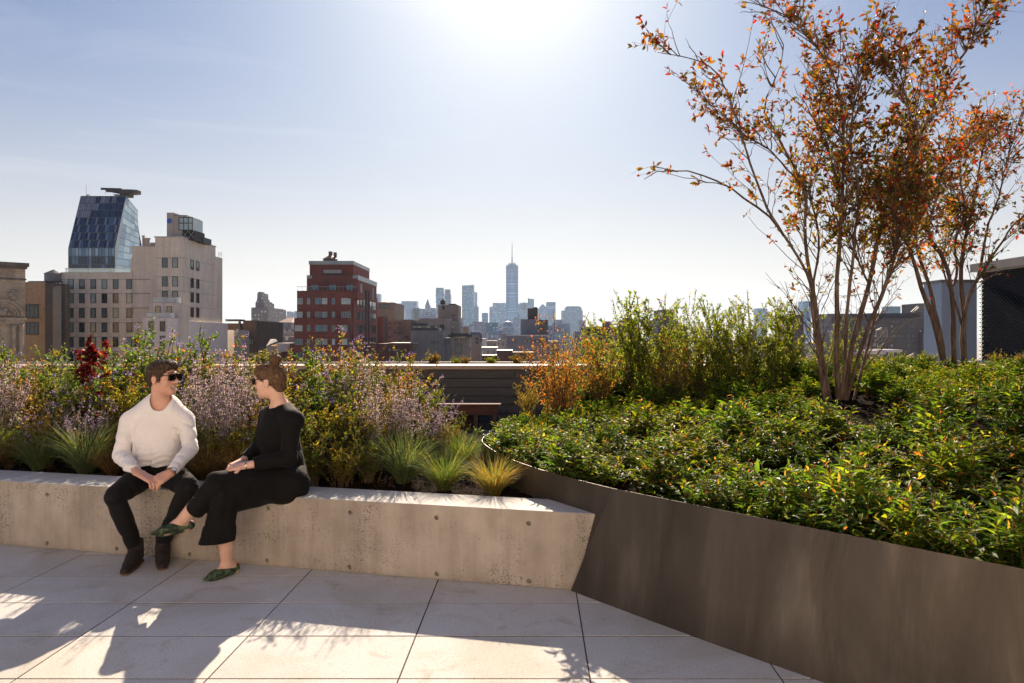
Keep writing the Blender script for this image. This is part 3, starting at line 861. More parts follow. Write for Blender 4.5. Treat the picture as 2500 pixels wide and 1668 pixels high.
for u in range(815, 925, 16): g.bar(Pt(u, 194, 210), Pt(u + 10, 208 + (u - 812) * .16, 210), .22, 4); g.bar(Pt(u + 8, 196, 210.5), Pt(u + 8, 218, 210.5), .35, 5)
g.build('boom', crm, cr_)
g = MB(); fb(g, z1, 985, 1046, 198, 208.6, 2.5, 226); g.build('counterweight', plain('crane_weight', (.10, .07, .065), .6), cr_)
g = MB(); g.bar(Pt(778, 192, 210), Pt(778, 206, 210), .05, 4); g.bar(Pt(806, 205, 210), Pt(806, 232, 210), .05, 4); g.build('hoist_cable', crm, cr_)

# ---- low dark buildings right of the hotel
root = building('dark_brick_building', 'low dark brown brick building right of the pale hotel with pipe and ragged roof', WX(590, 190), 190)
dkb = brick_mat('dark_brown_brick', (.085, .05, .038), (.13, .075, .055), 1, (.10, .08, .07), .012, .4)
g = MB(); fb(g, z2, 0, 160, 985, 190, 20); fb(g, z2, 205, 360, 958, 189, 22); fb(g, z2, 160, 205, 1000, 191, 15); fb(g, z2, 0, 150, 938, 196, 5, 950); g.build('wall', dkb, root)
g = MB(); g.bar(P(*z2(165, 1120), 188.5), P(*z2(165, 940), 188.5), .35, 8); g.build('pipe', crm, root)
g = MB(); fb(g, z2, 0, 358, 952, 188.8, 1, 962); g.build('roof_edge', plain('tar_black', (.04, .035, .035), .7), root)
wins(root, z2, [225, 255, 285, 310], [1195], 16, 60, S2, 188.9, [G_PALE, G_AMBER], bar=.05)
root = building('pale_shed', 'low grey white rooftop block directly right of the hotel foot', WX(560, 176), 176)
g = MB(); fb(g, z2, -60, 102, 1062, 176, 10); g.build('wall', plain('pale_render', (.55, .52, .50), .8, scale=.4), root)
root = building('rooftop_cabin', 'small white and grey rooftop cabin left of the red brick block', WX(680, 176), 176)
g = MB(); fb(g, z2, 582, 738, 1212, 175, 8); g.build('wall', plain('cabin_white', (.62, .58, .56), .7, scale=.4), root)
g = MB(); q = [P(*z2(470, 1245), 178), P(*z2(600, 1190), 178), P(*z2(580, 1165), 186), P(*z2(520, 1165), 186)]
fb(g, z2, 470, 575, 1235, 179, 6); g.add(q, [(0, 1, 2, 3)]); g.build('side_roof', plain('cabin_grey', (.34, .31, .30), .7), root)
root = building('chimney_block', 'low maroon brick chimney stack block in front of the white rooftop cabin', WX(690, 160), 160)
g = MB(); fb(g, z2, 535, 650, 1318, 160, 4); fb(g, z2, 660, 740, 1320, 161, 4); fb(g, z2, 640, 745, 1312, 160.5, 4, 1322); g.build('wall', plain('maroon', (.12, .045, .035), .8), root)

# ---- distant stepped art deco tower
root = building('stepped_tower', 'distant brown stepped art deco tower with narrow crown left of the red brick block', WX(634, 700), 700)
g = MB(); m1 = grid_mat('deco_brick', (.22, .17, .15), (.30, .30, .32), 3.4, 3.6, .42, .45)
for (u0, u1, v, Y, dd) in ((297, 495, 812, 700, 55), (300, 490, 803, 702, 50), (346, 446, 745, 710, 30), (352, 438, 730, 712, 26), (362, 430, 705, 715, 20), (366, 424, 640, 716, 18), (376, 412, 624, 718, 10), (362, 502, 1010, 690, 60)): fb(g, z2, u0, u1, v, Y, dd)
g.build('wall', m1, root)
# cluster between
def simple(name, label, boxes, z, mat, cat='building', extra=None):
    """a distant building of one or several stacked volumes: one mesh"""
    g = MB()
    for (u0, u1, v, Y, dd) in boxes: fb(g, z, u0, u1, v, Y, dd)
    if extra: extra(g)
    return tag(g.build(name, mat), label, cat)
def hip(z, u0, u1, vb, vt, Y, dd, k=.35):
    def f(g):
        a, b_ = P(*z(u0, vb), Y), P(*z(u1, vb), Y); t = WZ(z(0, vt)[1], Y)
        w = (b_[0] - a[0]); x0, x1 = a[0] + w * k, b_[0] - w * k; ym = Y + dd / 2
        g.add([a, b_, (b_[0], Y + dd, b_[2]), (a[0], Y + dd, a[2]), (x0, ym, t), (x1, ym, t)], [(0, 1, 5, 4), (1, 2, 5), (2, 3, 4, 5), (3, 0, 4)])
    return f
root = building('hip_roofed_building', 'grey stone building with dark red hipped roof left of the red brick block', WX(690, 480), 480)
g = MB(); fb(g, z2, 590, 762, 985, 480, 30); fb(g, z2, 575, 785, 1050, 470, 40); fb(g, z2, 620, 740, 975, 481, 28); g.build('wall', grid_mat('grey_stone', (.30, .26, .24), (.16, .15, .16), 4, 4.2, .4, .5), root)
g = MB(); hip(z2, 596, 760, 975, 915, 480, 28, .3)(g); g.build('roof', plain('dark_red_roof', (.16, .06, .055), .7), root)
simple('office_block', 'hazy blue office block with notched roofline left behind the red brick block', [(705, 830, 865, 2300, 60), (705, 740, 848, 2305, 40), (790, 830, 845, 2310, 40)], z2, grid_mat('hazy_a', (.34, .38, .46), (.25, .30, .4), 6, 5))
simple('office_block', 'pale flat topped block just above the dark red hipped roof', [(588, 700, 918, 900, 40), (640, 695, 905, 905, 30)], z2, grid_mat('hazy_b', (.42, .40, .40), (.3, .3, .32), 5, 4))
simple('row_building', 'long low brick row with many small sunlit windows below the stepped tower', [(365, 500, 1030, 420, 30), (495, 590, 1075, 400, 30), (420, 640, 1120, 330, 30), (590, 800, 1140, 300, 25)], z2, grid_mat('row_brick', (.20, .13, .11), (.35, .32, .30), 3.2, 3.6, .4, .45))

# ---- red brick apartment block with setbacks
root = building('red_brick_block', 'dark red brick apartment block with setbacks, steel grey parapets and rooftop tank house', WX(800, 170), 170)
rb_ = brick_mat('red_brick', (.215, .052, .034), (.27, .075, .050), 1, (.16, .075, .06), .010, .25, .5, .14)
g = MB()
XR = WX(850, 170)
g.box(WX(718, 170), XR, 170, 206, GZ + .01, WZ(777, 170))
g.box(WX(725, 171.5), WX(855, 171.5), 171.5, 206.2, GZ + 2, WZ(710, 171.5))
xr2 = WX(873, 178); g.box(WX(749, 178), xr2, 178, 203, GZ + 3, WZ(672, 178))
xr3 = WX(863, 180); g.box(WX(756, 180), xr3, 180, 200, 0, WZ(638.5, 180))
# brick piers flanking the recess on the top storey
fb(g, z2, 990, 1122, 350, 179.6, .5, 600); fb(g, z2, 1334, 1468, 350, 179.6, .5, 600)
fb(g, z2, 1400, 1512, 618, 171.3, 8, 700)
g.box(XR - .02, xr2 + .05, 173.2, 202.5, GZ + .01, WZ(712, 172))
g.build('wall', rb_, root)
g = MB(); st_ = plain('parapet_steel', (.33, .36, .35), .45, .3, .2, .5)
g.box(WX(756, 180) - .1, xr3 + .1, 179.55, 200.1, WZ(638.5, 180) - .85, WZ(638.5, 180) + .1)
fb(g, z2, 935, 993, 433, 177.8, 2, 470); fb(g, z2, 1462, 1523, 433, 177.8, 2, 470)
g.box(xr2 - .3, xr2 + .12, 178, 203.1, WZ(672, 178) - 1.2, WZ(672, 178) + .05)
g.build('parapet_band', st_, root)
g = MB(); fb(g, z2, 1125, 1333, 370, 179.4, .5, 410); g.build('panel', plain('panel_buff', (.42, .36, .31), .6), root)
g = MB(); fb(g, z2, 1122, 1336, 411, 179.45, .5, 428); g.build('louvre', F_DARK, root)
for u in (1028, 1231, 1431):
    px, py = z2(u, 573); window(root, WX(px, 177.95), 177.95, WZ(py, 177.95), 1.62, 1.35, G_TEAL, plain('frame_blue', (.25, .38, .42), .5), bar=.08, mull=3)
pr = [G_GREEN, G_PALE, G_GREEN, G_GREY, G_TEAL]
rows = [(731, 72), (887, 68), (1042, 70), (1198, 68), (1352, 62)]
for j, (v, h) in enumerate(rows):
    Yf = 171.5 if j < 2 else 170
    if j < 2: spec = [(858, 60, 1), (956, 35, 0), (1065, 66, 1), (1140, 62, 1), (1242, 34, 0), (1385, 108, 3)]
    else: spec = [(843, 88, 2), (956, 35, 0), (1065, 66, 1), (1140, 62, 1), (1242, 34, 0), (1357, 88, 2)]
    for k, (u, w_, mu) in enumerate(spec):
        if j == 4 and k in (1, 4): continue
        px, py = z2(u, v)
        window(root, WX(px, Yf), Yf, WZ(py, Yf), w_ / S2 / F * Yf, h / S2 / F * Yf, rf.choice(pr), F_PALE, bar=.05, mull=mu)
g = MB()
for v in (777, 935, 1093, 1240):
    fb(g, z2, 1060, 1140, v, 169.6 if v > 900 else 171.1, .5, v + 6)
g.build('balcony_ledge', plain('ledge_dark', (.08, .07, .065), .6), root)
for j, (v, h) in enumerate(rows):
    zz = WZ(z2(0, v)[1], 170)
    wins_side(root, z2, [1424, 1462, 1495] if j > 1 else [1462, 1495], [zz], 2.2, 2.3, xr2 + .05 if j < 0 else XR + .0, [G_TEAL, G_GREY], seed=j, bar=.06)
    wins_side(root, z2, [1524, 1558, 1592, 1668, 1697, 1714], [zz], 2.6, 2.3, xr2 + .05, [G_TEAL, G_GREY, G_DARK], seed=j + 9, bar=.06)
wins_side(root, z2, [1560, 1695], [WZ(z2(0, 600)[1], 180)], 1.8, 3.4, xr2, [G_TEAL], bar=.08, mull=2, frame=_mc['frame_blue'])
g = MB()
for u in (1612, 1644):
    px, _ = z2(u, 0); Yc = xr2 * F / (px - 1250); g.box(xr2 - .1, xr2 + .3, Yc - .5, Yc + .5, GZ + 1, WZ(704, 180))
g.build('pilaster', plain('pilaster_dark', (.07, .035, .028), .8), root)
g = MB(); g.box(WX(725, 171.5), WX(870, 171.5), 171.5, 171.55, WZ(710, 171.5) + .95, WZ(710, 171.5) + 1.05)
for k in range(15): x = WX(727, 171.5) + k * (WX(868, 171.5) - WX(727, 171.5)) / 14; g.box(x, x + .05, 171.48, 171.53, WZ(710, 171.5), WZ(710, 171.5) + 1)
g.build('roof_rail', plain('rail_grey', (.35, .36, .36), .5), root)
th = thing('rooftop_tank', (WX(807, 186), 186, WZ(638, 186)), 'copper lidded round rooftop tank with two vent stacks on the red brick block', 'water tank')
q = P(*z2(1205, 270), 186); g = MB(); g.lathe((q[0], 186, q[2] - .3), [(1.95, 0), (1.95, .8)], 10); g.build('tank', plain('tank_brown', (.20, .13, .10), .8, scale=.6), th)
g = MB(); g.lathe((q[0], 186, q[2] + .51), [(2.1, 0), (.45, .95)], 16); g.build('lid', plain('copper_lid', (.40, .19, .08), .6, scale=.6, var=.3), th)
for u, v0, ww in ((1208, 162, .6), (1261, 172, .5)):
    q1 = P(*z2(u, v0), 186); g = MB(); g.box(q1[0] - ww * .72, q1[0] + ww * .72, 185.6, 186.4, q1[2] - (2.2 if u == 1208 else 4), q1[2]); g.build('vent', plain('vent_brown', (.14, .09, .07), .7), th)

# ---- middle distance right of the red block
root = building('tan_building', 'tan brick building with small hipped roof lantern right of the red brick block', WX(940, 260), 260)
g = MB(); fb(g, z2, 1727, 1932, 745, 262, 25); g.build('wall', brick_mat('tan_b2', (.27, .19, .14), (.33, .24, .17), 1, (.2, .16, .13), .012, .2), root)
g = MB(); fb(g, z2, 1770, 1850, 742, 264, 8, 752); hip(z2, 1772, 1848, 742, 716, 264, 8, .49)(g); g.build('roof', plain('roof_brn', (.20, .12, .09), .7), root)
wins(root, z2, [1797, 1860], [790], 60, 50, S2, 262, [G_GREY], bar=.1, mull=1)
root = building('tan_apartment', 'lit tan brick apartment block with rows of small windows and roof trellis', WX(965, 235), 235)
g = MB(); fb(g, z2, 1815, 2045, 945, 235, 20); fb(g, z2, 2045, 2118, 942, 235.3, 20); fb(g, z2, 1815, 2125, 1105, 233, 3); g.build('wall', brick_mat('tan_b3', (.36, .22, .13), (.43, .27, .17), 1, (.25, .18, .13), .012, .2), root)
wins(root, z2, [1887, 1950, 2000], [985, 1040, 1095], 34, 26, S2, 235, [G_PALE, G_GREY, G_AMBER], bar=.08, mull=1)
wins(root, z2, [1887, 2000, 2080], [1147, 1198], 36, 26, S2, 233, [G_PALE, G_GREY], bar=.08, mull=1)
root = building('round_stack_house', 'dark rust brown stair tower beside the red brick block', WX(928, 215), 215)
g = MB(); fb(g, z2, 1745, 1812, 908, 215, 8); fb(g, z2, 1728, 1750, 1000, 214, 8); g.build('wall', plain('rust_wall', (.13, .055, .035), .8), root)
root = building('red_warehouse', 'low dark red brick warehouse with bright roof edge below the tan apartments', WX(965, 205), 205)
g = MB(); fb(g, z2, 1728, 2112, 1218, 205, 20); g.box(WX(999.4, 205), WX(1016.8, 218), 205.3, 218, GZ + .01, WZ(839, 205)); g.build('wall', brick_mat('red_b4', (.15, .045, .035), (.19, .06, .045), 1, (.12, .06, .05), .012, .2), root)
g = MB(); fb(g, z2, 1870, 2195, 1208, 204.9, 12, 1216); g.build('roof_edge', plain('edge_pale', (.55, .5, .45), .6), root)
wins(root, z2, [2124, 2140, 2156, 2172, 2186], [1290], 7, 46, S2, 205.25, [G_DARK], bar=.04)
wins(root, z2, [1885, 1935, 1990], [1290], 24, 26, S2, 205, [G_GREY, G_PALE], bar=.04)

root = building('grey_party_wall_building', 'grey brick building with dark glazed penthouse and faded painted letters', WX(1040, 210), 210)
g = MB(); fb(g, z3, 105, 470, 1138, 210, 24); g.build('wall', brick_mat('grey_brick', (.24, .225, .215), (.28, .265, .25), 1, (.22, .2, .19), .012, .15), root)
g = MB(); fb(g, z3, 125, 300, 1058, 212, 10, 1090); fb(g, z3, 125, 418, 1108, 211, 10, 1140); g.build('penthouse', plain('ph_dark', (.07, .07, .075), .5), root)
wins(root, z3, [150, 200, 250, 300, 350, 395], [1098], 44, 26, S3, 210.9, [G_GREY, G_AMBER, G_DARK], bar=.06)
g = MB(); pat = {'M': [(0, 0, 0, 1), (0, 1, .5, .4), (.5, .4, 1, 1), (1, 1, 1, 0)], 'C': [(1, 1, 0, 1), (0, 1, 0, 0), (0, 0, 1, 0)]}
for L, u in (('M', 336), ('C', 366), ('M', 400)):
    for (a, b_, c, e) in pat[L]:
        g.bar(P(*z3(u + a * 22, 1288 - b_ * 26), 209.98), P(*z3(u + c * 22, 1288 - e * 26), 209.98), .09, 4)
g.build('painted_letters', plain('faded_letters', (.13, .085, .07), .8), root)
root = building('terraced_beige_building', 'beige building with planted roof terraces and tan tower block with small water tank', WX(1095, 240), 240)
g = MB(); fb(g, z3, 412, 640, 852, 250, 14); g.build('tower_block', plain('block_tan', (.30, .23, .18), .8, scale=.4), root)
g = MB(); fb(g, z3, 200, 552, 1003, 240, 16); fb(g, z3, 160, 205, 1030, 241, 16); fb(g, z3, 484, 552, 1003, 239.7, 1); g.build('wall', plain('beige_wall', (.42, .33, .27), .8, scale=.4), root)
g = MB(); fb(g, z3, 553, 606, 1032, 239.8, 14); g.box(WX(z3(606, 0)[0], 239.8), WX(z3(685, 0)[0], 252), 240, 252, GZ + .01, WZ(z3(0, 1040)[1], 240)); g.build('grey_wing', plain('wing_grey', (.30, .27, .25), .8, scale=.4), root)
for u, v in ((572, 1095), (592, 1095), (572, 1150), (592, 1150)):
    px, py = z3(u, v); window(root, WX(px, 239.8), 239.8, WZ(py, 239.8), .6, 1.3, G_AMBER, bar=.08)
wins(root, z3, [440, 465], [1105], 18, 60, S3, 239.7, [G_AMBER, G_DARK], bar=.1)
g = MB(); fb(g, z3, 535, 610, 838, 251, 8, 853); fb(g, z3, 460, 487, 862, 249.9, .2, 902); fb(g, z3, 570, 602, 965, 249.9, .2, 977); g.build('roof_plant', F_DARK, root)
wt = thing('water_tank', tuple(P(*z3(467, 850), 252)), 'tiny dark rooftop water tank on the tan block of the terraced beige building', 'water tank')
q = P(*z3(467, 848), 252); g = MB(); g.lathe(q, [(.95, 0), (.95, 1.3), (.1, 2.0)], 12); g.build('tank', F_DARK, wt)
root = building('corniced_building', 'beige loft building with heavy black cornice and tall glazed bays', WX(1125, 215), 215)
bb_ = plain('loft_beige', (.36, .29, .23), .8, scale=.4)
g = MB(); fb(g, z3, 556, 690, 1216, 215, 20); g.box(WX(z3(690, 0)[0], 215) - .01, WX(z3(790, 0)[0], 226), 215.3, 226, GZ + .01, WZ(z3(0, 1216)[1], 215)); g.build('wall', bb_, root)
g = MB(); q0, q1 = WX(z3(525, 0)[0], 214), WX(z3(808, 0)[0], 222); g.box(q0, q1, 213.8, 228, WZ(z3(0, 1212)[1], 214), WZ(z3(0, 1190)[1], 214)); g.box(q0 + .8, q1 - 1, 214.6, 226, WZ(z3(0, 1188)[1], 214), WZ(z3(0, 1170)[1], 214)); g.build('cornice', plain('cornice_blk', (.04, .038, .04), .6), root)
wins(root, z3, [605, 628, 651, 672], [1246], 15, 30, S3, 215, [G_PALE, G_GREY], bar=.06)
wins(root, z3, [640], [1345], 80, 115, S3, 215, [G_GREY], bar=.15, mull=3)
wins(root, z3, [705, 724, 743, 762, 778], [1246, 1345], 12, 34, S3, 215.29, [G_GREY, G_PALE], bar=.05)
root = building('glazed_link', 'narrow grey glazed building between the grey party wall and the corniced loft', WX(1090, 213), 213)
g = MB(); fb(g, z3, 470, 555, 1222, 213, 14); fb(g, z3, 425, 475, 1150, 214, 10); g.build('wall', plain('link_grey', (.20, .19, .19), .7), root)
wins(root, z3, [480, 494, 508, 522, 536, 548], [1262], 9, 62, S3, 212.95, [G_GREY, G_TEAL, G_DARK], bar=.04)
root = building('beige_slab', 'narrow beige building with bright curved roof drum right of the black cornice', WX(1160, 240), 240)
g = MB(); fb(g, z3, 790, 888, 1190, 240, 10); fb(g, z3, 690, 748, 1098, 255, 10); g.build('wall', plain('slab_beige', (.33, .28, .25), .8, scale=.4), root)
g = MB(); q = P(*z3(835, 1175), 244); g.lathe((q[0], q[1], q[2] - 3), [(2.4, 0), (2.4, 3), (2.0, 3.5)], 14); g.build('drum', plain('drum_grey', (.25, .24, .24), .6), root)
wins(root, z3, [850], [1235, 1275], 34, 26, S3, 240, [G_DARK, G_GREY], bar=.06)
root = building('pale_low_building', 'long low pale building with flat roof in the middle of the skyline gap', WX(1195, 260), 260)
g = MB(); fb(g, z3, 885, 1080, 1330, 260, 18); fb(g, z3, 885, 946, 1230, 290, 15); g.build('wall', grid_mat('pale_low', (.50, .48, .47), (.36, .36, .38), 2.2, 2.6, .4, .5), root)
root = building('maroon_building', 'small maroon brick roof block in front of the pale low building', WX(1232, 190), 190)
g = MB(); fb(g, z3, 1075, 1250, 1366, 190, 10); fb(g, z3, 1250, 1500, 1385, 189.5, 10); fb(g, z3, 905, 1075, 1420, 191, 10); g.build('wall', plain('maroon2', (.13, .05, .04), .8, scale=.5), root)
g = MB(); fb(g, z3, 1072, 1252, 1362, 189.9, 10, 1366); fb(g, z3, 905, 1075, 1416, 190.9, 5, 1421); g.build('coping', F_PALE, root)
root = building('grey_stair_block', 'grey block with brown stair bulkhead and white roof deck behind the orange shrub', WX(1300, 230), 230)
g = MB(); fb(g, z3, 1345, 1570, 1012, 240, 14); g.build('upper_block', plain('blk_grey', (.19, .185, .20), .8, scale=.3), root)
g = MB(); fb(g, z3, 1425, 1535, 888, 244, 8); fb(g, z3, 1490, 1530, 876, 245, 4); g.build('bulkhead', plain('bulk_brown', (.075, .06, .05), .8), root)
g = MB(); fb(g, z3, 1570, 1650, 1020, 241, 10); g.build('balcony_bay', plain('bay_brown', (.16, .13, .11), .8), root)
wins(root, z3, [1590, 1620], [1045, 1080, 1115, 1150], 26, 18, S3, 240.9, [G_DARK, G_GREY], bar=.06)
g = MB(); fb(g, z3, 1182, 1640, 1198, 228, 12); g.build('lower_block', plain('blk_grey2', (.26, .25, .27), .7, scale=.3), root)
g = MB(); fb(g, z3, 1178, 1645, 1188, 227.8, 12, 1200); g.build('roof_edge', plain('edge_white', (.68, .66, .64), .5), root)
wins(root, z3, [1395, 1440, 1485, 1530, 1575, 1615], [1258], 40, 26, S3, 227.9, [G_GREY, G_AMBER, G_DARK], bar=.1)

# ---- far skyline
bl_ = lambda c: (c[0] * .78, c[1] * .96, min(1, c[2] * 1.25))  # shifts far buildings to blue, distant haze painted into their colours
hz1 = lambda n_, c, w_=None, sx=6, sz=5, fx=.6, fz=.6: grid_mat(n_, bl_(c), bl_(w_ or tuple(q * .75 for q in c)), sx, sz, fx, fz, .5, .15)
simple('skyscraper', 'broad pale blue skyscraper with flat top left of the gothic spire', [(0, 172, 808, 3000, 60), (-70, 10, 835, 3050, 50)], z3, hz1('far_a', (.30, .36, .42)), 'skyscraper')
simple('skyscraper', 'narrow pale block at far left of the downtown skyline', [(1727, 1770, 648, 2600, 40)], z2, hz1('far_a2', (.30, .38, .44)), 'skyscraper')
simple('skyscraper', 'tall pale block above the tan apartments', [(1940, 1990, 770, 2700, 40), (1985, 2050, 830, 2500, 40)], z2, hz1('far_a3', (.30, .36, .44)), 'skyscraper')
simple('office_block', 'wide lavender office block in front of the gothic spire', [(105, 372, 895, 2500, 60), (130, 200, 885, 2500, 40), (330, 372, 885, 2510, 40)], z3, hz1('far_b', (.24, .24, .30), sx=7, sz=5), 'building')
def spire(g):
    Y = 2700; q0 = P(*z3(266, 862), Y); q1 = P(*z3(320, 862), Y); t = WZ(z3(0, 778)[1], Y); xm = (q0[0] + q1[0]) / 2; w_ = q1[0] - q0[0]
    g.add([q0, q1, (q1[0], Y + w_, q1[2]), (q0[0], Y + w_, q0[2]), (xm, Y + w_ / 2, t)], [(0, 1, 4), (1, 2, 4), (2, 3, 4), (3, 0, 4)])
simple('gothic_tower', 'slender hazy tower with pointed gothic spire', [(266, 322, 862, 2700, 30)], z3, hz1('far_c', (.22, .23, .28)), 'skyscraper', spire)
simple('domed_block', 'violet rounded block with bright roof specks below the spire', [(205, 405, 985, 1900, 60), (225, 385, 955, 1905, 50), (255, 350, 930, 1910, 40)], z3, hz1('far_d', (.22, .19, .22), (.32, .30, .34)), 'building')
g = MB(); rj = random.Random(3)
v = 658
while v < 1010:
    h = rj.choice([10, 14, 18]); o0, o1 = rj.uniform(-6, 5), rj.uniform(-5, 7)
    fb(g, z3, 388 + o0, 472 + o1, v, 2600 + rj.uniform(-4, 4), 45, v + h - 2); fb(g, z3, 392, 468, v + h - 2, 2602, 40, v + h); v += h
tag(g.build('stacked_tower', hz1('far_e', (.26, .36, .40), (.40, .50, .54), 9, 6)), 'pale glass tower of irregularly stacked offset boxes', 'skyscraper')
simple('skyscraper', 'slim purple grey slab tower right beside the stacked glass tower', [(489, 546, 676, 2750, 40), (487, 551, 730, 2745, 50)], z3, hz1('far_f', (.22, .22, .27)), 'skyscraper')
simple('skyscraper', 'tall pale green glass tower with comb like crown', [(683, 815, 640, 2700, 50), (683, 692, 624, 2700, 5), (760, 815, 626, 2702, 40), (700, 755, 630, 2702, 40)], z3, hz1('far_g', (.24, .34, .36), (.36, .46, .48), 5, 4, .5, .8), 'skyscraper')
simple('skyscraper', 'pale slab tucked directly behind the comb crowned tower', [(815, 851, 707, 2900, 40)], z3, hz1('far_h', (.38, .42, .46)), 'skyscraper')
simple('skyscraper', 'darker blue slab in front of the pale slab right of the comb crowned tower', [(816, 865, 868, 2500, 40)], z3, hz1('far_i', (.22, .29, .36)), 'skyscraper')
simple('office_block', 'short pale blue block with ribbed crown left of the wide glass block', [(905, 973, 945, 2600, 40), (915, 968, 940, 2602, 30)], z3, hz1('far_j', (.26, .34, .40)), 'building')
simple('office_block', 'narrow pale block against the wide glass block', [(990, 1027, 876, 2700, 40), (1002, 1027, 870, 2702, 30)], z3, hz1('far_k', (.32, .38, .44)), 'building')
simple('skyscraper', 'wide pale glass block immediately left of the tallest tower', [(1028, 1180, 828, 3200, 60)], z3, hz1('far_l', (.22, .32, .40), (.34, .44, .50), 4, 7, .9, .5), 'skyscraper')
# the tallest tower: square base turning into an octagon of long triangles and back
root = building('tall_spire_tower', 'tallest blue glass tower with chamfered triangular faces and long needle spire', WX(1250, 3500), 3500, 'skyscraper')
Y = 3500; xa_, xb_ = P(*z3(1177, 402), Y)[0], P(*z3(1315, 402), Y)[0]; xm = (xa_ + xb_) / 2; hw_ = (xb_ - xa_) / 2
zt_ = WZ(z3(0, 402)[1], Y); zb_ = GZ + 56
yc = Y + hw_
bs = [(xm - hw_, yc - hw_), (xm + hw_, yc - hw_), (xm + hw_, yc + hw_), (xm - hw_, yc + hw_)]
tp_ = [(xm, yc - hw_), (xm + hw_, yc), (xm, yc + hw_), (xm - hw_, yc)]
m_a = hz1('wt_a', (.08, .15, .30), (.11, .19, .35), 200, 4, .98, .5); m_b = hz1('wt_b', (.20, .32, .42), (.26, .38, .47), 200, 4, .98, .5)
g = MB(); g.box(xm - hw_, xm + hw_, yc - hw_, yc + hw_, GZ + .01, zb_)
for i in range(4):
    a_, b_ = bs[i], bs[(i + 1) % 4]; t0 = tp_[i]
    g.mi = 1; g.add([(*a_, zb_), (*b_, zb_), (*t0, zt_)], [(0, 1, 2)])
    t1 = tp_[(i + 1) % 4]
    g.mi = 0; g.add([(*b_, zb_), (*t1, zt_), (*t0, zt_)], [(0, 1, 2)])
g.mi = 0; g.add([(*t, zt_) for t in tp_], [(0, 1, 2, 3)])
g.build('shaft', [m_a, m_b], root)
# seen from here the crown still spans the full width: corner returns at the top storeys
g = MB(); g.lathe((xm, yc, 0), [(hw_ * .98, zt_ - 4), (hw_ * .98, zt_ + 1)], 8); g.build('parapet', m_a, root)
g = MB(); zz = WZ(z3(0, 395)[1], Y)
g.lathe((xm, yc, 0), [(19, zt_), (19, zt_ + 5), (20.5, zt_ + 5), (20.5, WZ(z3(0, 380)[1], Y))], 20); g.build('ring', plain('ring_grey', (.22, .27, .32), .4), root)
g = MB(); g.lathe((xm, yc, 0), [(3.6, zt_), (3.0, WZ(z3(0, 320)[1], Y)), (5, WZ(z3(0, 318)[1], Y)), (5, WZ(z3(0, 312)[1], Y)), (2.4, WZ(z3(0, 310)[1], Y)), (1.6, WZ(z3(0, 200)[1], Y)), (.7, WZ(z3(0, 128)[1], Y))], 8)
for a in (-14, 14): g.bar((xm + a, yc, zt_ + 5), (xm, yc, WZ(z3(0, 340)[1], Y)), .5, 4)
g.build('spire', plain('spire_grey', (.20, .26, .30), .4), root)
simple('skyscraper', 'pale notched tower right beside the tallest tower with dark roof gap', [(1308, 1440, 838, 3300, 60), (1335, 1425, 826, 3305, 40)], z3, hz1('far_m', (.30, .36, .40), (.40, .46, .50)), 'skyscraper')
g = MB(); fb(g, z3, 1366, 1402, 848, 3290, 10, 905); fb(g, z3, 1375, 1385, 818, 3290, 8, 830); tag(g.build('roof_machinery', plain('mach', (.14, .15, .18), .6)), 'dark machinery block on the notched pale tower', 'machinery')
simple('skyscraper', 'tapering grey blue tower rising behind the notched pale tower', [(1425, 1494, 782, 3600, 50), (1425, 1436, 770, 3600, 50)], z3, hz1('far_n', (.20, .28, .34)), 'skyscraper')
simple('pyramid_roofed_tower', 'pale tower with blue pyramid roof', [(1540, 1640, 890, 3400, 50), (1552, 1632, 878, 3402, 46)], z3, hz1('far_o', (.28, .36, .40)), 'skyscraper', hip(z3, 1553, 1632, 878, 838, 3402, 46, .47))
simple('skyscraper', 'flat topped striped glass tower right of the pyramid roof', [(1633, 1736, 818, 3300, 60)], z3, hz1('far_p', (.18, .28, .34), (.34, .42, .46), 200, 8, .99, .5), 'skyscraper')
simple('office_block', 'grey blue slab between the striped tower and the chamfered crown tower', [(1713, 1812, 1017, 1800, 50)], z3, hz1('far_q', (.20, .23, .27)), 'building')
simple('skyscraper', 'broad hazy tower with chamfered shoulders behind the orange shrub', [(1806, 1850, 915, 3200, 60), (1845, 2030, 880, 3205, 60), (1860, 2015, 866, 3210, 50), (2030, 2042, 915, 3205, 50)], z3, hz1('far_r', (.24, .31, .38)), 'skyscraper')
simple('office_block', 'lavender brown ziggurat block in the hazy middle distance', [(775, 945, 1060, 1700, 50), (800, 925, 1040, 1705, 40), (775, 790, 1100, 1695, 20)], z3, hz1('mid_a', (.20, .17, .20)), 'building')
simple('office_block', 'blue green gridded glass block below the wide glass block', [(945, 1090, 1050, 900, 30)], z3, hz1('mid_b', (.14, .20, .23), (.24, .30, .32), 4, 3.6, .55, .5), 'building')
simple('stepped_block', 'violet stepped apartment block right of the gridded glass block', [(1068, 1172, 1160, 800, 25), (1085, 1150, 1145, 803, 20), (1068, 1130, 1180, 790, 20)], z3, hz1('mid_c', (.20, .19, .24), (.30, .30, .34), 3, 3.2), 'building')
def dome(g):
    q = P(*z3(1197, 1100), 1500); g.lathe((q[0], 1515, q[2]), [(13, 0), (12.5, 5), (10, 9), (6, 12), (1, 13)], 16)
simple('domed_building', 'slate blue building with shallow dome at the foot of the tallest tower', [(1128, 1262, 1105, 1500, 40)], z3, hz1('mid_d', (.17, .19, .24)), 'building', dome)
simple('rounded_block', 'blue grey round shouldered block hugging the right foot of the tallest tower', [(1255, 1330, 1010, 2200, 40), (1268, 1318, 990, 2203, 35), (1308, 1326, 945, 2400, 20)], z3, hz1('mid_e', (.18, .23, .30)), 'building')
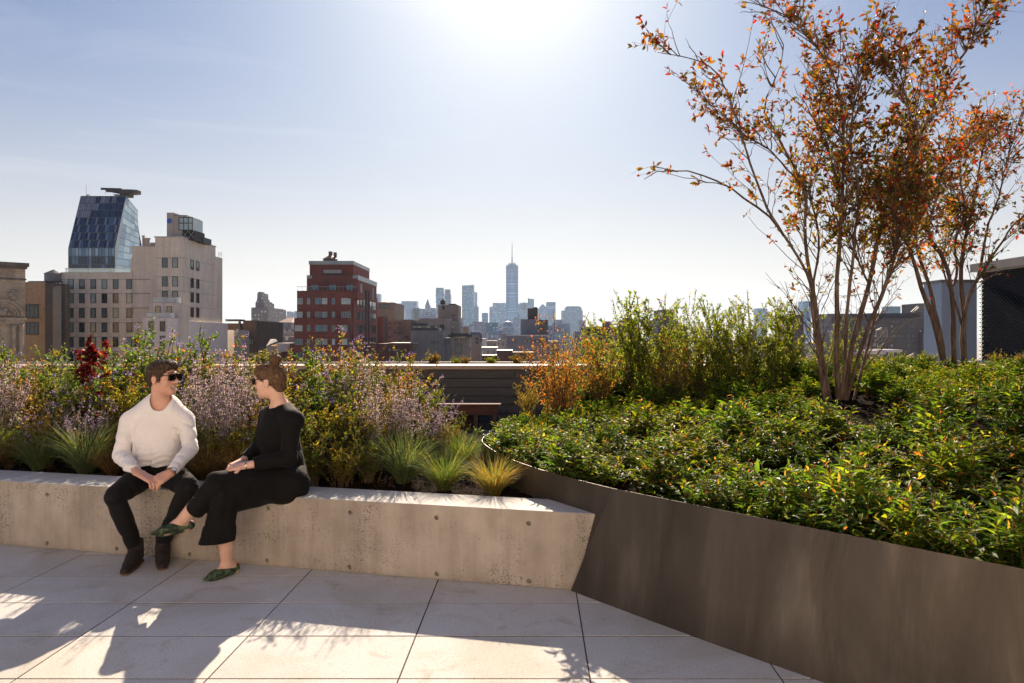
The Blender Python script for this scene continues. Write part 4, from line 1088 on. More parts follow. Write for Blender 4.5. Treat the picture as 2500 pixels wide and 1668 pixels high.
simple('office_block', 'low violet mass filling the haze below the comb crowned tower', [(690, 800, 1085, 1400, 40), (400, 700, 1000, 1900, 40)], z3, hz1('mid_f', (.22, .22, .26)), 'building')
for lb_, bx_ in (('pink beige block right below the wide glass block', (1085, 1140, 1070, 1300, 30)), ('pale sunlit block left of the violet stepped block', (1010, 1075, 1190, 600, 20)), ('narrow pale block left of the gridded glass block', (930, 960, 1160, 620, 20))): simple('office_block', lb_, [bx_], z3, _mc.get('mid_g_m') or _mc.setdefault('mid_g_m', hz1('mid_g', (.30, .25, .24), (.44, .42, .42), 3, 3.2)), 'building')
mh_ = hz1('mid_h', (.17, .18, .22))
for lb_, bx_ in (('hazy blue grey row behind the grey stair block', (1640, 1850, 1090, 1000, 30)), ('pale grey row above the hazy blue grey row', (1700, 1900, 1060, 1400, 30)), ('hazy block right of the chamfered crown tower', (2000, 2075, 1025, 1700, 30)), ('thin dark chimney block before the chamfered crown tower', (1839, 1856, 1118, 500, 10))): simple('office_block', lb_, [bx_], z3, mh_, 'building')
# fabric of low roofs down to the parapet, as blocks of their own
rl = random.Random(77)
lowm = [grid_mat('low_%d' % k, c, w_, 2.6, 3.2, .45, .5) for k, (c, w_) in enumerate([((.24, .17, .14), (.1, .1, .1)), ((.33, .28, .25), (.14, .14, .14)), ((.16, .08, .06), (.25, .24, .22)), ((.30, .30, .31), (.14, .15, .17)), ((.40, .36, .32), (.2, .2, .2))])]
kinds = ['brown brick', 'buff', 'red brick', 'grey', 'cream']
seen = ['just left of the stepped tower', 'under the stepped tower', 'under the hipped roof', 'left of the red brick block', 'below the comb crowned tower', 'below the wide glass block', 'below the tallest tower', 'beneath the pyramid roofed tower', 'behind the orange shrub', 'behind the tallest green shrub', 'behind the middle green shrubs', 'behind the right green shrubs', 'left of the crape myrtle stems', 'between the crape myrtle stems', 'right of the crape myrtle stems']
pxs = [585, 628, 665, 700, 1150, 1185, 1235, 1345, 1420, 1490, 1560, 1660, 1790, 1900, 1985]
for k, px in enumerate(pxs):
    Y = rl.uniform(300, 620); py = rl.uniform(822, 842); w_ = rl.uniform(34, 60); mk = k % 5
    g = MB(); x0, x1 = WX(px - w_ / 2, Y), WX(px + w_ / 2, Y); zt0 = WZ(py, Y)
    g.box(x0, x1, Y, Y + 22, GZ + .01, zt0); g.box(x0 + 1, x0 + 4, Y + 6, Y + 10, zt0, zt0 + 3)
    tag(g.build('low_building', lowm[mk]), 'low %s roofscape building %s' % (kinds[mk], seen[k]), 'building')
# ---- right hand side of the skyline
simple('brown_tower', 'brown blocky tower rising behind the tall green shrubs', [(462, 528, 418, 300, 18), (440, 545, 470, 302, 20), (500, 590, 500, 310, 20)], zr, grid_mat('brn_t', (.12, .085, .075), (.05, .05, .05), 3, 3.4), 'building')
simple('brown_block', 'small dark brown block behind the left green shrub', [(266, 332, 470, 310, 15), (270, 300, 462, 312, 8)], zr, plain('brn_u', (.10, .07, .06), .8), 'building')
root = building('open_deck_building', 'brown concrete structure with open dark floors behind the orange shrub', WX(1490, 240), 240)
g = MB(); fb(g, zr, 60, 285, 510, 242, 12); g.build('core', plain('deck_dark', (.05, .045, .04), .8), root)
g = MB()
for v in (508, 555, 575, 600, 628): fb(g, zr, 58, 285, v, 240, 14, v + 8)
for u in (60, 105, 160, 215, 270): fb(g, zr, u, u + 7, 516, 240.2, 1, 628)
fb(g, zr, 160, 200, 480, 244, 5, 508); fb(g, zr, 215, 255, 525, 239.8, 5, 560)
g.build('frame', plain('deck_frame', (.26, .19, .15), .8, scale=.5), root)
simple('glass_tower_slim', 'slim bright blue tower seen left of the crape myrtle stems', [(1197, 1240, 375, 2400, 40)], zr, hz1('far_s', (.14, .30, .42)), 'skyscraper')
simple('glass_tower_slim', 'pale blue square tower peeping over the green shrubs', [(960, 1010, 412, 2400, 40)], zr, hz1('far_t', (.24, .36, .42)), 'skyscraper')
simple('brown_block', 'flat brown block between slim blue tower and shrubs', [(1120, 1200, 450, 300, 15), (1150, 1196, 445, 302, 10)], zr, plain('brn_v', (.15, .10, .09), .8), 'building')
simple('dark_block', 'dark grey wing behind the crape myrtle stems', [(1345, 1480, 440, 330, 20), (1430, 1600, 500, 300, 20)], zr, grid_mat('dk_w', (.15, .14, .145), (.07, .07, .08), 2.8, 3.2), 'building')
simple('roof_block', 'pale blue flat block standing above the long dark apartment house', [(1652, 1702, 405, 900, 20), (1648, 1706, 402, 902, 18)], zr, plain('blu_blk', (.16, .30, .38), .6), 'building')
root = building('long_apartment_house', 'long dark grey brown apartment house with rows of windows right of the tree', WX(2200, 260), 260)
am = brick_mat('apt_brick', (.125, .105, .10), (.16, .135, .125), 1, (.12, .10, .10), .012, .2)
YA = 260
g = MB(); fb(g, zR, 60, 860, 868, YA, 22); fb(g, zR, 100, 720, 808, YA + 4, 16); g.build('wall', am, root)
g = MB(); fb(g, zR, 706, 840, 690, YA + 6, 12); fb(g, zR, 750, 840, 1040, YA - 2, 2); g.build('stair_tower', plain('apt_tower', (.17, .155, .15), .8, scale=.4), root)
g = MB(); g.bar(P(*zR(610, 798), YA + 3), P(*zR(690, 725), YA + 3), .3, 5); g.bar(P(*zR(640, 800), YA + 3), P(*zR(705, 740), YA + 3), .3, 5); fb(g, zR, 640, 705, 775, YA + 3, 1, 783); fb(g, zR, 640, 810, 862, YA - .3, 2, 868); g.build('roof_frame', plain('apt_frame', (.26, .23, .20), .6), root)
rr = random.Random(12); cnt = 0
for j, v in enumerate((908, 966, 1022, 1080, 1136, 1194, 1250)):
    for (u, w_) in ((178, 24), (205, 24), (378, 24), (406, 24), (450, 11), (465, 11), (503, 13), (520, 13), (582, 13), (599, 13), (632, 13), (650, 13), (722, 22), (765, 12), (795, 12)):
        if u < 240 and v < 960: continue
        px, py = zR(u, v); window(root, WX(px, YA), YA, WZ(py, YA), w_ / SRR / F * YA, 24 / SRR / F * YA, rr.choice([G_GREY, G_DARK, G_GREY, G_DARK, G_PALE]), plain('apt_wf', (.20, .18, .17), .6), bar=.07); cnt += 1
        if cnt >= 98: break
    if cnt >= 98: break
wt = thing('water_tower', tuple(P(*zR(260, 1140), 215)), 'round wooden rooftop water tower with conical roof before the long apartment house', 'water tower')
q = P(*zR(260, 1100), 215); tw = plain('tank_wood', (.20, .17, .15), .8, scale=2)
g = MB(); g.lathe(q, [(1.7, 0), (1.72, 2.35)], 18); g.build('tank', tw, wt)
g = MB(); g.lathe((q[0], q[1], q[2] + 2.36), [(1.85, 0), (.08, 1.0)], 18); g.build('roof', plain('tank_roof', (.12, .10, .09), .7), wt)
g = MB()
for a, b_ in ((-1.1, -1.1), (1.1, -1.1), (-1.1, 1.1), (1.1, 1.1)): g.bar((q[0] + a, q[1] + b_, q[2] - 6), (q[0] + a, q[1] + b_, q[2] - .02), .14, 5)
g.bar((q[0] - 1.1, q[1] - 1.1, q[2] - 3), (q[0] + 1.1, q[1] - 1.1, q[2] - .3), .08, 4); g.build('stand', F_DARK, wt)
wt = thing('water_tower', tuple(P(*zR(650, 1380), 120)), 'round tank with brown conical roof peeping above the parapet cap', 'water tower')
q = P(*zR(645, 1362), 120); g = MB(); g.lathe(q, [(1.45, -6), (1.45, -.02)], 18); g.build('tank', tw, wt)
g = MB(); g.lathe(q, [(1.6, 0), (.9, .7), (.2, 1.12), (.2, 1.3)], 18); g.build('roof', plain('tank_roof2', (.30, .21, .16), .8, scale=2), wt)
root = building('pale_porch_building', 'pale low rooftop structure with white fascia right of the tree stems', WX(2175, 150), 150)
g = MB(); fb(g, zR, 300, 505, 1245, 150, 8, 1275); fb(g, zR, 120, 310, 1255, 151, 8, 1300); g.build('fascia', plain('fascia_white', (.60, .55, .54), .6), root)
g = MB(); fb(g, zR, 120, 500, 1275, 152, 6); g.build('wall', plain('porch_dark', (.12, .10, .10), .8), root)
for u in (345, 395, 470):
    g = MB(); fb(g, zR, u, u + 8, 1275, 150.2, .3, 1340); g.build('post', F_PALE, root)

# ---- neighbouring roof: grey stucco shaft and the dark screened plant building
root = thing('stucco_shaft', (11.8, 18.3, GZ), 'smooth pale grey stucco shaft with metal coping right of the long apartment house', 'building')
g = MB(); xl = WX(2299, 18); g.box(xl, 12.16, 18, 18.78, GZ + .01, WZ(690, 18)); g.build('wall', plain('stucco', (.29, .36, .46), .85, scale=1.2, var=.08, bmp=.15, bscale=30), root)
g = MB(); g.box(xl - .03, 12.17, 17.96, 18.82, WZ(690, 18), WZ(683, 18)); g.build('coping', plain('shaft_coping', (.16, .16, .165), .5), root)
sb_ = thing('screened_plant_building', (13, 15, GZ), 'dark rooftop plant building clad in expanded metal mesh under a pale sloping roof edge', 'building')
XS = 12.2; ztop = WZ(664, 18)
g = MB(); n_ = 0
zz = .6; mesh_v = []
V = []; Q = []
ya, yb = 10.0, 17.95
nseg = 132; dyy = (yb - ya) / nseg
rows_n = int((ztop - .6) / .052)
for j in range(rows_n):
    zc = .6 + j * .052
    ph = (j % 2)
    for i in range(nseg + 1):
        zz = zc + (.013 if (i + ph) % 2 else -.013)
        y = ya + i * dyy
        V += [(XS - .012, y, zz - .012), (XS + .006, y, zz + .010)]
    b0 = len(V) - 2 * (nseg + 1)
    Q += [(b0 + 2 * i, b0 + 2 * i + 2, b0 + 2 * i + 3, b0 + 2 * i + 1) for i in range(nseg)]
link('mesh_screen', np_mesh('mesh_screen', V, quads=Q, mat=plain('screen_metal', (.045, .045, .048), .5, .5)), sb_)
# backing in two leaves, the sky shows through the slot between them
zl = lambda y, up: 0
g = MB(); bk = plain('plant_black', (.012, .012, .013), .8)
def leaf_(pts):
    n = len(pts); vs = [(XS + .05, y, z) for y, z in pts] + [(XS + .10, y, z) for y, z in pts]
    g.add(vs, [tuple(range(n)), tuple(range(n, 2 * n))[::-1]] + [(i, n + i, n + (i + 1) % n, (i + 1) % n) for i in range(n)])
def yz(px, py): t = (px - 1250) / F; Y = (XS + .05) / t; return (Y, WZ(py, Y))
a0, a1 = yz(2391, 676), yz(2500, 752); b0, b1 = yz(2391, 690), yz(2500, 768)
e = 4.0
def ext(a, b_, k): return (b_[0] + (b_[0] - a[0]) * k, b_[1] + (b_[1] - a[1]) * k)
A2, B2 = ext(a0, a1, e), ext(b0, b1, e)
leaf_([(17.95, ztop - .03), (17.95, a0[1] + .05), a0, a1, A2, (A2[0], ztop - .03)])
leaf_([(17.95, .3), (17.95, b0[1] + .05), b0, b1, B2, (B2[0], .3)])
g.build('backing', bk, sb_)
g = MB()
for y in (17.9, 16.2, 14.5, 12.8): g.box(XS + .11, XS + .16, y - .04, y + .04, .2, ztop - .02)
g.build('post', bk, sb_)
g = MB(); g.box(XS - .12, XS + 6, 9.6, 18.15, ztop, ztop + .21); g.build('roof_edge', plain('edge_taupe', (.36, .31, .26), .5, scale=1), sb_)
g = MB(); g.box(XS + .5, XS + 6, 10, 17.9, GZ + .01, .9); g.box(XS + .11, XS + 6, 17.9, 17.96, .91, 2.45); g.build('wall', bk, sb_)
root = thing('rooftop_curb', (13, 15.5, GZ), 'low white roof curb running in front of the dark screened plant building', 'curb')
g = MB(); g.prism([(WX(2305, 17.5), 17.5), (WX(2475, 15.5), 15.5), (14.5, 15.7), (14.5, 17.6)], .80, .93); g.build('curb', plain('curb_white', (.72, .70, .68), .6), root)
# ================================================================ PLANTS
RS = np.random.RandomState
def leaf_mat(name, trans=.45, rough=.42, spec=.4, tboost=1.5, tint=(1.05, 1.03, .42)):
    m, nt, b = new_mat(name)
    at = nt.nodes.new('ShaderNodeAttribute'); at.attribute_name = 'Col'
    nt.links.new(at.outputs['Color'], b.inputs['Base Color'])
    b.inputs['Roughness'].default_value = rough; b.inputs['Specular IOR Level'].default_value = spec
    t = nt.nodes.new('ShaderNodeBsdfTranslucent')
    bc = nt.nodes.new('ShaderNodeMixRGB'); bc.blend_type = 'MULTIPLY'; bc.inputs[0].default_value = 1
    bc.inputs[2].default_value = (*[tboost * q for q in tint], 1)
    nt.links.new(at.outputs['Color'], bc.inputs[1]); nt.links.new(bc.outputs[0], t.inputs['Color'])
    mx = nt.nodes.new('ShaderNodeMixShader'); mx.inputs[0].default_value = trans
    nt.links.new(b.outputs[0], mx.inputs[1]); nt.links.new(t.outputs[0], mx.inputs[2])
    nt.links.new(mx.outputs[0], nt.nodes['Material Output'].inputs['Surface'])
    return m
LEAF = leaf_mat('leaf', .50, .50, .20, 2.6)
TLEAF = leaf_mat('autumn_leaf', .5, .45, .3, 1.7)
PETAL = leaf_mat('petal', .45, .7, .1, 1.5, (1.05, .95, .88))
GRASSM = leaf_mat('grass_blade', .4, .6, .12, 2.0)
def bark_mat():
    m, nt, b = new_mat('crape_bark')
    v = objvec(nt, (1, 1, .25))
    c = ramp(nt, noise(nt, 14, 6, .6, v, .6), [(.32, (.045, .024, .015)), (.48, (.10, .06, .04)), (.62, (.18, .12, .082)), (.75, (.27, .20, .145))])
    nt.links.new(c, b.inputs['Base Color']); b.inputs['Roughness'].default_value = .75
    bump(nt, b, noise(nt, 60, 5, .6, v, .5), .5, .006)
    return m
BARK = bark_mat()
STEM = plain('stem', (.10, .065, .04), .7, scale=20)

def unit(a): return a / (np.linalg.norm(a, axis=-1, keepdims=True) + 1e-12)

def leaves(P_, D, Nn, L, W, C, curl=.15, simple=False):
    """leaf blades folded along the midrib: P base, D direction, Nn normal hint"""
    D = unit(D); S = unit(np.cross(D, Nn)); U = np.cross(S, D)
    L = L[:, None]; W = W[:, None]
    if simple:
        v = np.stack([P_, P_ + D * L * .45 + S * W * .5 + U * W * .12, P_ + D * L - U * L * curl, P_ + D * L * .45 - S * W * .5 + U * W * .12], 1)
        n = len(P_); b = np.arange(n)[:, None] * 4
        q = b + np.array([0, 1, 2, 3])
        return v.reshape(-1, 3), q, None, np.repeat(C, 4, 0)
    f = U * W * .16
    v = np.stack([P_, P_ + D * L * .28 + S * W * .42 + f, P_ + D * L * .66 + S * W * .40 + f - U * L * curl * .4,
                  P_ + D * L - U * L * curl, P_ + D * L * .66 - S * W * .40 + f - U * L * curl * .4, P_ + D * L * .28 - S * W * .42 + f,
                  P_ + D * L * .5 - U * L * curl * .15], 1)
    n = len(P_); b = np.arange(n)[:, None] * 7
    q = np.concatenate([b + np.array([0, 1, 2, 6]), b + np.array([6, 4, 5, 0])])
    t = np.concatenate([b + np.array([6, 2, 3]), b + np.array([6, 3, 4])])
    return v.reshape(-1, 3), q, t, np.repeat(C, 7, 0)

def tubes(PL, Rr, k=4, C=None):
    """PL (N,n,3) polylines, Rr (N,n) radii"""
    Nn_, n, _ = PL.shape
    T_ = np.gradient(PL, axis=1); T_ = unit(T_)
    ref = np.where(np.abs(T_[..., 2:3]) > .9, np.array([1., 0, 0]), np.array([0, 0, 1.]))
    A = unit(np.cross(T_, ref)); B_ = np.cross(T_, A)
    a = np.arange(k) * 2 * np.pi / k
    v = PL[:, :, None, :] + Rr[:, :, None, None] * (A[:, :, None, :] * np.cos(a)[None, None, :, None] + B_[:, :, None, :] * np.sin(a)[None, None, :, None])
    idx = np.arange(Nn_ * n * k).reshape(Nn_, n, k)
    q = np.stack([idx[:, :-1, :], np.roll(idx, -1, 2)[:, :-1, :], np.roll(idx, -1, 2)[:, 1:, :], idx[:, 1:, :]], -1).reshape(-1, 4)
    return v.reshape(-1, 3), q

def arcs(r, n, N_, base, az, lean, H, bend, wob=.02):
    """curved stems: start at base (N,3), azimuth, initial lean from vertical, length H, extra bend along the way"""
    t = np.linspace(0, 1, n)
    ang = lean[:, None] + bend[:, None] * t[None, :]
    ds = (H / (n - 1))[:, None]
    dx = np.sin(ang) * ds; dz = np.cos(ang) * ds
    rx = np.concatenate([np.zeros((N_, 1)), np.cumsum(dx[:, :-1], 1)], 1); rz = np.concatenate([np.zeros((N_, 1)), np.cumsum(dz[:, :-1], 1)], 1)
    Pn = base[:, None, :] + np.stack([rx * np.cos(az)[:, None], rx * np.sin(az)[:, None], rz], -1)
    w_ = r.randn(N_, n, 3) * wob * t[None, :, None]
    return Pn + w_

def at_t(PL, i, t):
    n = PL.shape[1]; f = t * (n - 1); k = np.minimum(f.astype(int), n - 2); u = (f - k)[:, None]
    return PL[i, k] * (1 - u) + PL[i, k + 1] * u, unit(PL[i, k + 1] - PL[i, k])

def pick(r, pal, n, var=.18):
    pal = np.array(pal); w_ = pal[:, 3] / pal[:, 3].sum()
    c = pal[r.choice(len(pal), n, p=w_), :3]
    return np.clip(c * (1 + var * r.randn(n, 1)) * (1 + .06 * r.randn(n, 3)), .004, .95)

class Batch:
    def __init__(s): s.V = []; s.Q = []; s.T = []; s.C = []; s.n = 0
    def add(s, v, q=None, t=None, c=None):
        if q is not None: s.Q.append(q + s.n)
        if t is not None: s.T.append(t + s.n)
        if c is None: c = np.tile([[.1, .07, .04]], (len(v), 1))
        elif np.ndim(c) == 1: c = np.tile([c], (len(v), 1))
        s.V.append(v); s.C.append(c); s.n += len(v)
    def mesh(s, name, mat, smooth=False):
        return np_mesh(name, np.concatenate(s.V), np.concatenate(s.Q) if s.Q else None, np.concatenate(s.T) if s.T else None, np.concatenate(s.C), mat, smooth)

PAL_OLIVE = [(.075, .11, .018, 4), (.11, .13, .02, 3), (.17, .12, .025, 1.5), (.26, .12, .03, .5), (.045, .07, .015, 2)]
PAL_GREEN = [(.06, .11, .02, 4), (.10, .15, .025, 3), (.15, .17, .03, 2), (.04, .07, .015, 2), (.28, .15, .03, .5)]
PAL_RUST = [(.20, .09, .03, 3), (.14, .09, .025, 3), (.09, .09, .02, 4), (.32, .12, .03, .7), (.26, .16, .09, 2)]
PAL_YEL = [(.24, .18, .025, 4), (.12, .14, .02, 3), (.28, .18, .03, 2), (.07, .09, .015, 2)]
PAL_RED = [(.11, .009, .011, 4), (.07, .006, .009, 4), (.24, .02, .015, 1), (.03, .008, .008, 2)]
PAL_ORANGE = [(.36, .13, .035, 4), (.28, .15, .04, 3), (.20, .15, .03, 3), (.42, .10, .04, 1), (.13, .14, .03, 1)]
PAL_LIME = [(.13, .17, .022, 4), (.19, .21, .025, 4), (.07, .12, .02, 3), (.25, .22, .04, 1)]
PAL_GC = [(.16, .08, .03, .2), (.038, .078, .011, 5), (.065, .11, .014, 4), (.14, .17, .018, 2), (.025, .05, .010, 3)]
VIOLET = [(.36, .28, .62, 3), (.48, .40, .72, 2), (.26, .20, .50, 2)]
LILAC = [(.56, .48, .47, 4), (.66, .57, .54, 4), (.40, .30, .48, 3), (.34, .27, .55, 1)]

def mk_bush(name, seed, H, Rd, ns, nl, Ls, pal, lean=.55, flowers=0, fpal=VIOLET, low=.12, up=.25, tipcol=None, wr=.45, side=6, hv=.62):
    """returns (foliage mesh, stem mesh, flower mesh or None)"""
    r = RS(seed)
    base = np.stack([r.randn(ns) * Rd * .12, r.randn(ns) * Rd * .12, np.zeros(ns)], 1)
    az = r.rand(ns) * 2 * np.pi
    ln = r.rand(ns) ** .7 * lean
    PL = arcs(r, 8, ns, base, az, ln * .4, H * (1 - .25 * (ln / lean)) * (hv + (1.1 - hv) * r.rand(ns) ** 1.3), ln * 1.1, .012)
    # side shoots
    nsd = ns * side
    i = r.randint(0, ns, nsd); t = r.uniform(.25, .92, nsd)
    p, d = at_t(PL, i, t)
    az2 = r.rand(nsd) * 2 * np.pi
    SL = arcs(r, 5, nsd, p, az2, r.uniform(.5, 1.1, nsd), H * r.uniform(.07, .20, nsd), r.uniform(-.5, .3, nsd), .006)
    st = Batch()
    v, q = tubes(PL, np.linspace(.006, .0022, 8)[None, :] * np.ones((ns, 1)), 4); st.add(v, q)
    v, q = tubes(SL, np.linspace(.0028, .0012, 5)[None, :] * np.ones((nsd, 1)), 3); st.add(v, q)
    n1 = int(nl * .4); n2 = nl - n1
    i1 = r.randint(0, ns, n1); t1 = low + (1 - low) * r.rand(n1) ** .8
    pa, da = at_t(PL, i1, t1)
    i2 = r.randint(0, nsd, n2); pb, db = at_t(SL, i2, r.uniform(.1, 1, n2))
    pp = np.concatenate([pa, pb]); dd = np.concatenate([da, db]); nn = len(pp)
    rnd_ = unit(r.randn(nn, 3)); D = unit(dd * .5 + rnd_ * .95 + np.array([0, 0, up]))
    Nh = unit(np.array([0, 0, 1.]) + r.randn(nn, 3) * .55)
    L = Ls * r.uniform(.55, 1.15, nn)
    # tips lighter and smaller, insides darker only by being shaded
    C = pick(r, pal, nn)
    if tipcol is not None:
        k = (pp[:, 2] > H * .62) & (r.rand(nn) < .45); C[k] = pick(r, tipcol, k.sum())
    fo = Batch(); v, q, t, c = leaves(pp, D, Nh, L, L * wr * r.uniform(.8, 1.2, nn), C, r.uniform(0, .35), simple=Ls < .03); fo.add(v, q, t, c)
    fl = None
    if flowers:
        fl = Batch(); nf = flowers
        tips = np.concatenate([PL[:, -1], SL[:, -1]]); tips = tips[tips[:, 2] > H * .45]
        cen = tips[r.randint(0, len(tips), nf)] + r.randn(nf, 3) * .006
        m_ = 9
        pc = np.repeat(cen, m_, 0) + r.randn(nf * m_, 3) * .011
        v, q, t, c = leaves(pc, unit(r.randn(len(pc), 3) + [0, 0, .4]), unit(r.randn(len(pc), 3)), r.uniform(.008, .016, len(pc)), r.uniform(.006, .010, len(pc)), pick(r, fpal, len(pc)), .1, True)
        fl.add(v, q, t, c)
    return (fo.mesh('foliage', LEAF), st.mesh('stems', STEM), fl.mesh('flowers', PETAL) if fl else None)

def mk_sage(seed, H, ns, lean=.45, pal=LILAC, leafy=900):
    r = RS(seed)
    base = np.stack([r.randn(ns) * .04, r.randn(ns) * .04, np.zeros(ns)], 1)
    az = r.rand(ns) * 2 * np.pi; ln = r.rand(ns) ** .8 * lean
    PL = arcs(r, 9, ns, base, az, ln, H * r.uniform(.65, 1.08, ns), ln * .25 * r.uniform(-1, 1, ns), .008)
    nsd = ns * 5; i = r.randint(0, ns, nsd); p, d = at_t(PL, i, r.uniform(.42, .85, nsd)); az2 = r.rand(nsd) * 2 * np.pi
    SL = arcs(r, 5, nsd, p, az2, r.uniform(.35, .8, nsd), H * r.uniform(.09, .22, nsd), -r.uniform(.2, .5, nsd), .003)
    st = Batch()
    gs = (.20, .17, .17)
    v, q = tubes(PL, np.linspace(.0032, .0014, 9)[None, :] * np.ones((ns, 1)), 3); st.add(v, q, None, np.array(gs) * .6)
    v, q = tubes(SL, np.full((nsd, 5), .0013), 3); st.add(v, q, None, np.array(gs))
    fl = Batch()
    wn = ns * 9; i = r.randint(0, ns, wn); pa, da = at_t(PL, i, r.uniform(.5, 1, wn))
    wm = nsd * 4; i = r.randint(0, nsd, wm); pb, db = at_t(SL, i, r.uniform(.15, 1, wm))
    cen = np.concatenate([pa, pb]); k = 4
    pc = np.repeat(cen, k, 0); out = unit(r.randn(len(pc), 3) * np.array([1, 1, .35]))
    pc = pc + out * .004
    v, q, t, c = leaves(pc, out, unit(r.randn(len(pc), 3)), r.uniform(.006, .013, len(pc)), r.uniform(.005, .009, len(pc)), pick(r, pal, len(pc), .22), 0, True)
    fl.add(v, q, t, c)
    fo = Batch()
    i = r.randint(0, ns, leafy); p, d = at_t(PL, i, r.uniform(.05, .6, leafy))
    v, q, t, c = leaves(p, unit(d * .6 + unit(r.randn(leafy, 3))), unit(r.randn(leafy, 3)), r.uniform(.02, .04, leafy), r.uniform(.006, .011, leafy), pick(r, [(.17, .19, .12, 3), (.11, .14, .07, 3), (.20, .17, .10, 1)], leafy), .1, True)
    fo.add(v, q, t, c)
    return fl.mesh('flower_spikes', PETAL), st.mesh('stems', GRASSM), fo.mesh('foliage', LEAF)

def mk_grass(seed, H, nb, lean, pal, wd=.0012):
    nb = int(nb * 2.1)
    r = RS(seed)
    a0 = r.rand(nb) * 2 * np.pi; rr = .05 * np.sqrt(r.rand(nb))
    base = np.stack([rr * np.cos(a0), rr * np.sin(a0), np.zeros(nb)], 1)
    az = a0 + r.randn(nb) * .5
    ln = np.minimum(np.abs(r.randn(nb)) * .30 + r.rand(nb) * lean, 1.05)
    n = 8
    PL = arcs(r, n, nb, base, az, ln * .5, H * r.uniform(.35, 1.15, nb), np.minimum(ln * 1.1 + .45, 1.6 - ln * .5), .006)
    T_ = unit(np.gradient(PL, axis=1)); S = unit(np.cross(T_, unit(r.randn(nb, 1, 3) * .4 + np.array([0, 0, 1.]))))
    w_ = (wd * r.uniform(.7, 1.4, nb))[:, None] * np.array([.8, 1, 1, .95, .85, .7, .45, .05])[None, :]
    A = PL + S * w_[..., None]; B_ = PL - S * w_[..., None]
    v = np.stack([A, B_], 2).reshape(-1, 3)
    idx = np.arange(nb * n * 2).reshape(nb, n, 2)
    q = np.stack([idx[:, :-1, 0], idx[:, :-1, 1], idx[:, 1:, 1], idx[:, 1:, 0]], -1).reshape(-1, 4)
    C = np.repeat(pick(r, pal, nb), n * 2, 0)
    b_ = Batch(); b_.add(v, q, None, C)
    return b_.mesh('blades', GRASSM)

# ---------------------------------------------------------------- a plant as a thing, copies share their meshes
def plant(name, parts, loc, sc, rz, label, cat, group=None):
    o = thing(name, loc, label, cat, group, rz); o.scale = (sc, sc, sc) if np.isscalar(sc) else sc
    for pn, me in parts:
        if me is None: continue
        c = bpy.data.objects.new(pn, me); COL.objects.link(c); c.parent = o
    return o

bush_defs = {
    'olive': (mk_bush('b', 11, .95, .4, 32, 5400, 0.029, PAL_OLIVE, .75, low=.05), 'olive and rust leafed'),
    'rust': (mk_bush('b', 12, .92, .4, 34, 5400, 0.027, PAL_RUST, .8, low=.05), 'rusty orange leafed'),
    'aster': (mk_bush('b', 13, 1.02, .4, 30, 4500, 0.040, PAL_GREEN, .7, 130, low=.05), 'violet flowered green'),
    'yellow': (mk_bush('b', 14, .90, .4, 32, 5000, 0.031, PAL_YEL, .8, low=.05), 'yellow green leafed'),
    'aster2': (mk_bush('b', 16, 1.0, .4, 32, 4800, 0.037, PAL_OLIVE, .75, 90, low=.05, tipcol=PAL_ORANGE), 'orange tipped violet flowered'),
}
def bparts(k):
    fo, st, fl = bush_defs[k][0]
    return [('foliage', fo), ('stems', st), ('blossoms', fl)]
# (px of the middle, distance, kind, scale)  - rear row, middle row
row_back = [(-90, 7.1, 'rust', 1.103), (30, 7.0, 'aster', 1.019), (150, 7.1, 'olive', 1.072), (275, 7.0, 'rust', 1.083), (375, 7.2, 'aster', 1.219), (470, 7.0, 'aster', 1.156), (560, 7.1, 'aster2', 1.114), (655, 7.0, 'yellow', 1.051), (745, 7.1, 'rust', 1.114), (835, 6.9, 'aster2', 1.114), (925, 7.0, 'olive', 1.03), (1005, 6.8, 'aster2', 0.862)]
row_far = [(-30, 7.65, 'rust', 1.116), (90, 7.65, 'yellow', 1.116), (215, 7.65, 'olive', 1.116), (325, 7.65, 'aster', 1.116), (425, 7.65, 'aster2', 1.116), (515, 7.65, 'rust', 1.116), (610, 7.65, 'yellow', 1.004), (700, 7.65, 'olive', 1.004), (790, 7.65, 'aster', 1.004), (880, 7.65, 'aster2', 1.004), (965, 7.65, 'rust', 1.004)]
row_mid = [(-60, 6.35, 'olive', 1.0), (70, 6.3999999999999995, 'rust', 0.979), (185, 6.3, 'aster', 0.959), (300, 6.35, 'yellow', 0.979), (425, 6.3, 'aster2', 1.0), (540, 6.35, 'olive', 0.979), (670, 6.25, 'yellow', 1.0), (775, 6.35, 'aster', 1.0), (870, 6.25, 'olive', 0.979), (960, 6.3, 'rust', 0.901), (1045, 6.35, 'olive', 0.686)]
row_front = [(20, 5.85, 'olive', 0.537), (110, 5.8, 'aster2', 0.56), (225, 5.85, 'rust', 0.537), (400, 5.65, 'yellow', 0.537), (480, 5.75, 'olive', 0.537), (725, 5.45, 'yellow', 0.84), (815, 5.5, 'olive', 0.84), (620, 5.65, 'aster2', 0.56), (895, 5.7, 'yellow', 0.84), (1075, 6.0, 'rust', 0.447), (1115, 6.3, 'olive', 0.43), (520, 5.45, 'olive', 0.447), (570, 5.5, 'yellow', 0.473), (690, 5.15, 'yellow', 0.5), (760, 5.15, 'olive', 0.5), (835, 5.12, 'yellow', 0.5), (900, 5.2, 'olive', 0.5), (330, 5.6, 'yellow', 0.416), (455, 5.4, 'olive', 0.43)]
ordw = ['leftmost', 'second', 'third', 'fourth', 'fifth', 'sixth', 'seventh', 'eighth', 'ninth', 'tenth', 'eleventh', 'twelfth', 'thirteenth', 'fourteenth', 'fifteenth', 'sixteenth', 'seventeenth', 'eighteenth', 'nineteenth', 'twentieth']
rp = random.Random(21)
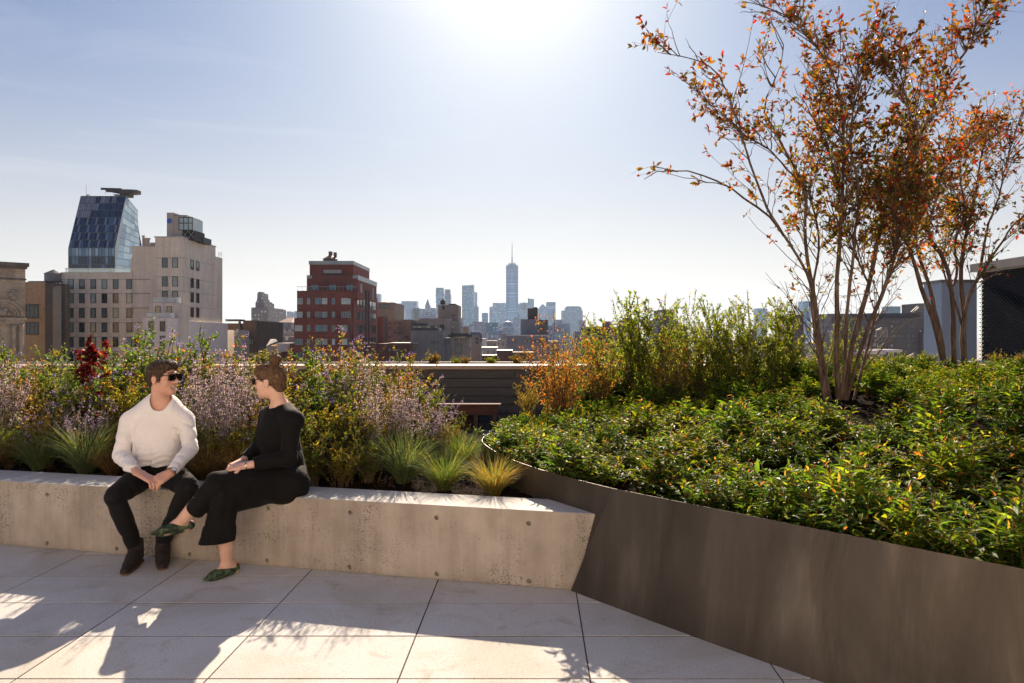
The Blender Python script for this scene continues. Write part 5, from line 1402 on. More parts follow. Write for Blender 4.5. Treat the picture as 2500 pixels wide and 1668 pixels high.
for rname, row in (('rearmost row', row_far), ('rear row', row_back), ('middle row', row_mid), ('front row', row_front)):
    srt = sorted(row)
    for (px, Y, k, sc) in row:
        n_ = srt.index((px, Y, k, sc))
        lab = '%s shrub, %s from left in %s of left flower bed' % (bush_defs[k][1], ordw[n_], rname)
        if n_ == 0: lab = '%s shrub, leftmost in %s of left flower bed' % (bush_defs[k][1], rname)
        x = WX(px, Y)
        plant('flowering_shrub' if 'aster' in k else 'leafy_shrub', bparts(k), (x, Y, float(soil_left(x, Y)) - .02), (sc * 1.12, sc * 1.12, sc * rp.uniform(.96, 1.03)), rp.uniform(0, 6.28), lab, 'shrub', 'shrubs of the left flower bed')
# red leaved barberry standing up left of the man
rfo, rst, _ = mk_bush('b', 15, 1.16, .12, 11, 620, .060, PAL_RED, .24, low=.84, wr=.7, side=2, hv=.90)
x = WX(228, 6.3)
plant('red_shrub', [('foliage', rfo), ('stems', rst)], (x, 6.3, .47), .93, 0, 'dark red leaved shrub standing tall above the flower bed left of the man', 'shrub')
# sage clumps
sages = [mk_sage(31, .95, 40, .42), mk_sage(32, .88, 44, .5), mk_sage(33, .9, 28, .5, [(.42, .35, .56, 3), (.52, .44, .60, 2), (.5, .4, .5, 1)])]
for (px, Y, v, sc, lab) in [
    (10, 6.0, 0, 1.02, 'lilac sage clump at the far left edge of the flower bed'),
    (200, 5.75, 2, .74, 'small violet sage spray low in front of the red leaved shrub'),
    (505, 5.75, 0, 1.06, 'tall dense lilac sage clump filling the gap between the two people'),
    (548, 5.60, 1, .95, 'pale lilac sage clump just left of the woman'),
    (590, 6.2, 1, 1.10, 'lilac sage clump rising behind the woman and her bun'),
    (870, 6.4, 0, 1.06, 'upright sage clump reaching the parapet cap right of the woman'),
    (918, 5.60, 1, .82, 'broad pale pink sage clump above the grass tufts'),
    (985, 5.70, 0, .84, 'pale sage clump right of the broad pink one'),
    (1055, 6.0, 2, .72, 'short sage clump nearest the steel planter tip')]:
    fl, st, fo = sages[v]; x = WX(px, Y)
    plant('sage_clump', [('flower_spikes', fl), ('stems', st), ('foliage', fo)], (x, Y, float(soil_left(x, Y)) - .01), sc, rp.uniform(0, 6), lab, 'sage', 'sage clumps of the left flower bed')
# grass tufts along the bench
GP_BLUE = [(.08, .12, .06, 3), (.11, .15, .07, 3), (.20, .18, .08, 1)]
GP_GREEN = [(.08, .13, .04, 3), (.12, .16, .045, 3), (.30, .24, .08, 1)]
GP_TAN = [(.24, .20, .06, 3), (.36, .22, .07, 2), (.14, .17, .05, 3), (.42, .20, .08, 1)]
GP_BRN = [(.16, .09, .04, 3), (.22, .13, .06, 2), (.08, .06, .03, 2)]
gt = [mk_grass(41, .40, 420, .55, GP_BLUE), mk_grass(42, .36, 460, .6, GP_GREEN), mk_grass(43, .36, 480, .75, GP_TAN), mk_grass(44, .36, 420, .8, GP_BRN), mk_grass(45, .42, 400, .6, GP_BLUE)]
for (px, Y, v, sc, lab) in [
    (30, 5.95, 0, 1.0, 'blue green grass tuft at the far left corner of the bed'),
    (95, 5.75, 4, .9, 'blue green grass tuft with straw coloured blades left of the large one'),
    (125, 6.25, 0, 1.1, 'grass tuft set back under the shrubs left of the man'),
    (210, 5.60, 4, 1.15, 'large dark blue green grass tuft nearest the left of the man'),
    (-25, 5.7, 3, .9, 'brown grass tuft cut by the left edge of the photo'),
    (275, 5.55, 3, .8, 'flat brownish grass tuft at the right elbow of the man'),
    (505, 5.30, 3, 1.0, 'low brown grass tuft on the soil between the man and woman'),
    (585, 5.35, 3, .9, 'dark brown grass tuft just behind the hands of the woman'),
    (850, 5.35, 0, .78, 'dark grass tuft under the yellow shrub right of the woman'),
    (985, 5.20, 0, 1.12, 'tall blue green grass tuft, leftmost of the four beside the bench end'),
    (1085, 5.02, 1, .95, 'bright green grass tuft near the bench edge'),
    (1130, 5.75, 1, .92, 'bright green grass tuft behind the orange tipped one'),
    (1205, 4.88, 2, .92, 'orange tipped grass tuft at the steel planter beside the bench end')]:
    x = WX(px, Y)
    plant('grass_tuft', [('blades', gt[v])], (x, Y, float(soil_left(x, Y)) - .005), sc, rp.uniform(0, 6), lab, 'grass tuft', 'grass tufts behind the bench')

# ---------------------------------------------------------------- right bed: orange shrubs and tall green ones
orb = mk_bush('b', 51, 1.35, .45, 40, 4600, .027, PAL_ORANGE, .72, low=.08, up=.3)
orb2 = mk_bush('b', 52, 1.2, .45, 38, 4800, .030, PAL_ORANGE + PAL_LIME[:2] + PAL_YEL[:2], .85, low=.06)
lim = [mk_bush('b', 53, 1.45, .45, 30, 5000, .042, PAL_LIME + [(.20, .20, .03, 1.5)], .55, 60, low=.10, wr=.42, side=3), mk_bush('b', 54, 1.45, .45, 30, 4600, .042, PAL_LIME + [(.24, .20, .03, 2)], .70, 50, low=.08, wr=.45, side=3)]
def rb(px, Y, m, sc, lab, name='leafy_shrub', z=None):
    x = WX(px, Y); z = float(soil_z(np.array([x]), np.array([Y]))[0]) if z is None else z
    fo, st, fl = m
    plant(name, [('foliage', fo), ('stems', st), ('blossoms', fl)], (x, Y, z - .02), sc, rp.uniform(0, 6), lab, 'shrub', 'shrubs at the back of the right bed')
rb(1372, 7.5, orb, 1.02, 'tall orange leaved shrub, first in the right bed, against the skyline')
rb(1462, 8.3, orb2, .98, 'orange and green shrub just right of the tall orange one')
rb(1640, 8.2, orb2, .78, 'orange green shrub between the pale green shrubs')
rb(1545, 9.0, lim[0], 1.18, 'tallest pale green shrub with upright tips, left of the others')
rb(1660, 9.4, lim[1], 1.02, 'bright green shrub right behind the orange green one')
rb(1755, 9.3, lim[0], 1.06, 'bright green shrub in the middle of the back row')
rb(1845, 9.5, lim[1], .95, 'dense green shrub left of the crape myrtle stems')
rb(1925, 9.6, lim[0], 1.04, 'green shrub with upright tips behind the left tree stems')
rb(2040, 9.8, lim[1], .72, 'yellow green shrub behind the crape myrtle stems')
rb(2140, 10.0, lim[1], .42, 'low green shrub right of the crape myrtle stems')
rb(1600, 8.8, lim[1], .98, 'yellow green shrub filling behind the tallest pale green one')
rb(1710, 8.7, lim[1], .90, 'leafy green shrub in front of the middle back row')
rb(1800, 8.9, lim[1], .88, 'deep green bushy shrub left of the leftmost tree stem')
rb(1900, 9.0, lim[1], .78, 'low green shrub directly behind the left tree stems')
rb(1290, 9.0, orb2, .50, 'small orange shrub at the left end of the right bed')
rb(1380, 9.3, orb2, .90, 'green orange shrub standing behind the tall orange one')
rb(1470, 9.7, lim[1], .82, 'green shrub in the back left corner of the right bed')
# low mounds growing on the parapet strip
mnd = mk_bush('b', 61, .26, .3, 30, 1500, .024, PAL_LIME, 1.2, low=.05, side=4)
mnd2 = mk_bush('b', 62, .26, .3, 30, 1500, .022, PAL_ORANGE + PAL_GREEN, 1.2, low=.05, side=4)
for (px, m_, sc, lab) in [(850, mnd, .8, 'flat green mound on the parapet above the sage'), (1058, mnd2, 1.1, 'tallest little green bush on the parapet cap'), (1112, mnd, .7, 'small green mound on the parapet below the corniced loft'),
                          (1135, mnd2, .75, 'small orange mound on the parapet below the corniced loft'), (1200, mnd, .8, 'small dark green mound on the parapet below the maroon block'), (1262, mnd2, .9, 'orange green mound on the parapet at the orange shrub'),
                          (2195, mnd, 1.15, 'bright lime mound on the parapet, left of two'), (2263, mnd, 1.2, 'bright lime mound on the parapet before the stucco shaft'), (2325, mnd, .7, 'tiny lime mound on the parapet between the rear tree stems'),
                          (2432, mnd2, 1.1, 'dark green mound on the parapet before the mesh screen'), (2490, mnd2, 1.0, 'dark green mound on the parapet at the right edge'), (1430, mnd, 1.0, 'green mound on the parapet behind the orange shrubs'), (640, mnd, 1.3, 'green mound on the parapet left of the red brick block')]:
    Y = 12.35; x = WX(px, Y); fo, st, _ = m_
    plant('parapet_plant', [('foliage', fo), ('stems', st)], (x, Y, CAPZ - .03), sc, rp.uniform(0, 6), lab, 'plant', 'low plants along the parapet')

# ---------------------------------------------------------------- evergreen ground cover
def gc_clump(seed, fine):
    r = RS(seed); ns = 58
    base = np.stack([r.randn(ns) * .06, r.randn(ns) * .06, np.zeros(ns)], 1)
    az = r.rand(ns) * 2 * np.pi; ln = r.uniform(.05, 1.25, ns)
    PL = arcs(r, 7, ns, base, az, ln * .6, r.uniform(.22, .38, ns), ln * .75, .004)
    i = np.repeat(np.arange(ns), 15); t = np.tile(np.linspace(.28, 1, 15), ns) + r.randn(len(i)) * .02; t = np.clip(t, .2, 1)
    p, d = at_t(PL, i, t)
    side = unit(np.cross(d, np.array([0, 0, 1.])) + 1e-6); sg = np.where(np.arange(len(i)) % 2 == 0, 1, -1)[:, None]
    tipk = (t > .9)[:, None]
    D = unit(np.where(tipk, d * .6 + unit(r.randn(len(i), 3)) * .8 + [0, 0, .3], side * sg * .9 + d * .55 + r.randn(len(i), 3) * .22 + [0, 0, .12]))
    Nh = unit(np.array([0, 0, 1.]) + r.randn(len(i), 3) * .3)
    L = np.where(t > .9, r.uniform(.025, .045, len(i)), r.uniform(.048, .088, len(i)))
    C = pick(r, PAL_GC, len(i)); k = (t > .93) & (r.rand(len(i)) < .28); C[k] = pick(r, [(.22, .14, .03, 2), (.26, .09, .03, 1), (.2, .2, .03, 2)], k.sum())
    v, q, t_, c = leaves(p, D, Nh, L, L * .35, C, .30, simple=not fine)
    b_ = Batch(); b_.add(v, q, t_, c)
    v, q = tubes(PL, np.linspace(.003, .0015, 7)[None, :] * np.ones((ns, 1)), 3); b_.add(v, q, None, np.array([.14, .09, .04]))
    return (np.concatenate(b_.V), np.concatenate(b_.Q), np.concatenate(b_.T) if b_.T else None, np.concatenate(b_.C))
r = RS(9)
fineC = [gc_clump(70 + k, True) for k in range(5)]; coarse = [gc_clump(80 + k, False) for k in range(4)]
cand = []
def hum(x, y): return .5 + .5 * np.sin(5.2 * x + 1.1 * np.sin(2.3 * y)) * np.sin(5.6 * y + 1.2 * np.sin(2.7 * x))
tries = 0
gridc = {}
while tries < 9000 and len(cand) < 1150:
    tries += 1
    y = r.uniform(2.4, 11.1); x = r.uniform(-.35, .86 * y + .4)
    dw = float(dist_wall(np.array([x]), np.array([y]))[0])
    if dw < .13 or x > 9.6: continue
    if y < 4.6 and dw < .17 + .09 * np.sin(3.1 * x): continue
    if y > 6.8 and x < 1.0 - .0 and dw < .25 and y > 7.4 and x < .5: continue
    if x < .3 + (y - 7.0) * .34 and y > 7: continue
    # bare mulch gap in front of the tree and another to its right
    if ((x - 3.22) / .48) ** 2 + ((y - 6.55) / .85) ** 2 < 1 or (x - 3.5) ** 2 + (y - 7.35) ** 2 < .17: continue
    if ((x - 3.95) / .22) ** 2 + ((y - 5.9) / .55) ** 2 < 1: continue
    if ((x - 5.35) / .25) ** 2 + ((y - 7.3) / .4) ** 2 < 1: continue
    sp = (.33 + .07 * (1 - hum(x, y)) ** 2) * (.70 if dw < .55 else 1)
    ok = True; gi, gj = int(x / .35), int(y / .35)
    for a in (-1, 0, 1):
        for b_ in (-1, 0, 1):
            for (cx, cy_) in gridc.get((gi + a, gj + b_), []):
                if (cx - x) ** 2 + (cy_ - y) ** 2 < sp * sp: ok = False
    if not ok: continue
    gridc.setdefault((gi, gj), []).append((x, y)); cand.append((x, y, dw))
GV = Batch()
for (x, y, dw) in cand:
    near_ = y < 6.5
    v, q, t, c = (fineC if near_ else coarse)[r.randint(5 if near_ else 4)]
    s = r.uniform(.75, 1.1) * (.70 + .50 * r.rand()) * (1.05 if near_ else .98); a = r.rand() * 6.283
    ca, sa = np.cos(a), np.sin(a)
    vv = v * s * np.array([1, 1, 1.0]); z0 = float(soil_z(np.array([x]), np.array([y]))[0])
    w_ = np.stack([vv[:, 0] * ca - vv[:, 1] * sa + x, vv[:, 0] * sa + vv[:, 1] * ca + y, vv[:, 2] + z0 - .015 + .05 * max(0, 1 - dw / .4)], 1)
    if dw < .5:
        # nothing grows through the steel: leaves that would cross it are left out
        bad = (dist_wall(w_[:, 0], w_[:, 1]) < .02) & (w_[:, 2] < HT + .03)
        q = q[~bad[q].any(1)]
        if t is not None: t = t[~bad[t].any(1)]
    hue = 1 + .22 * r.randn(); warm = r.rand() ** 2.2
    cc = c * np.array([1 + .5 * warm, 1 + .15 * warm, 1 - .2 * warm]) * hue
    GV.add(w_, q, t, np.clip(cc, .003, .9))
o = link('ground_cover', GV.mesh('ground_cover', LEAF))
tag(o, 'mounded evergreen ground cover with long glossy leaves filling the right bed', 'ground cover', kind='stuff')
# loose bark chips
r = RS(5); nchip = 9000
cx = np.concatenate([r.uniform(2.6, 3.7, 2600), r.uniform(3.6, 4.3, 900), r.uniform(-6, .45, 4600), r.uniform(-.2, 1.2, 900)])
cyy = np.concatenate([r.uniform(5.7, 7.9, 2600), r.uniform(5.3, 6.6, 900), np.zeros(4600), r.uniform(4.2, 6.2, 900)])
cyy[3500:8100] = np.array([back_edge(q) for q in cx[3500:8100]]) + r.uniform(.0, .9, 4600)
dwl = dist_wall(cx, cyy)
zz = np.where(dwl > 0, soil_z(cx, cyy), [float(soil_left(a, b_)) for a, b_ in zip(cx, cyy)])
okc = (np.abs(dwl) > .08) & ~((dwl < 0) & (cyy < np.array([back_edge(q) for q in cx]) + .01)) & ~((dwl < 0) & (dwl > -.2))
cp = np.stack([cx, cyy, zz + .012], 1)[okc]; m_ = len(cp)
v, q, t, c = leaves(cp, unit(r.randn(m_, 3) * [1, 1, .25]), unit(r.randn(m_, 3) * .3 + [0, 0, 1]), r.uniform(.015, .055, m_), r.uniform(.006, .014, m_), pick(r, [(.040, .022, .012, 3), (.065, .038, .022, 2), (.022, .012, .007, 3), (.12, .08, .055, .4)], m_), .05, True)
bb_ = Batch(); bb_.add(v, q, t, c)
cm, cnt_, cb_ = new_mat('bark_chip'); at_ = cnt_.nodes.new('ShaderNodeAttribute'); at_.attribute_name = 'Col'; cnt_.links.new(at_.outputs['Color'], cb_.inputs['Base Color']); cb_.inputs['Roughness'].default_value = .95; cb_.inputs['Specular IOR Level'].default_value = .08
tag(link('mulch', bb_.mesh('mulch', cm)), 'loose dark bark mulch chips on the soil of both beds', 'mulch', kind='stuff')

# ---------------------------------------------------------------- crape myrtles
zt2 = lambda u, v: (1550 + u / 1.6505, v / 1.6505)
def spline(pts, n):
    pts = np.array(pts, float); m = len(pts)
    d = np.concatenate([[0], np.cumsum(np.linalg.norm(np.diff(pts, axis=0), axis=1))]); d /= d[-1]
    # Catmull-Rom resample
    t = np.linspace(0, 1, n); out = []
    for tt in t:
        k = min(np.searchsorted(d, tt, 'right') - 1, m - 2); u = (tt - d[k]) / (d[k + 1] - d[k])
        p0, p1, p2, p3 = pts[max(k - 1, 0)], pts[k], pts[k + 1], pts[min(k + 2, m - 1)]
        out.append(.5 * ((2 * p1) + (-p0 + p2) * u + (2 * p0 - 5 * p1 + 4 * p2 - p3) * u * u + (-p0 + 3 * p1 - 3 * p2 + p3) * u ** 3))
    return np.array(out)
def tree(name, stems, seed, ntw, nlf, pal, label, Lf, dens):
    r = RS(seed)
    base = None; TR = []
    tb = Batch(); nS = 22
    lines = []
    for (pts, Ys, r0, r1) in stems:
        W_ = [P(*zt2(u, v), y) for (u, v), y in zip(pts, np.interp(np.linspace(0, 1, len(pts)), np.linspace(0, 1, len(Ys)), Ys))]
        L = spline(W_, nS); L += r.randn(nS, 3) * .006 * np.linspace(.3, 1, nS)[:, None]
        rad = np.linspace(1, 0, nS) ** .9 * (r0 * .86 - r1) + r1
        rad *= 1 + .06 * np.sin(np.arange(nS) * 2.1 + seed)
        lines.append((L, rad))
        v, q = tubes(L[None], rad[None], 10 if r0 > .02 else 6); tb.add(v, q)
    base = (stems[0][0][0])
    bp = lines[0][0][0]
    root = thing(name, (float(bp[0]), float(bp[1]), float(bp[2])), label, 'tree')
    # secondary branches from the upper stems, tertiary twigs from those
    PLs = np.array([l[0] for l in lines]); ns = len(lines)
    w_ = np.array(dens, float); w_ /= w_.sum()
    nb = ntw
    i = r.choice(ns, nb, p=w_); t = r.uniform(.34, .98, nb)
    k = np.array([lines[j][1][0] for j in i]) < .02; t[k] = r.uniform(.05, .97, k.sum())
    p, d = at_t(PLs, i, t)
    dirs = unit(d * .9 + unit(r.randn(nb, 3) * [1, .9, .5]) * .75 + [0, 0, .28])
    Lb = r.uniform(.25, .85, nb) * (1.15 - .5 * t)
    n = 7; ss = np.linspace(0, 1, n)
    bend = unit(r.randn(nb, 3)) * .22 + [0, 0, .12]
    BL = p[:, None] + dirs[:, None] * (Lb[:, None] * ss)[..., None] + bend[:, None] * ((Lb[:, None] * ss) ** 2)[..., None] * .9 + r.randn(nb, n, 3) * .006
    v, q = tubes(BL, np.linspace(.0065, .0024, n)[None] * r.uniform(.6, 1.2, (nb, 1)), 5); tb.add(v, q)
    n3 = nb * 4; i3 = r.randint(0, nb, n3); p3, d3 = at_t(BL, i3, r.uniform(.2, 1, n3))
    dr = unit(d3 * .8 + unit(r.randn(n3, 3)) * .8 + [0, 0, .15]); L3 = r.uniform(.08, .32, n3); m = 4; s3 = np.linspace(0, 1, m)
    TL = p3[:, None] + dr[:, None] * (L3[:, None] * s3)[..., None] + r.randn(n3, 1, 3) * .15 * ((L3[:, None] * s3) ** 2)[..., None] * 2
    v, q = tubes(TL, np.linspace(.0024, .0011, m)[None] * np.ones((n3, 1)), 3); tb.add(v, q)
    me = np_mesh('trunk', np.concatenate(tb.V), np.concatenate(tb.Q), None, None, BARK, True)
    link('trunk', me, root)
    # leaves in little sprays at the twigs
    i4 = r.choice(n3, nlf); t4 = r.uniform(.25, 1, nlf)
    p4, d4 = at_t(TL, i4, t4)
    keep_ = r.rand(nlf) < np.clip((p4[:, 2] - (bp[2] + 1.05)) / .9, .0, 1)
    p4, d4 = p4[keep_], d4[keep_]; m4 = len(p4)
    D = unit(d4 * .6 + unit(r.randn(m4, 3)) * .9 + [0, 0, -.05]); L = Lf * r.uniform(.6, 1.2, m4)
    C = pick(r, pal, m4, .25)
    # greener patches low in the middle
    cen = np.array([bp[0] + .35, bp[1], bp[2] + 2.2]); g_ = np.exp(-((p4 - cen) ** 2).sum(1) / 1.0); k = r.rand(m4) < g_ * .55
    C[k] = pick(r, [(.10, .11, .02, 3), (.20, .15, .02, 2), (.30, .17, .02, 2)], k.sum())
    v, q, t_, c = leaves(p4, D, unit(r.randn(m4, 3) + [0, 0, .6]), L, L * .5, C, .2)
    b2 = Batch(); b2.add(v, q, t_, c); link('crown', b2.mesh('crown', TLEAF), root)
    # seed capsules at some twig ends
    kk = r.choice(n3, 160); e = TL[kk, -1]; nn2 = 5
    ce = np.repeat(e, nn2, 0) + r.randn(len(kk) * nn2, 3) * .022
    oc = np.array([[1, 0, 0], [-1, 0, 0], [0, 1, 0], [0, -1, 0], [0, 0, 1], [0, 0, -1]]) * .0052
    V_ = (ce[:, None] + oc[None]).reshape(-1, 3); tri = np.array([[0, 2, 4], [2, 1, 4], [1, 3, 4], [3, 0, 4], [2, 0, 5], [1, 2, 5], [3, 1, 5], [0, 3, 5]])
    T3 = (np.arange(len(ce))[:, None, None] * 6 + tri[None]).reshape(-1, 3)
    tag(link('seed_capsules', np_mesh('seed_capsules', V_, None, T3, None, plain('capsule', (.05, .03, .02), .7), True), root), kind='stuff')
    return root
PAL_AUT = [(.28, .10, .02, 4), (.27, .05, .015, 4), (.22, .11, .018, 3), (.09, .035, .014, 4), (.34, .018, .02, .7), (.09, .085, .018, 3), (.32, .15, .025, 1.3)]
Yt = 7.55
T1 = [
 ([(765, 1622), (742, 1440), (715, 1240), (718, 1180), (680, 1075), (600, 950), (540, 870), (455, 812), (380, 755), (300, 720), (230, 690), (150, 690), (90, 690), (40, 722)], [Yt, 7.4, 7.0], .024, .004),
 ([(600, 950), (545, 862), (490, 730), (445, 600), (420, 500), (370, 370), (330, 290), (250, 245), (180, 225), (90, 210)], [7.3, 6.9], .017, .003),
 ([(775, 1622), (745, 1440), (738, 1310), (722, 1190), (700, 1080), (682, 940), (690, 800), (650, 690), (560, 520), (520, 420), (560, 330), (600, 180), (520, 60)], [Yt, 7.7, 8.1], .030, .003),
 ([(690, 770), (620, 690), (540, 600), (440, 545), (380, 480), (300, 420), (240, 350)], [7.65, 7.4], .012, .003),
 ([(790, 1625), (762, 1480), (750, 1380), (720, 1200), (740, 1000), (735, 900), (700, 760), (760, 600), (820, 440)], [Yt, 7.8, 8.2], .022, .003),
 ([(820, 1625), (812, 1450), (815, 1290), (813, 1150), (828, 950), (838, 700), (840, 560), (825, 400), (790, 280), (730, 190), (680, 130), (600, 60), (430, 5)], [Yt, 7.45, 7.2], .034, .003),
 ([(828, 1625), (845, 1480), (852, 1290), (870, 1100), (885, 950), (900, 780), (870, 600), (880, 430), (900, 260), (950, 120)], [Yt, 7.3, 7.0], .026, .003),
 ([(838, 1625), (870, 1420), (905, 1270), (945, 1140), (970, 1010), (995, 900), (1020, 790), (1100, 640), (1180, 480), (1250, 330), (1310, 240), (1380, 100), (1420, -30)], [Yt, 7.5, 7.4], .036, .003),
 ([(850, 1625), (885, 1500), (930, 1350), (990, 1200), (1030, 1080), (1060, 960), (1080, 820), (1130, 600), (1090, 380), (1060, 200)], [Yt, 7.2, 6.8], .026, .003),
 ([(880, 1625), (925, 1450), (975, 1250), (1035, 1090), (1080, 940), (1170, 780), (1290, 620), (1400, 520)], [Yt, 7.7, 8.0], .020, .003),
 ([(940, 1140), (890, 1030), (850, 960), (830, 800), (780, 620), (740, 480), (760, 300)], [7.5, 8.2], .012, .003),
 ([(720, 1200), (690, 1160), (650, 1130), (625, 1100)], [7.5, 7.4], .007, .003),
 ([(1060, 1010), (1000, 1085), (960, 1160), (930, 1190)], [7.4, 7.4], .006, .003),
]
r_ = tree('crape_myrtle', T1, 5, 600, 14000, PAL_AUT, 'large multi stemmed crape myrtle with orange and red autumn leaves', .064, [.9, 1.5, 2.6, 1.1, 2.2, 4, 4, 5.5, 5.5, 3.8, 4, 0.01, .1])
Y2 = 10.1
T2 = [
 ([(1245, 1478), (1228, 1390), (1200, 1280), (1165, 1190), (1130, 1080), (1100, 980), (1060, 900), (1040, 800), (1070, 640)], [Y2, 10.1, 9.9], .052, .004),
 ([(1248, 1478), (1232, 1350), (1205, 1240), (1190, 1160), (1165, 1090), (1130, 960), (1140, 840), (1180, 700), (1160, 560)], [Y2, 10.3, 10.5], .042, .004),
 ([(1287, 1476), (1283, 1380), (1283, 1280), (1275, 1170), (1262, 1095), (1225, 1010), (1180, 930), (1220, 780), (1250, 620), (1290, 480)], [Y2, 10.0, 9.8], .046, .004),
 ([(1275, 1170), (1300, 1090), (1290, 980), (1330, 850), (1310, 700), (1340, 560)], [10.1, 10.2], .024, .004),
 ([(1328, 1482), (1320, 1380), (1325, 1280), (1315, 1150), (1322, 1010), (1350, 880), (1380, 740), (1400, 600), (1430, 470)], [Y2, 10.3, 10.5], .050, .004),
 ([(1330, 1482), (1328, 1300), (1342, 1210), (1372, 1140), (1420, 1070), (1480, 970), (1530, 900), (1568, 868), (1640, 780)], [Y2, 9.9, 9.6], .040, .004),
 ([(1385, 1120), (1405, 1010), (1420, 920), (1470, 780), (1500, 640), (1560, 450)], [10.0, 10.1], .022, .004),
 ([(1322, 1320), (1290, 1220), (1265, 1160), (1240, 1040), (1300, 880), (1260, 740)], [10.1, 10.6], .022, .004),
]
PAL_AUT2 = [(.36, .09, .018, 4), (.42, .05, .015, 3), (.20, .12, .02, 2), (.12, .09, .02, 3), (.44, .17, .03, 2), (.08, .07, .02, 1)]
tree('crape_myrtle', T2, 8, 330, 6000, PAL_AUT2, 'smaller crape myrtle farther back at the right with three bare stems', .066, [2, 3, 3.5, 3, 4, 2, 3, 3])
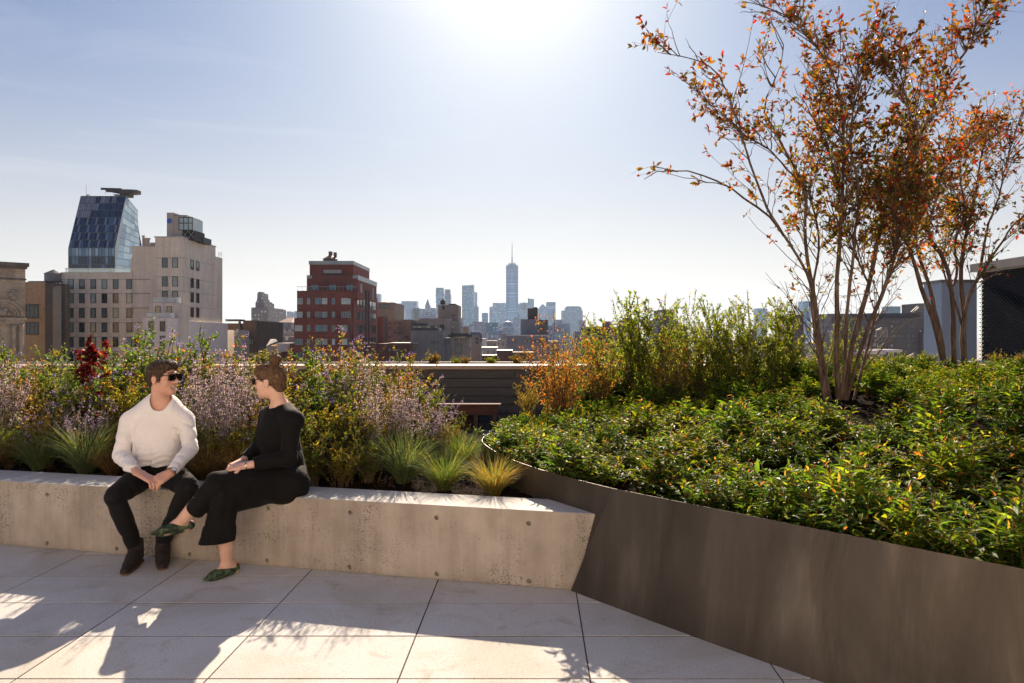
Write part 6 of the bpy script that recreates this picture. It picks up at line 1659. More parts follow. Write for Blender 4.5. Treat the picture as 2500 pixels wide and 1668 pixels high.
# ================================================================ PEOPLE
class Field:
    """signed distance field on a grid, turned into one closed surface"""
    def __init__(s, lo, hi, h):
        s.lo = np.array(lo, float); s.h = h; s.n = np.ceil((np.array(hi) - s.lo) / h).astype(int) + 1
        s.f = np.full(s.n, .2, np.float32)
        s.ax = [s.lo[i] + h * np.arange(s.n[i]) for i in range(3)]
    def region(s, lo, hi):
        a = np.clip(np.floor((np.array(lo) - s.lo) / s.h).astype(int), 0, s.n); b = np.clip(np.ceil((np.array(hi) - s.lo) / s.h).astype(int) + 1, 0, s.n)
        sl = tuple(slice(a[i], b[i]) for i in range(3))
        X, Y, Z = np.meshgrid(*[s.ax[i][sl[i]] for i in range(3)], indexing='ij')
        return sl, np.stack([X, Y, Z], -1).astype(np.float32)
    def put(s, sl, d, k, op='u'):
        a = s.f[sl]
        if op == 'u':
            h_ = np.maximum(k - np.abs(a - d), 0) / max(k, 1e-6); s.f[sl] = np.minimum(a, d) - h_ * h_ * k * .25
        else:   # subtract
            d = -d; h_ = np.maximum(k - np.abs(a - d), 0) / max(k, 1e-6); s.f[sl] = np.maximum(a, d) + h_ * h_ * k * .25
    def cap(s, a, b, ra, rb, k=.02, side=None, flat=1.0, op='u', mid=None):
        a = np.array(a, float); b = np.array(b, float); m = max(ra, rb, mid or 0) + k + s.h * 3
        sl, p = s.region(np.minimum(a, b) - m, np.maximum(a, b) + m)
        if p.size == 0: return s
        ab = b - a; L2 = max(ab @ ab, 1e-9)
        q = p - a; t = np.clip((q @ ab.astype(np.float32)) / L2, 0, 1)
        r_ = ra + (rb - ra) * t
        if mid is not None: r_ = r_ + (mid - (ra + rb) / 2) * np.sin(np.pi * t)
        v = q - t[..., None] * ab.astype(np.float32)
        if side is not None:
            sd = np.array(side, float); sd -= ab * (sd @ ab) / L2; sd /= np.linalg.norm(sd); dp = np.cross(ab / np.sqrt(L2), sd)
            c = v @ dp.astype(np.float32); v = v + (c * (1 / flat - 1))[..., None] * dp.astype(np.float32)
            d = (np.linalg.norm(v, axis=-1) - r_) * (flat + (1 - flat) * .5)
        else: d = np.linalg.norm(v, axis=-1) - r_
        s.put(sl, d.astype(np.float32), k, op); return s
    def ell(s, c, r, M=None, k=.01, op='u'):
        c = np.array(c, float); r = np.array(r, float); m = max(r) + k + s.h * 3
        sl, p = s.region(c - m, c + m)
        if p.size == 0: return s
        q = p - c.astype(np.float32)
        if M is not None: q = q @ np.array(M, np.float32)      # columns of M are the local axes
        k0 = np.linalg.norm(q / r, axis=-1); k1 = np.linalg.norm(q / (r * r), axis=-1) + 1e-9
        s.put(sl, (k0 * (k0 - 1) / k1).astype(np.float32), k, op); return s
    def half(s, p0, n, k=.004):
        """cut away everything on the side n points to"""
        n = np.array(n, float); n /= np.linalg.norm(n)
        d = sum((s.ax[i] - p0[i]).reshape([-1 if j == i else 1 for j in range(3)]) * n[i] for i in range(3))
        s.f = np.maximum(s.f, d.astype(np.float32)); return s
    def disp(s, fn, band=.03):
        k = np.abs(s.f) < band; idx = np.argwhere(k); p = s.lo + idx * s.h
        s.f[k] += fn(p).astype(np.float32); return s
    def mesh(s, name, mat, smooth_it=2):
        f = s.f; neg = f < 0
        c = np.zeros([x - 1 for x in f.shape], np.int8)
        for i in (0, 1):
            for j in (0, 1):
                for l in (0, 1): c += neg[i:f.shape[0] - 1 + i, j:f.shape[1] - 1 + j, l:f.shape[2] - 1 + l]
        cells = np.argwhere((c > 0) & (c < 8)); vid = np.full(c.shape, -1, np.int32); vid[tuple(cells.T)] = np.arange(len(cells))
        acc = np.zeros((len(cells), 3)); cnt = np.zeros(len(cells))
        corners = [(i, j, l) for i in (0, 1) for j in (0, 1) for l in (0, 1)]
        for a in range(8):
            for b in range(a + 1, 8):
                ca, cb_ = np.array(corners[a]), np.array(corners[b])
                if np.abs(ca - cb_).sum() != 1: continue
                fa = f[tuple((cells + ca).T)]; fb_ = f[tuple((cells + cb_).T)]
                x = (fa < 0) != (fb_ < 0); t = fa[x] / (fa[x] - fb_[x])
                acc[x] += ca + (cb_ - ca) * t[:, None]; cnt[x] += 1
        V = s.lo + (cells + acc / cnt[:, None]) * s.h
        Q = []
        for ax in range(3):
            o1, o2 = [(1, 2), (2, 0), (0, 1)][ax]
            sl0 = [slice(None)] * 3; sl1 = [slice(None)] * 3; sl0[ax] = slice(0, -1); sl1[ax] = slice(1, None)
            A = neg[tuple(sl0)]; B_ = neg[tuple(sl1)]
            e = np.argwhere(A != B_)
            e = e[(e[:, o1] > 0) & (e[:, o2] > 0) & (e[:, o1] < c.shape[o1]) & (e[:, o2] < c.shape[o2])]
            fl = A[tuple(e.T)]
            d1 = np.zeros(3, int); d1[o1] = 1; d2 = np.zeros(3, int); d2[o2] = 1
            q = np.stack([vid[tuple((e - d1 - d2).T)], vid[tuple((e - d2).T)], vid[tuple(e.T)], vid[tuple((e - d1).T)]], 1)
            q[~fl] = q[~fl][:, ::-1]; Q.append(q)
        Q = np.concatenate(Q)
        for _ in range(smooth_it):
            S_ = np.zeros_like(V); n_ = np.zeros(len(V))
            for a in range(4):
                b = (a + 1) % 4
                np.add.at(S_, Q[:, a], V[Q[:, b]]); np.add.at(S_, Q[:, b], V[Q[:, a]]); np.add.at(n_, Q[:, a], 1); np.add.at(n_, Q[:, b], 1)
            V = V * .5 + .5 * S_ / n_[:, None]
        return np_mesh(name, V, Q, None, None, mat, True)

def skin_mat(name, c, ruddy=(.62, .22, .15)):
    m, nt, b = new_mat(name); v = objvec(nt)
    base = ramp(nt, noise(nt, 14, 5, .6, v), [(.3, tuple(q * .88 for q in c)), (.7, tuple(q * 1.08 for q in c))])
    nt.links.new(mixc(nt, math_n(nt, 'MULTIPLY', noise(nt, 7, 3, .5, v), .28), base, ruddy), b.inputs['Base Color'])
    b.inputs['Roughness'].default_value = .5; b.inputs['Subsurface Weight'].default_value = .12
    b.inputs['Subsurface Radius'].default_value = (1, .3, .15); b.inputs['Subsurface Scale'].default_value = .01
    bump(nt, b, noise(nt, 300, 3, .6, v), .08, .002)
    return m
def cloth_mat(name, c, rough=.85, weave=700, st=.15, sheen=.2, var=.1):
    m, nt, b = new_mat(name); v = objvec(nt)
    nt.links.new(ramp(nt, noise(nt, 9, 5, .6, v), [(.3, tuple(q * (1 - var) for q in c)), (.7, tuple(min(1, q * (1 + var)) for q in c))]), b.inputs['Base Color'])
    b.inputs['Roughness'].default_value = rough; b.inputs['Sheen Weight'].default_value = sheen; b.inputs['Specular IOR Level'].default_value = .2
    h = math_n(nt, 'ADD', math_n(nt, 'MULTIPLY', noise(nt, weave, 2, .5, v), .15), noise(nt, 16, 4, .55, v, .8))
    bump(nt, b, h, st, .012)
    return m
def hair_mat(name, c, c2, vscale=(60, 60, 6)):
    m, nt, b = new_mat(name); v = objvec(nt, vscale)
    nt.links.new(ramp(nt, noise(nt, 2.4, 5, .7, v, .5), [(.3, c), (.7, c2)]), b.inputs['Base Color'])
    b.inputs['Roughness'].default_value = .45; b.inputs['Specular IOR Level'].default_value = .3
    b.inputs['Transmission Weight'].default_value = 0
    bump(nt, b, noise(nt, 2.4, 5, .7, v, .5), .8, .01)
    return m

U = lambda u, v, Y: P(200 + u / 2.6133, 850 + v / 2.6133, Y)
class Frame:
    def __init__(s, c, f, up=(0, 0, 1)):
        s.c = np.array(c, float); f = np.array(f, float); f /= np.linalg.norm(f); up = np.array(up, float)
        l = np.cross(up, f); l /= np.linalg.norm(l); u = np.cross(f, l)
        s.l, s.f, s.u = l, f, u                     # l: the person's left, f: forward, u: up
        s.M = np.stack([l, f, u], 1)
    def __call__(s, x, y, z): return s.c + s.l * x + s.f * y + s.u * z

def head(F_, H, male, sc=1.0):
    e = lambda c, r, k=.012, op='u': F_.ell(H(*[q * sc for q in c]), [q * sc for q in r], H.M, k, op)
    cp = lambda a, b, ra, rb, k=.01, op='u': F_.cap(H(*[q * sc for q in a]), H(*[q * sc for q in b]), ra * sc, rb * sc, k, op=op)
    e((0, -.018, .035), (.076, .096, .084)); e((0, .03, -.02), (.064, .064, .090), .03)
    e((0, .036, -.075), (.050, .052, .042), .025); e((0, .070, -.100), (.024 if male else .019, .022, .018), .02)
    e((.040, .052, -.030), (.024, .026, .026), .02); e((-.040, .052, -.030), (.024, .026, .026), .02)
    cp((-.040, .078, .030), (.040, .078, .030), .012, .012, .015)
    cp((0, .088, .016), (0, .116, -.020), .0085, .0115, .010); e((.010, .100, -.027), (.009, .011, .008), .006); e((-.010, .100, -.027), (.009, .011, .008), .006)
    e((.034, .082, .008), (.017, .013, .011), .006, 's'); e((-.034, .082, .008), (.017, .013, .011), .006, 's')
    e((.032, .074, .008), (.013, .013, .012), .003); e((-.032, .074, .008), (.013, .013, .012), .003)
    cp((-.024, .083, -.052), (.024, .083, -.052), .007, .007, .006); cp((-.020, .082, -.076), (.020, .082, -.076), .008, .008, .006)
    if male: e((0, .100, -.064), (.033, .024, .0125), .004, 's')
    else: e((0, .098, -.064), (.022, .012, .004), .003, 's')
    for s_ in (1, -1):
        e((s_ * .078, -.012, -.004), (.009, .020, .033), .006); e((s_ * .086, -.008, -.002), (.006, .011, .019), .004, 's')
        e((s_ * .079, -.012, -.032), (.007, .010, .010), .005)
def specs(H, sc, parent, lens, frame, w=.050, h=.040):
    g = MB()
    def bx(c, d):
        vs = [tuple(H(*(np.array([c[0] + sx * d[0], c[1] + sy * d[1], c[2] + sz * d[2]]) * sc))) for sz in (-1, 1) for sy in (-1, 1) for sx in (-1, 1)]
        g.add(vs, [(0, 2, 3, 1), (4, 5, 7, 6), (0, 1, 5, 4), (2, 6, 7, 3), (0, 4, 6, 2), (1, 3, 7, 5)])
    for s_ in (1, -1):
        bx((s_ * .034, .103, .030), (.030, .004, .005)); bx((s_ * .034, .104, -.010), (.024, .003, .0025))
        bx((s_ * .062, .100, .012), (.004, .004, .020)); bx((s_ * .008, .107, .012), (.0025, .003, .016))
        a, b = H(*(np.array([s_ * .066, .098, .028]) * sc)), H(*(np.array([s_ * .083, -.02, .018]) * sc)); g.bar(a, b, .0034, 6)
    bx((0, .108, .022), (.009, .003, .003))
    gl = g.build('sunglasses', frame, parent)
    g = MB()
    for s_ in (1, -1): bx((s_ * .035, .103, .010), (.0245, .002, .019))
    g.build('lens', lens, gl)
    return gl

def hand(F_, wrist, knuck, palm_n, thumb_side, curl, sc=1.0, spread=.0, k=.006):
    """palm plus four unequal fingers bent at the knuckles, thumb from the side of the palm"""
    w_ = np.array(wrist, float); c = np.array(knuck, float); d = c - w_; d /= np.linalg.norm(d)
    n = np.array(palm_n, float); n -= d * (n @ d); n /= np.linalg.norm(n); sd = np.cross(d, n) * thumb_side   # towards the thumb
    for i, (o, L, r_) in enumerate(((.030, .072, .0090), (.010, .080, .0092), (-.010, .074, .0088), (-.029, .058, .0078))):
        root = c + sd * o * sc
        F_.cap(w_ + sd * o * .55 * sc, root, .017 * sc, .0125 * sc, .012)
        p = root; dirn = d + sd * (o * 2 * spread); dirn /= np.linalg.norm(dirn); a = 0
        for q, (fr, cu) in enumerate(((.45, .55), (.32, .9), (.23, .6))):
            a += curl * cu * (1 + .08 * i)
            dd = dirn * math.cos(a) + n * math.sin(a); p2 = p + dd * L * fr * sc
            F_.cap(p, p2, r_ * sc * (1 - .06 * q), r_ * sc * (1 - .06 * (q + 1)), .003); p = p2
    t0 = w_ + d * .028 * sc + sd * .026 * sc; t1 = t0 + (d * .55 + sd * .55 + n * .35) * .042 * sc; t2 = t1 + (d * .85 + n * .45 + sd * .1) * .032 * sc; t3 = t2 + (d * .8 + n * .6 - sd * .15) * .026 * sc
    F_.cap(w_ + d * .012, t0, .016 * sc, .014 * sc, .010); F_.cap(t0, t1, .0145 * sc, .0115 * sc, .006); F_.cap(t1, t2, .0112 * sc, .0100 * sc, .003); F_.cap(t2, t3, .0100 * sc, .0085 * sc, .003)

SKIN_M = skin_mat('skin_tan', (.62, .36, .26)); SKIN_F = skin_mat('skin_fair', (.70, .44, .33), (.62, .25, .18))
LENS = plain('dark_lens', (.006, .005, .005), .06, spec=.8); TORT = plain('dark_acetate', (.018, .010, .007), .25)
TEETH = plain('teeth', (.75, .72, .66), .3); WHITE = cloth_mat('white_sweatshirt', (.80, .765, .755), .9, 900, .35, .3, .04)
BLK_M = cloth_mat('black_denim', (.0075, .007, .008), .8, 800, .5, .03, .3); BLK_F = cloth_mat('black_fabric', (.0055, .0045, .0042), .85, 800, .35, .02, .25)
LEATH = plain('dark_suede', (.018, .010, .007), .75, scale=30, var=.35, bmp=.3, bscale=160); SOLE = plain('sole_tan', (.14, .075, .04), .7)
def folds(axis, amp, fr, seed=0):
    """soft creases running across the given direction"""
    a = np.array(axis, float); a /= np.linalg.norm(a)
    b = np.cross(a, [.3, .5, .81]); b /= np.linalg.norm(b); c = np.cross(a, b)
    def fn(p):
        x, y, z = p @ a, p @ b, p @ c
        w = x * fr + 1.7 * np.sin(y * fr * .33 + seed) + 1.3 * np.sin(z * fr * .29 + 2 * seed)
        m = .5 + .5 * np.sin(y * fr * .41 + z * fr * .37 + 1.3 * seed + 1.1 * np.sin(x * fr * .3))
        return -amp * m * (np.abs(np.sin(w * .5)) ** .7 - .6)
    return fn

def strands(src, H, n, comb, L, seed, parent, mat, lift=.3):
    """loose locks lying on the hair so that its outline is not a smooth cap"""
    r = RS(seed); me = src.data; m_ = len(me.vertices)
    co = np.zeros(m_ * 3, np.float32); me.vertices.foreach_get('co', co); co = co.reshape(-1, 3); no = np.zeros(m_ * 3, np.float32); me.vertices.foreach_get('normal', no); no = no.reshape(-1, 3)
    i = r.choice(m_, n); p, nn = co[i].astype(float), no[i].astype(float)
    c = comb(p) + r.randn(n, 3) * .28; t = c - nn * (c * nn).sum(1)[:, None]; t = unit(t); D = unit(t + nn * lift * r.rand(n, 1))
    k = 5; s_ = np.linspace(0, 1, k); LL = L * r.uniform(.5, 1.3, n)
    PL = (p - nn * .002)[:, None] + D[:, None] * (LL[:, None] * s_)[..., None] - nn[:, None] * ((LL[:, None] * s_) ** 2 * 9 * lift)[..., None]
    v, q = tubes(PL, np.linspace(.0013, .0003, k)[None] * np.ones((n, 1)), 3)
    return link('strands', np_mesh('strands', v, q, None, None, mat, True), parent)

# ---------------------------------------------------------------- the man
H1 = Frame(U(520, 192, 4.99), (.97, -.25, -.02), (.06, -.02, 1))
man_base = (float(U(480, 900, 5.0)[0]), 5.0, .48)
F1 = Field((-3.02, 4.30, -.01), (-1.98, 5.32, 1.46), .0046)
head(F1, H1, True, 1.02)
nk = U(502, 346, 5.03)
F1.cap(H1(0, -.030, -.070), nk, .056, .062, .03); F1.cap(H1(.02, .02, -.095), nk + [0, -.02, 0], .030, .030, .03)
sR, sL = U(300, 466, 5.02), U(664, 454, 5.02)
F1.cap(nk, sR + [.03, 0, 0], .05, .05, .04); F1.cap(nk, sL - [.03, 0, 0], .05, .05, .04)
F1.cap(U(495, 480, 5.05), U(475, 800, 5.08), .150, .135, .06, side=(1, 0, 0), flat=.62)
eR, wR = U(250, 688, 4.93), U(352, 792, 4.66)
eL, wL = U(692, 645, 4.93), U(560, 800, 4.66)
kR, kL = U(447, 842, 4.585), U(492, 842, 4.60)
for (s_, e_, w_) in ((sR, eR, wR), (sL, eL, wL)): F1.cap(s_, e_, .042, .034, .02); F1.cap(e_, w_, .030, .026, .02)
hR, kneeR, aR = U(420, 800, 5.07), U(208, 945, 4.60), U(346, 1285, 4.74)
hL, kneeL, aL = U(555, 800, 5.07), U(682, 882, 4.70), U(516, 1240, 4.82)
for (h_, k_, a_) in ((hR, kneeR, aR), (hL, kneeL, aL)): F1.cap(h_, k_, .074, .052, .03); F1.cap(k_, a_, .050, .036, .02)
# right hand lies over the left, fingers closed around each other
hand(F1, wR, kR, (.45, -.25, -.85), 1, .62, 1.0)
hand(F1, wL, kL, (-.45, .15, -.85), -1, .62, 1.0)
for (a_, toe) in ((aR, U(262, 1432, 4.49)), (aL, U(512, 1400, 4.58))): F1.cap(a_, [a_[0], a_[1], .05], .034, .034, .01); F1.cap([a_[0], a_[1], .05], [a_[0] * .5 + toe[0] * .5, a_[1] * .5 + toe[1] * .5, .045], .032, .020, .02)
man = link('person', F1.mesh('person', SKIN_M))
tag(man, 'seated man in white sweatshirt and black trousers, laughing with sunglasses, hands clasped', 'person')
# sweatshirt
G = Field((-3.02, 4.5, .50), (-1.98, 5.35, 1.28), .0048)
hem = U(470, 742, 5.0)
G.cap(U(492, 445, 5.04), U(486, 560, 5.03), .158, .156, .05, side=(1, 0, 0), flat=.66); G.cap(U(486, 560, 5.03), U(470, 735, 5.05), .158, .154, .05, side=(1, 0, 0), flat=.70)
G.cap(U(480, 690, 5.02), U(470, 725, 5.03), .160, .158, .03, side=(1, 0, 0), flat=.72)
G.half([0, 0, hem[2]], (0, 0, -1))
G.cap(nk + [0, .01, -.015], sR + [.02, 0, .008], .078, .062, .07); G.cap(nk + [0, .01, -.015], sL + [-.02, 0, .008], .078, .062, .07)
G.cap(sR + [.05, 0, .004], sL + [-.05, 0, .004], .056, .056, .06)
G.cap(sR, eR, .062, .051, .024, mid=.057); G.cap(sL, eL, .060, .050, .024, mid=.055)
cR = eR + (wR - eR) * .90; cL = eL + (wL - eL) * .90
G.cap(eR, cR, .053, .036, .015); G.cap(eL, cL, .052, .036, .015)
for e_, c_2 in ((eR, cR), (eL, cL)):
    d_ = (c_2 - e_); d_ /= np.linalg.norm(d_); G.cap(c_2 - d_ * .05, c_2 - d_ * .008, .0385, .036, .006)
arm_f1, arm_f2 = folds(eR - sR, .013, 75, .4), folds(cR - eR, .012, 85, 1.7); tf = folds((.25, 0, 1), .014, 40, 2.2)
def shirt_fold(p):
    x = p[:, 0]; d1 = np.where(x < sR[0] + .085, 1, 0); d2 = np.where(x > sL[0] - .07, 1, 0)
    low = np.clip((.86 - p[:, 2]) / .18, 0, 1)
    drape = -.009 * np.sin((x + .8 * (p[:, 2] - .9) * np.sign(x - U(480, 500, 5.0)[0])) * 40 + 2.6 * np.sin(p[:, 2] * 8 + 1)) * (.45 + .55 * np.sin(x * 13 + p[:, 2] * 7)) * np.clip((1.16 - p[:, 2]) / .2, 0, 1)
    hemf = -.0055 * np.sin(p[:, 2] * 150 + 4.5 * np.sin(x * 11 + 1) + 2 * np.sin(x * 31)) * low * (.4 + .6 * np.sin(x * 17 + p[:, 2] * 40) ** 2)
    fade = np.clip((1.10 - p[:, 2]) / .16, .15, 1)
    return np.where((d1 + d2) > 0, np.where(p[:, 2] > .80, arm_f1(p) * fade, arm_f2(p)), drape + hemf + .35 * tf(p))
G.disp(shirt_fold)
# crew neck opening, ribbed collar edge stands proud
nd = nk - H1(0, -.02, -.07); nd /= np.linalg.norm(nd)
G.cap(H1(0, -.028, -.10), U(503, 352, 4.985), .064, .068, .004, op='s'); G.cap(U(503, 330, 5.0), U(503, 300, 4.95), .070, .075, .004, op='s')
for c_2, e_ in ((cR, eR), (cL, eL)):
    d_ = (c_2 - e_); d_ /= np.linalg.norm(d_); q = c_2 - d_ * .004
    sl, p = G.region(q - .09, q + .09); dd = (p - q.astype(np.float32)) @ d_.astype(np.float32)
    near_ = np.linalg.norm(p - q.astype(np.float32), axis=-1) < .085
    G.f[sl] = np.where(near_, np.maximum(G.f[sl], dd), G.f[sl])
link('sweatshirt', G.mesh('sweatshirt', WHITE), man)
# trousers
G = Field((-3.02, 4.44, .06), (-2.02, 5.32, .78), .0048)
G.cap(hR + [.0, .0, .02], hL + [0, 0, .02], .112, .112, .04); G.cap(U(480, 745, 5.08), U(482, 800, 5.08), .135, .15, .04, side=(1, 0, 0), flat=.75)
for (h_, k_, a_) in ((hR, kneeR, aR), (hL, kneeL, aL)):
    G.cap(h_, k_, .094, .064, .05, mid=.086); G.cap(k_, a_, .062, .044, .008, mid=.058)
G.half([0, 0, .462], (0, 0, -1)) if False else None
G.disp(folds((.2, -.5, -.8), .008, 62, .9)); G.disp(folds((.9, .2, .4), .005, 38, 2.9))
G.half([0, 0, .105], (0, 0, -1)); G.half([0, 0, hem[2] + .02], (0, 0, 1))
link('trousers', G.mesh('trousers', BLK_M), man)
# boots
for (a_, toe, yaw) in ((aR, U(256, 1432, 4.47), 0), (aL, U(512, 1402, 4.55), 0)):
    G = Field((a_[0] - .2, 4.36, -.004), (a_[0] + .2, 5.0, .24), .0042)
    d_ = np.array([toe[0] - a_[0], toe[1] - a_[1], 0]); Ln = np.linalg.norm(d_); d_ /= Ln; sd_ = np.array([-d_[1], d_[0], 0])
    heel = np.array([a_[0], a_[1], 0]) - d_ * .035; tp2 = heel + d_ * .285
    G.cap([a_[0], a_[1], .155], [a_[0], a_[1], .07], .047, .047, .02); G.cap(heel + [0, 0, .045], heel + d_ * .10 + [0, 0, .055], .038, .044, .02)
    G.cap(heel + d_ * .06 + [0, 0, .085], heel + d_ * .17 + [0, 0, .045], .040, .038, .03); G.cap(heel + d_ * .15 + [0, 0, .035], tp2 - d_ * .03 + [0, 0, .026], .044, .030, .02, side=sd_, flat=.72)
    for q in range(5):
        c_2 = heel + d_ * (.085 + .02 * q) + np.array([0, 0, .128 - .0135 * q]); G.cap(c_2 - sd_ * .018, c_2 + sd_ * .018, .0045, .0045, .002)
    G.half([0, 0, .012], (0, 0, -1)); G.half([0, 0, .175], (0, 0, 1))
    bt = link('boot', G.mesh('boot', LEATH), man)
    G = Field((a_[0] - .2, 4.36, -.004), (a_[0] + .2, 5.0, .06), .0042)
    G.cap(heel + [0, 0, .012], heel + d_ * .08 + [0, 0, .012], .041, .040, .01); G.cap(heel + d_ * .13 + [0, 0, .012], tp2 - d_ * .036 + [0, 0, .012], .046, .034, .03); G.cap(heel + d_ * .05 + [0, 0, .012], heel + d_ * .15 + [0, 0, .012], .036, .040, .01)
    G.half([0, 0, .001], (0, 0, -1)); G.half([0, 0, .014], (0, 0, 1))
    link('sole', G.mesh('sole', SOLE, 1), bt)
# hair, sunglasses, teeth, watch, ring
def hairfield(H, lo=.0032, r=.15):
    c = H.c + H.u * .04; return Field(c - r, c + r, lo)
G = hairfield(H1); s_ = 1.02
E_ = lambda c, r, k=.012, op='u': G.ell(H1(*[q * s_ for q in c]), [q * s_ for q in r], H1.M, k, op)
E_((0, -.020, .040), (.086, .106, .090)); E_((0, .045, .098), (.060, .050, .034), .03); E_((0, .078, .088), (.045, .026, .020), .02); E_((0, -.075, -.02), (.058, .036, .060), .03)
E_((0, .100, -.012), (.092, .078, .083), .010, 's'); E_((0, .06, -.095), (.12, .12, .060), .010, 's')
for q in (1, -1): E_((q * .088, -.012, -.012), (.020, .026, .040), .006, 's'); E_((q * .076, .026, .008), (.010, .010, .030), .006)
E_((0, -.02, -.14), (.12, .13, .075), .01, 's')
G.disp(lambda p: -.0045 * (np.abs(np.sin(((p - H1.c) @ H1.l) * 190 + 5 * np.sin(((p - H1.c) @ H1.f) * 26))) - .5) * np.clip(((p - H1.c) @ H1.u) * 14 + .3, .2, 1), .012)
HM1 = hair_mat('brown_hair', (.028, .016, .009), (.10, .055, .029)); ho = link('hair', G.mesh('hair', HM1, 1), man)
strands(ho, H1, 2600, lambda p: np.where((((p - H1.c) @ H1.u) > .06)[:, None], H1.f * .7 - H1.l * .5 + H1.u * .3, -H1.u * .8 - H1.f * .3), .020, 3, ho, HM1, .45)
specs(H1, 1.02, man, LENS, TORT)
G = Field(H1(0, .085, -.06) - .04, H1(0, .085, -.06) + .04, .0018)
G.cap(H1(-.020, .080, -.0585), H1(.020, .080, -.0585), .0062, .0062, .002); G.cap(H1(-.008, .0865, -.0585), H1(.008, .0865, -.0585), .0062, .0062, .004)
link('teeth', G.mesh('teeth', TEETH, 1), man)
for q, s__ in ((1, .034), (-1, .034)):
    a_, b_ = H1(q * .015, .094, .044), H1(q * .052, .082, .040)
    G = Field(np.minimum(a_, b_) - .02, np.maximum(a_, b_) + .02, .0022); G.cap(a_, b_, .0035, .003, .001); link('eyebrow', G.mesh('eyebrow', _mc.get('brow') or plain('brow', (.05, .025, .013), .8), 1), man)
wd = wL - eL; wd /= np.linalg.norm(wd); wc = wL - wd * .012
strap = plain('tan_strap', (.30, .16, .08), .6); stl = plain('watch_steel', (.6, .58, .55), .25, 1)
def ring_mesh(c, ax, R1, w_, t, n=24):
    ax = Vector(ax).normalized(); u = ax.orthogonal().normalized(); v = ax.cross(u); g = MB(); vs = []
    for k in range(n):
        a = 2 * math.pi * k / n; d = u * math.cos(a) + v * math.sin(a)
        for (rr_, o) in ((R1, -w_), (R1 + t, -w_), (R1 + t, w_), (R1, w_)): vs.append(Vector(c) + d * rr_ + ax * o)
    g.add(vs, [(k * 4 + j, ((k + 1) % n) * 4 + j, ((k + 1) % n) * 4 + (j + 1) % 4, k * 4 + (j + 1) % 4) for k in range(n) for j in range(4)]); return g
wt_ = ring_mesh(wc, wd, .0315, .009, .003).build('watch_strap', strap, man)
out = np.array([.55, -.80, .25]); out -= wd * (out @ wd); out /= np.linalg.norm(out)
g = MB(); c_2 = wc + out * .034; g.bar(c_2, c_2 + out * .009, .0185, 20); w2 = g.build('watch', stl, man)
g = MB(); g.bar(c_2 + out * .0091, c_2 + out * .0098, .0150, 20); g.build('dial', plain('dial', (.7, .68, .64), .3), w2)

# ---------------------------------------------------------------- the woman
H2 = Frame(U(1196, 212, 4.80), (-.985, .10, -.10), (-.02, 0, 1))
F2 = Field((-2.34, 4.12, -.01), (-1.28, 5.28, 1.44), .0046)
head(F2, H2, False, .97)
nk2 = U(1268, 388, 4.84)
F2.cap(H2(0, -.035, -.06), nk2, .047, .054, .03)
l2 = np.array([.5, -.85, 0]); l2 /= np.linalg.norm(l2)
s2L, s2R = U(1343, 462, 4.72), U(1196, 446, 4.98)
F2.cap(nk2, s2L, .048, .04, .05); F2.cap(nk2, s2R, .048, .04, .05)
F2.cap(U(1262, 480, 4.86), U(1300, 820, 4.84), .125, .125, .06, side=l2, flat=.7)
e2L, w2L = U(1318, 700, 4.64), U(1030, 752, 4.50)
e2R, w2R = U(1128, 640, 4.90), U(1012, 728, 4.66)
F2.cap(s2L, e2L, .046, .040, .02); F2.cap(e2L, w2L, .038, .024, .02); F2.cap(s2R, e2R, .045, .040, .02); F2.cap(e2R, w2R, .038, .024, .02)
hand(F2, w2L, U(962, 762, 4.47), (.05, .35, -.9), 1, .45, .88)
hand(F2, w2R, U(968, 746, 4.53), (.0, -.25, -.95), -1, .50, .86)
h2L, k2L, a2L = U(1290, 868, 4.74), U(862, 862, 4.40), U(612, 1128, 4.47)
h2R, k2R, a2R = U(1250, 885, 4.86), U(905, 985, 4.42), U(925, 1372, 4.52)
F2.cap(h2L, k2L, .09, .055, .03); F2.cap(k2L, a2L, .048, .033, .02, mid=.050); F2.cap(h2R, k2R, .09, .055, .03); F2.cap(k2R, a2R, .048, .033, .02, mid=.050)
# feet inside the flats
t2L = U(436, 1188, 4.36); heel2L = U(688, 1132, 4.50)
t2R = U(775, 1500, 4.37); heel2R = U(975, 1425, 4.56); t2R[2] = .022; heel2R[2] = .030
F2.cap(a2L, heel2L + (t2L - heel2L) * .10, .031, .026, .02); F2.cap(heel2L, t2L + (heel2L - t2L) * .35, .027, .020, .02); F2.cap(a2L + (t2L - a2L) * .1, heel2L + (t2L - heel2L) * .62, .030, .026, .03)
F2.cap(a2R, heel2R, .034, .028, .02); F2.cap(heel2R, t2R + (heel2R - t2R) * .35, .027, .020, .02); F2.cap(a2R - [0, 0, .02], heel2R + (t2R - heel2R) * .55 + [0, 0, .01], .032, .026, .03)
woman = link('person', F2.mesh('person', SKIN_F))
tag(woman, 'seated woman in black top and cropped wide trousers, hair in a bun, legs crossed', 'person')
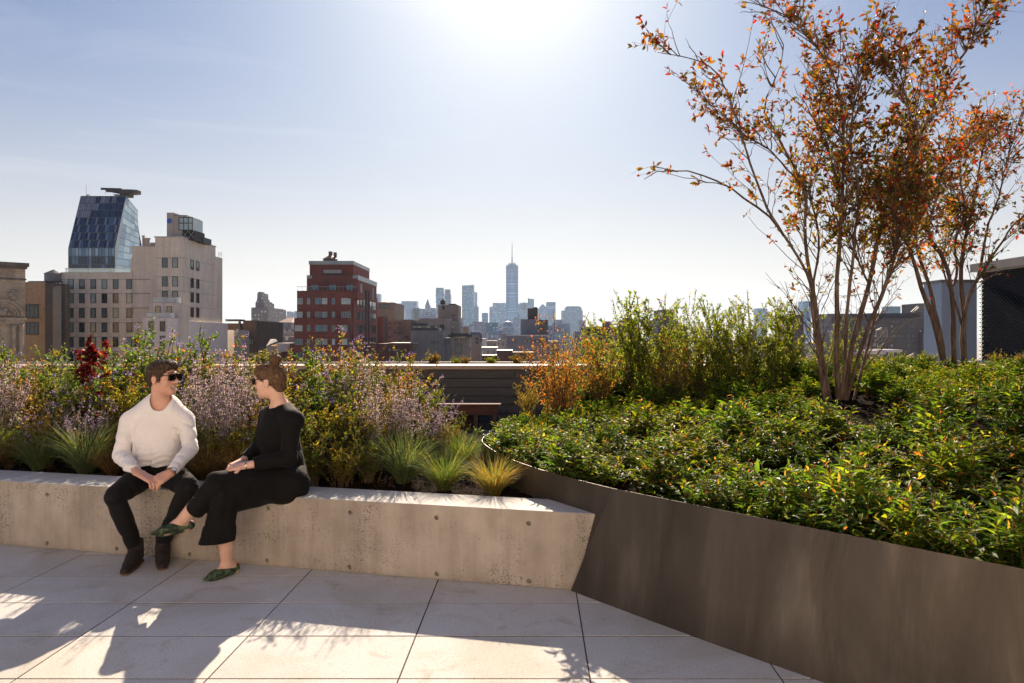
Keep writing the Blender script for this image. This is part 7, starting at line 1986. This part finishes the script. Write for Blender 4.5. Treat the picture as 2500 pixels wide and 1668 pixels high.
# top with three-quarter sleeves
G = Field((-2.2, 4.42, .50), (-1.28, 5.28, 1.24), .0048)
G.cap(U(1266, 470, 4.86), U(1262, 560, 4.86), .158, .160, .05, side=l2, flat=.74); G.cap(U(1262, 560, 4.86), U(1290, 790, 4.85), .158, .160, .05, side=l2, flat=.80); G.cap(U(1285, 720, 4.85), U(1297, 850, 4.84), .152, .168, .04, side=l2, flat=.88)
G.cap(U(1225, 540, 4.84), U(1222, 580, 4.84), .105, .105, .05)
G.cap(nk2 + [0, 0, -.03], s2L, .062, .060, .05); G.cap(nk2 + [0, 0, -.03], s2R, .062, .058, .05)
c2L = e2L + (w2L - e2L) * .78; c2R = e2R + (w2R - e2R) * .80
G.cap(s2L, s2R, .066, .062, .07); G.cap(s2L, e2L, .060, .052, .022, mid=.058); G.cap(e2L, c2L, .055, .043, .03); G.cap(s2R, e2R, .060, .052, .03); G.cap(e2R, c2R, .052, .041, .03)
G.disp(folds((.2, 0, 1), .007, 45, 1.2)); G.disp(folds((.8, .3, .6), .005, 60, 3.1))
G.cap(H2(0, -.05, -.10), nk2 + [-.012, -.01, -.005], .056, .066, .004, op='s')
for c_2, e_ in ((c2L, e2L), (c2R, e2R)):
    d_ = (c_2 - e_); d_ /= np.linalg.norm(d_); q = c_2
    sl, p = G.region(q - .09, q + .09); dd = (p - q.astype(np.float32)) @ d_.astype(np.float32)
    near_ = np.linalg.norm(p - q.astype(np.float32), axis=-1) < .080
    G.f[sl] = np.where(near_, np.maximum(G.f[sl], dd), G.f[sl])
link('top', G.mesh('top', BLK_F), woman)
# wide cropped trousers
G = Field((-2.34, 4.22, .12), (-1.28, 5.22, .80), .0048)
G.cap(h2L + [.04, .0, .0], h2R + [.05, 0, .0], .130, .130, .05); G.cap(U(1325, 880, 4.76), U(1300, 800, 4.84), .12, .145, .05)
G.cap(h2L, k2L, .120, .074, .05, mid=.106); G.cap(h2R, k2R, .105, .078, .05)
c2a = U(728, 1030, 4.44); G.cap(k2L, c2a, .070, .062, .01)
hem2 = U(862, 1262, 4.47); G.cap(k2R, hem2, .078, .118, .02, side=(1, 0, 0), flat=.60)
G.disp(folds((.3, .1, .9), .006, 50, .3)); G.disp(folds((1, .4, .1), .007, 42, 1.9))
d_ = a2L - k2L; d_ /= np.linalg.norm(d_); q = c2a + d_ * .012
sl, p = G.region(q - .14, q + .10); dd = (p - q.astype(np.float32)) @ d_.astype(np.float32); near_ = np.linalg.norm(p - q.astype(np.float32), axis=-1) < .115
G.f[sl] = np.where(near_, np.maximum(G.f[sl], dd), G.f[sl])
zh = U(862, 1250, 4.47)[2]; G.half([hem2[0], 0, zh + .012], (.10, 0, -1))
link('trousers', G.mesh('trousers', BLK_F), woman)
# camouflage flats
def camo():
    m, nt, b = new_mat('camouflage_green'); v = objvec(nt)
    c = ramp(nt, noise(nt, 22, 1.5, .5, v, .8), [(.0, (.012, .022, .010)), (.45, (.045, .075, .030)), (.56, (.085, .125, .055)), (.66, (.018, .028, .014))])
    for e_ in nt.nodes:
        if e_.bl_idname == 'ShaderNodeValToRGB': e_.color_ramp.interpolation = 'CONSTANT'
    nt.links.new(c, b.inputs['Base Color']); b.inputs['Roughness'].default_value = .6
    bump(nt, b, noise(nt, 400, 2, .5, v), .2, .003); return m
CAMO = camo()
for (hl, tp3, an) in ((heel2L, t2L, a2L), (heel2R, t2R, a2R)):
    G = Field(np.minimum(hl, tp3) - .09, np.maximum(hl, tp3) + .09, .0040)
    d_ = tp3 - hl; Ln = np.linalg.norm(d_); d_ /= Ln; up_ = (an - hl); up_ -= d_ * (up_ @ d_); up_ /= np.linalg.norm(up_); sd_ = np.cross(d_, up_)
    G.cap(hl + up_ * .004, hl + d_ * .12 * Ln / .26, .034, .033, .01); G.cap(hl + d_ * Ln * .30, hl + d_ * Ln * .66, .036, .043, .03, side=sd_, flat=.80); G.cap(hl + d_ * Ln * .62, tp3 - d_ * .012, .039, .016, .02, side=sd_, flat=.62)
    G.cap(hl + d_ * Ln * .06 + up_ * .046, hl + d_ * Ln * .46 + up_ * .060, .030, .032, .006, op='s')
    G.cap(hl + d_ * Ln * .60 + up_ * .020, hl + d_ * Ln * .66 + up_ * .018, .014, .012, .01)
    G.half(hl - up_ * .028, -up_)
    sh_ = link('flat_shoe', G.mesh('flat_shoe', CAMO), woman)
    g = MB(); g.bar(hl - d_ * .036 + up_ * .010, hl - d_ * .031 + up_ * .032, .0035, 6); g.build('heel_tab', plain('red_tab', (.7, .03, .015), .6), sh_)
# hair with its bun, ear left free
G = Field(H2.c - .16, H2.c + [.16, .16, .20], .0032); s_ = .97
E_ = lambda c, r, k=.012, op='u': G.ell(H2(*[q * s_ for q in c]), [q * s_ for q in r], H2.M, k, op)
E_((0, -.020, .038), (.084, .106, .090)); E_((0, -.070, -.030), (.056, .044, .062), .03); E_((0, .030, .075), (.068, .065, .050), .02)
E_((0, .118, -.030), (.100, .080, .088), .010, 's'); E_((0, .07, -.115), (.12, .13, .060), .010, 's')
for q in (1, -1): E_((q * .090, -.006, -.016), (.020, .024, .032), .006, 's')
E_((0, -.03, -.135), (.12, .14, .052), .012, 's')
bc = (0, -.062, .155)
E_((0, -.058, .118), (.024, .024, .02), .02); E_(bc, (.040, .040, .036), .008)
def hr(p):
    q = p - H2.c; x, y, z = q @ H2.l, q @ H2.f, q @ H2.u
    bun = z > .118
    a = np.arctan2(z - .155, y + .062)
    return np.where(bun, -.004 * (np.abs(np.sin(a * 2.5 + x * 60)) - .5), -.0022 * (np.abs(np.sin((np.arctan2(x, z + .02)) * 34 + 3 * np.sin(y * 30))) - .5))
G.disp(hr, .012)
HM2 = hair_mat('auburn_hair', (.060, .030, .014), (.20, .11, .052), (26, 26, 26)); ho = link('hair', G.mesh('hair', HM2, 1), woman)
bcw = H2(0, -.060, .15)
strands(ho, H2, 2200, lambda p: np.where((np.linalg.norm(p - bcw, axis=1) < .05)[:, None], np.cross(H2.l, p - bcw) * 20, unit(bcw - p)), .030, 4, ho, HM2, .18)
specs(H2, .97, woman, LENS, TORT)
wd2 = w2L - e2L; wd2 /= np.linalg.norm(wd2)
ring_mesh(w2L - wd2 * .012, wd2, .0265, .0035, .003).build('bracelet', stl, woman)
gold = plain('gold_chain', (.55, .36, .14), .3, 1)
g = MB(); ps = []
for k in range(22):
    a = math.pi * (-.15 + 1.3 * k / 21); ps.append(nk2 + np.array([-.9, -.42, 0]) * .058 * math.sin(a) + np.array([.42, -.9, 0]) * .060 * math.cos(a) + np.array([0, 0, -.040 * max(0, math.sin(a)) + .020]))
for a, b in zip(ps, ps[1:]): g.bar(a, b, .0011, 4)
g.build('necklace', gold, woman)
# ================================================================ HAZE
hz = MB(); hz.box(-7000, 7000, -60, 11000, GZ - 1.5, 520)
hm = bpy.data.materials.new('haze_air'); hm.use_nodes = True
nt = hm.node_tree; nt.nodes.clear()
out = nt.nodes.new('ShaderNodeOutputMaterial'); pv = nt.nodes.new('ShaderNodeVolumePrincipled')
pv.inputs['Color'].default_value = (.60, .78, 1.0, 1); pv.inputs['Density'].default_value = .000062
pv.inputs['Anisotropy'].default_value = .3
nt.links.new(pv.outputs[0], out.inputs['Volume'])
tag(hz.build('haze', hm), kind='stuff')
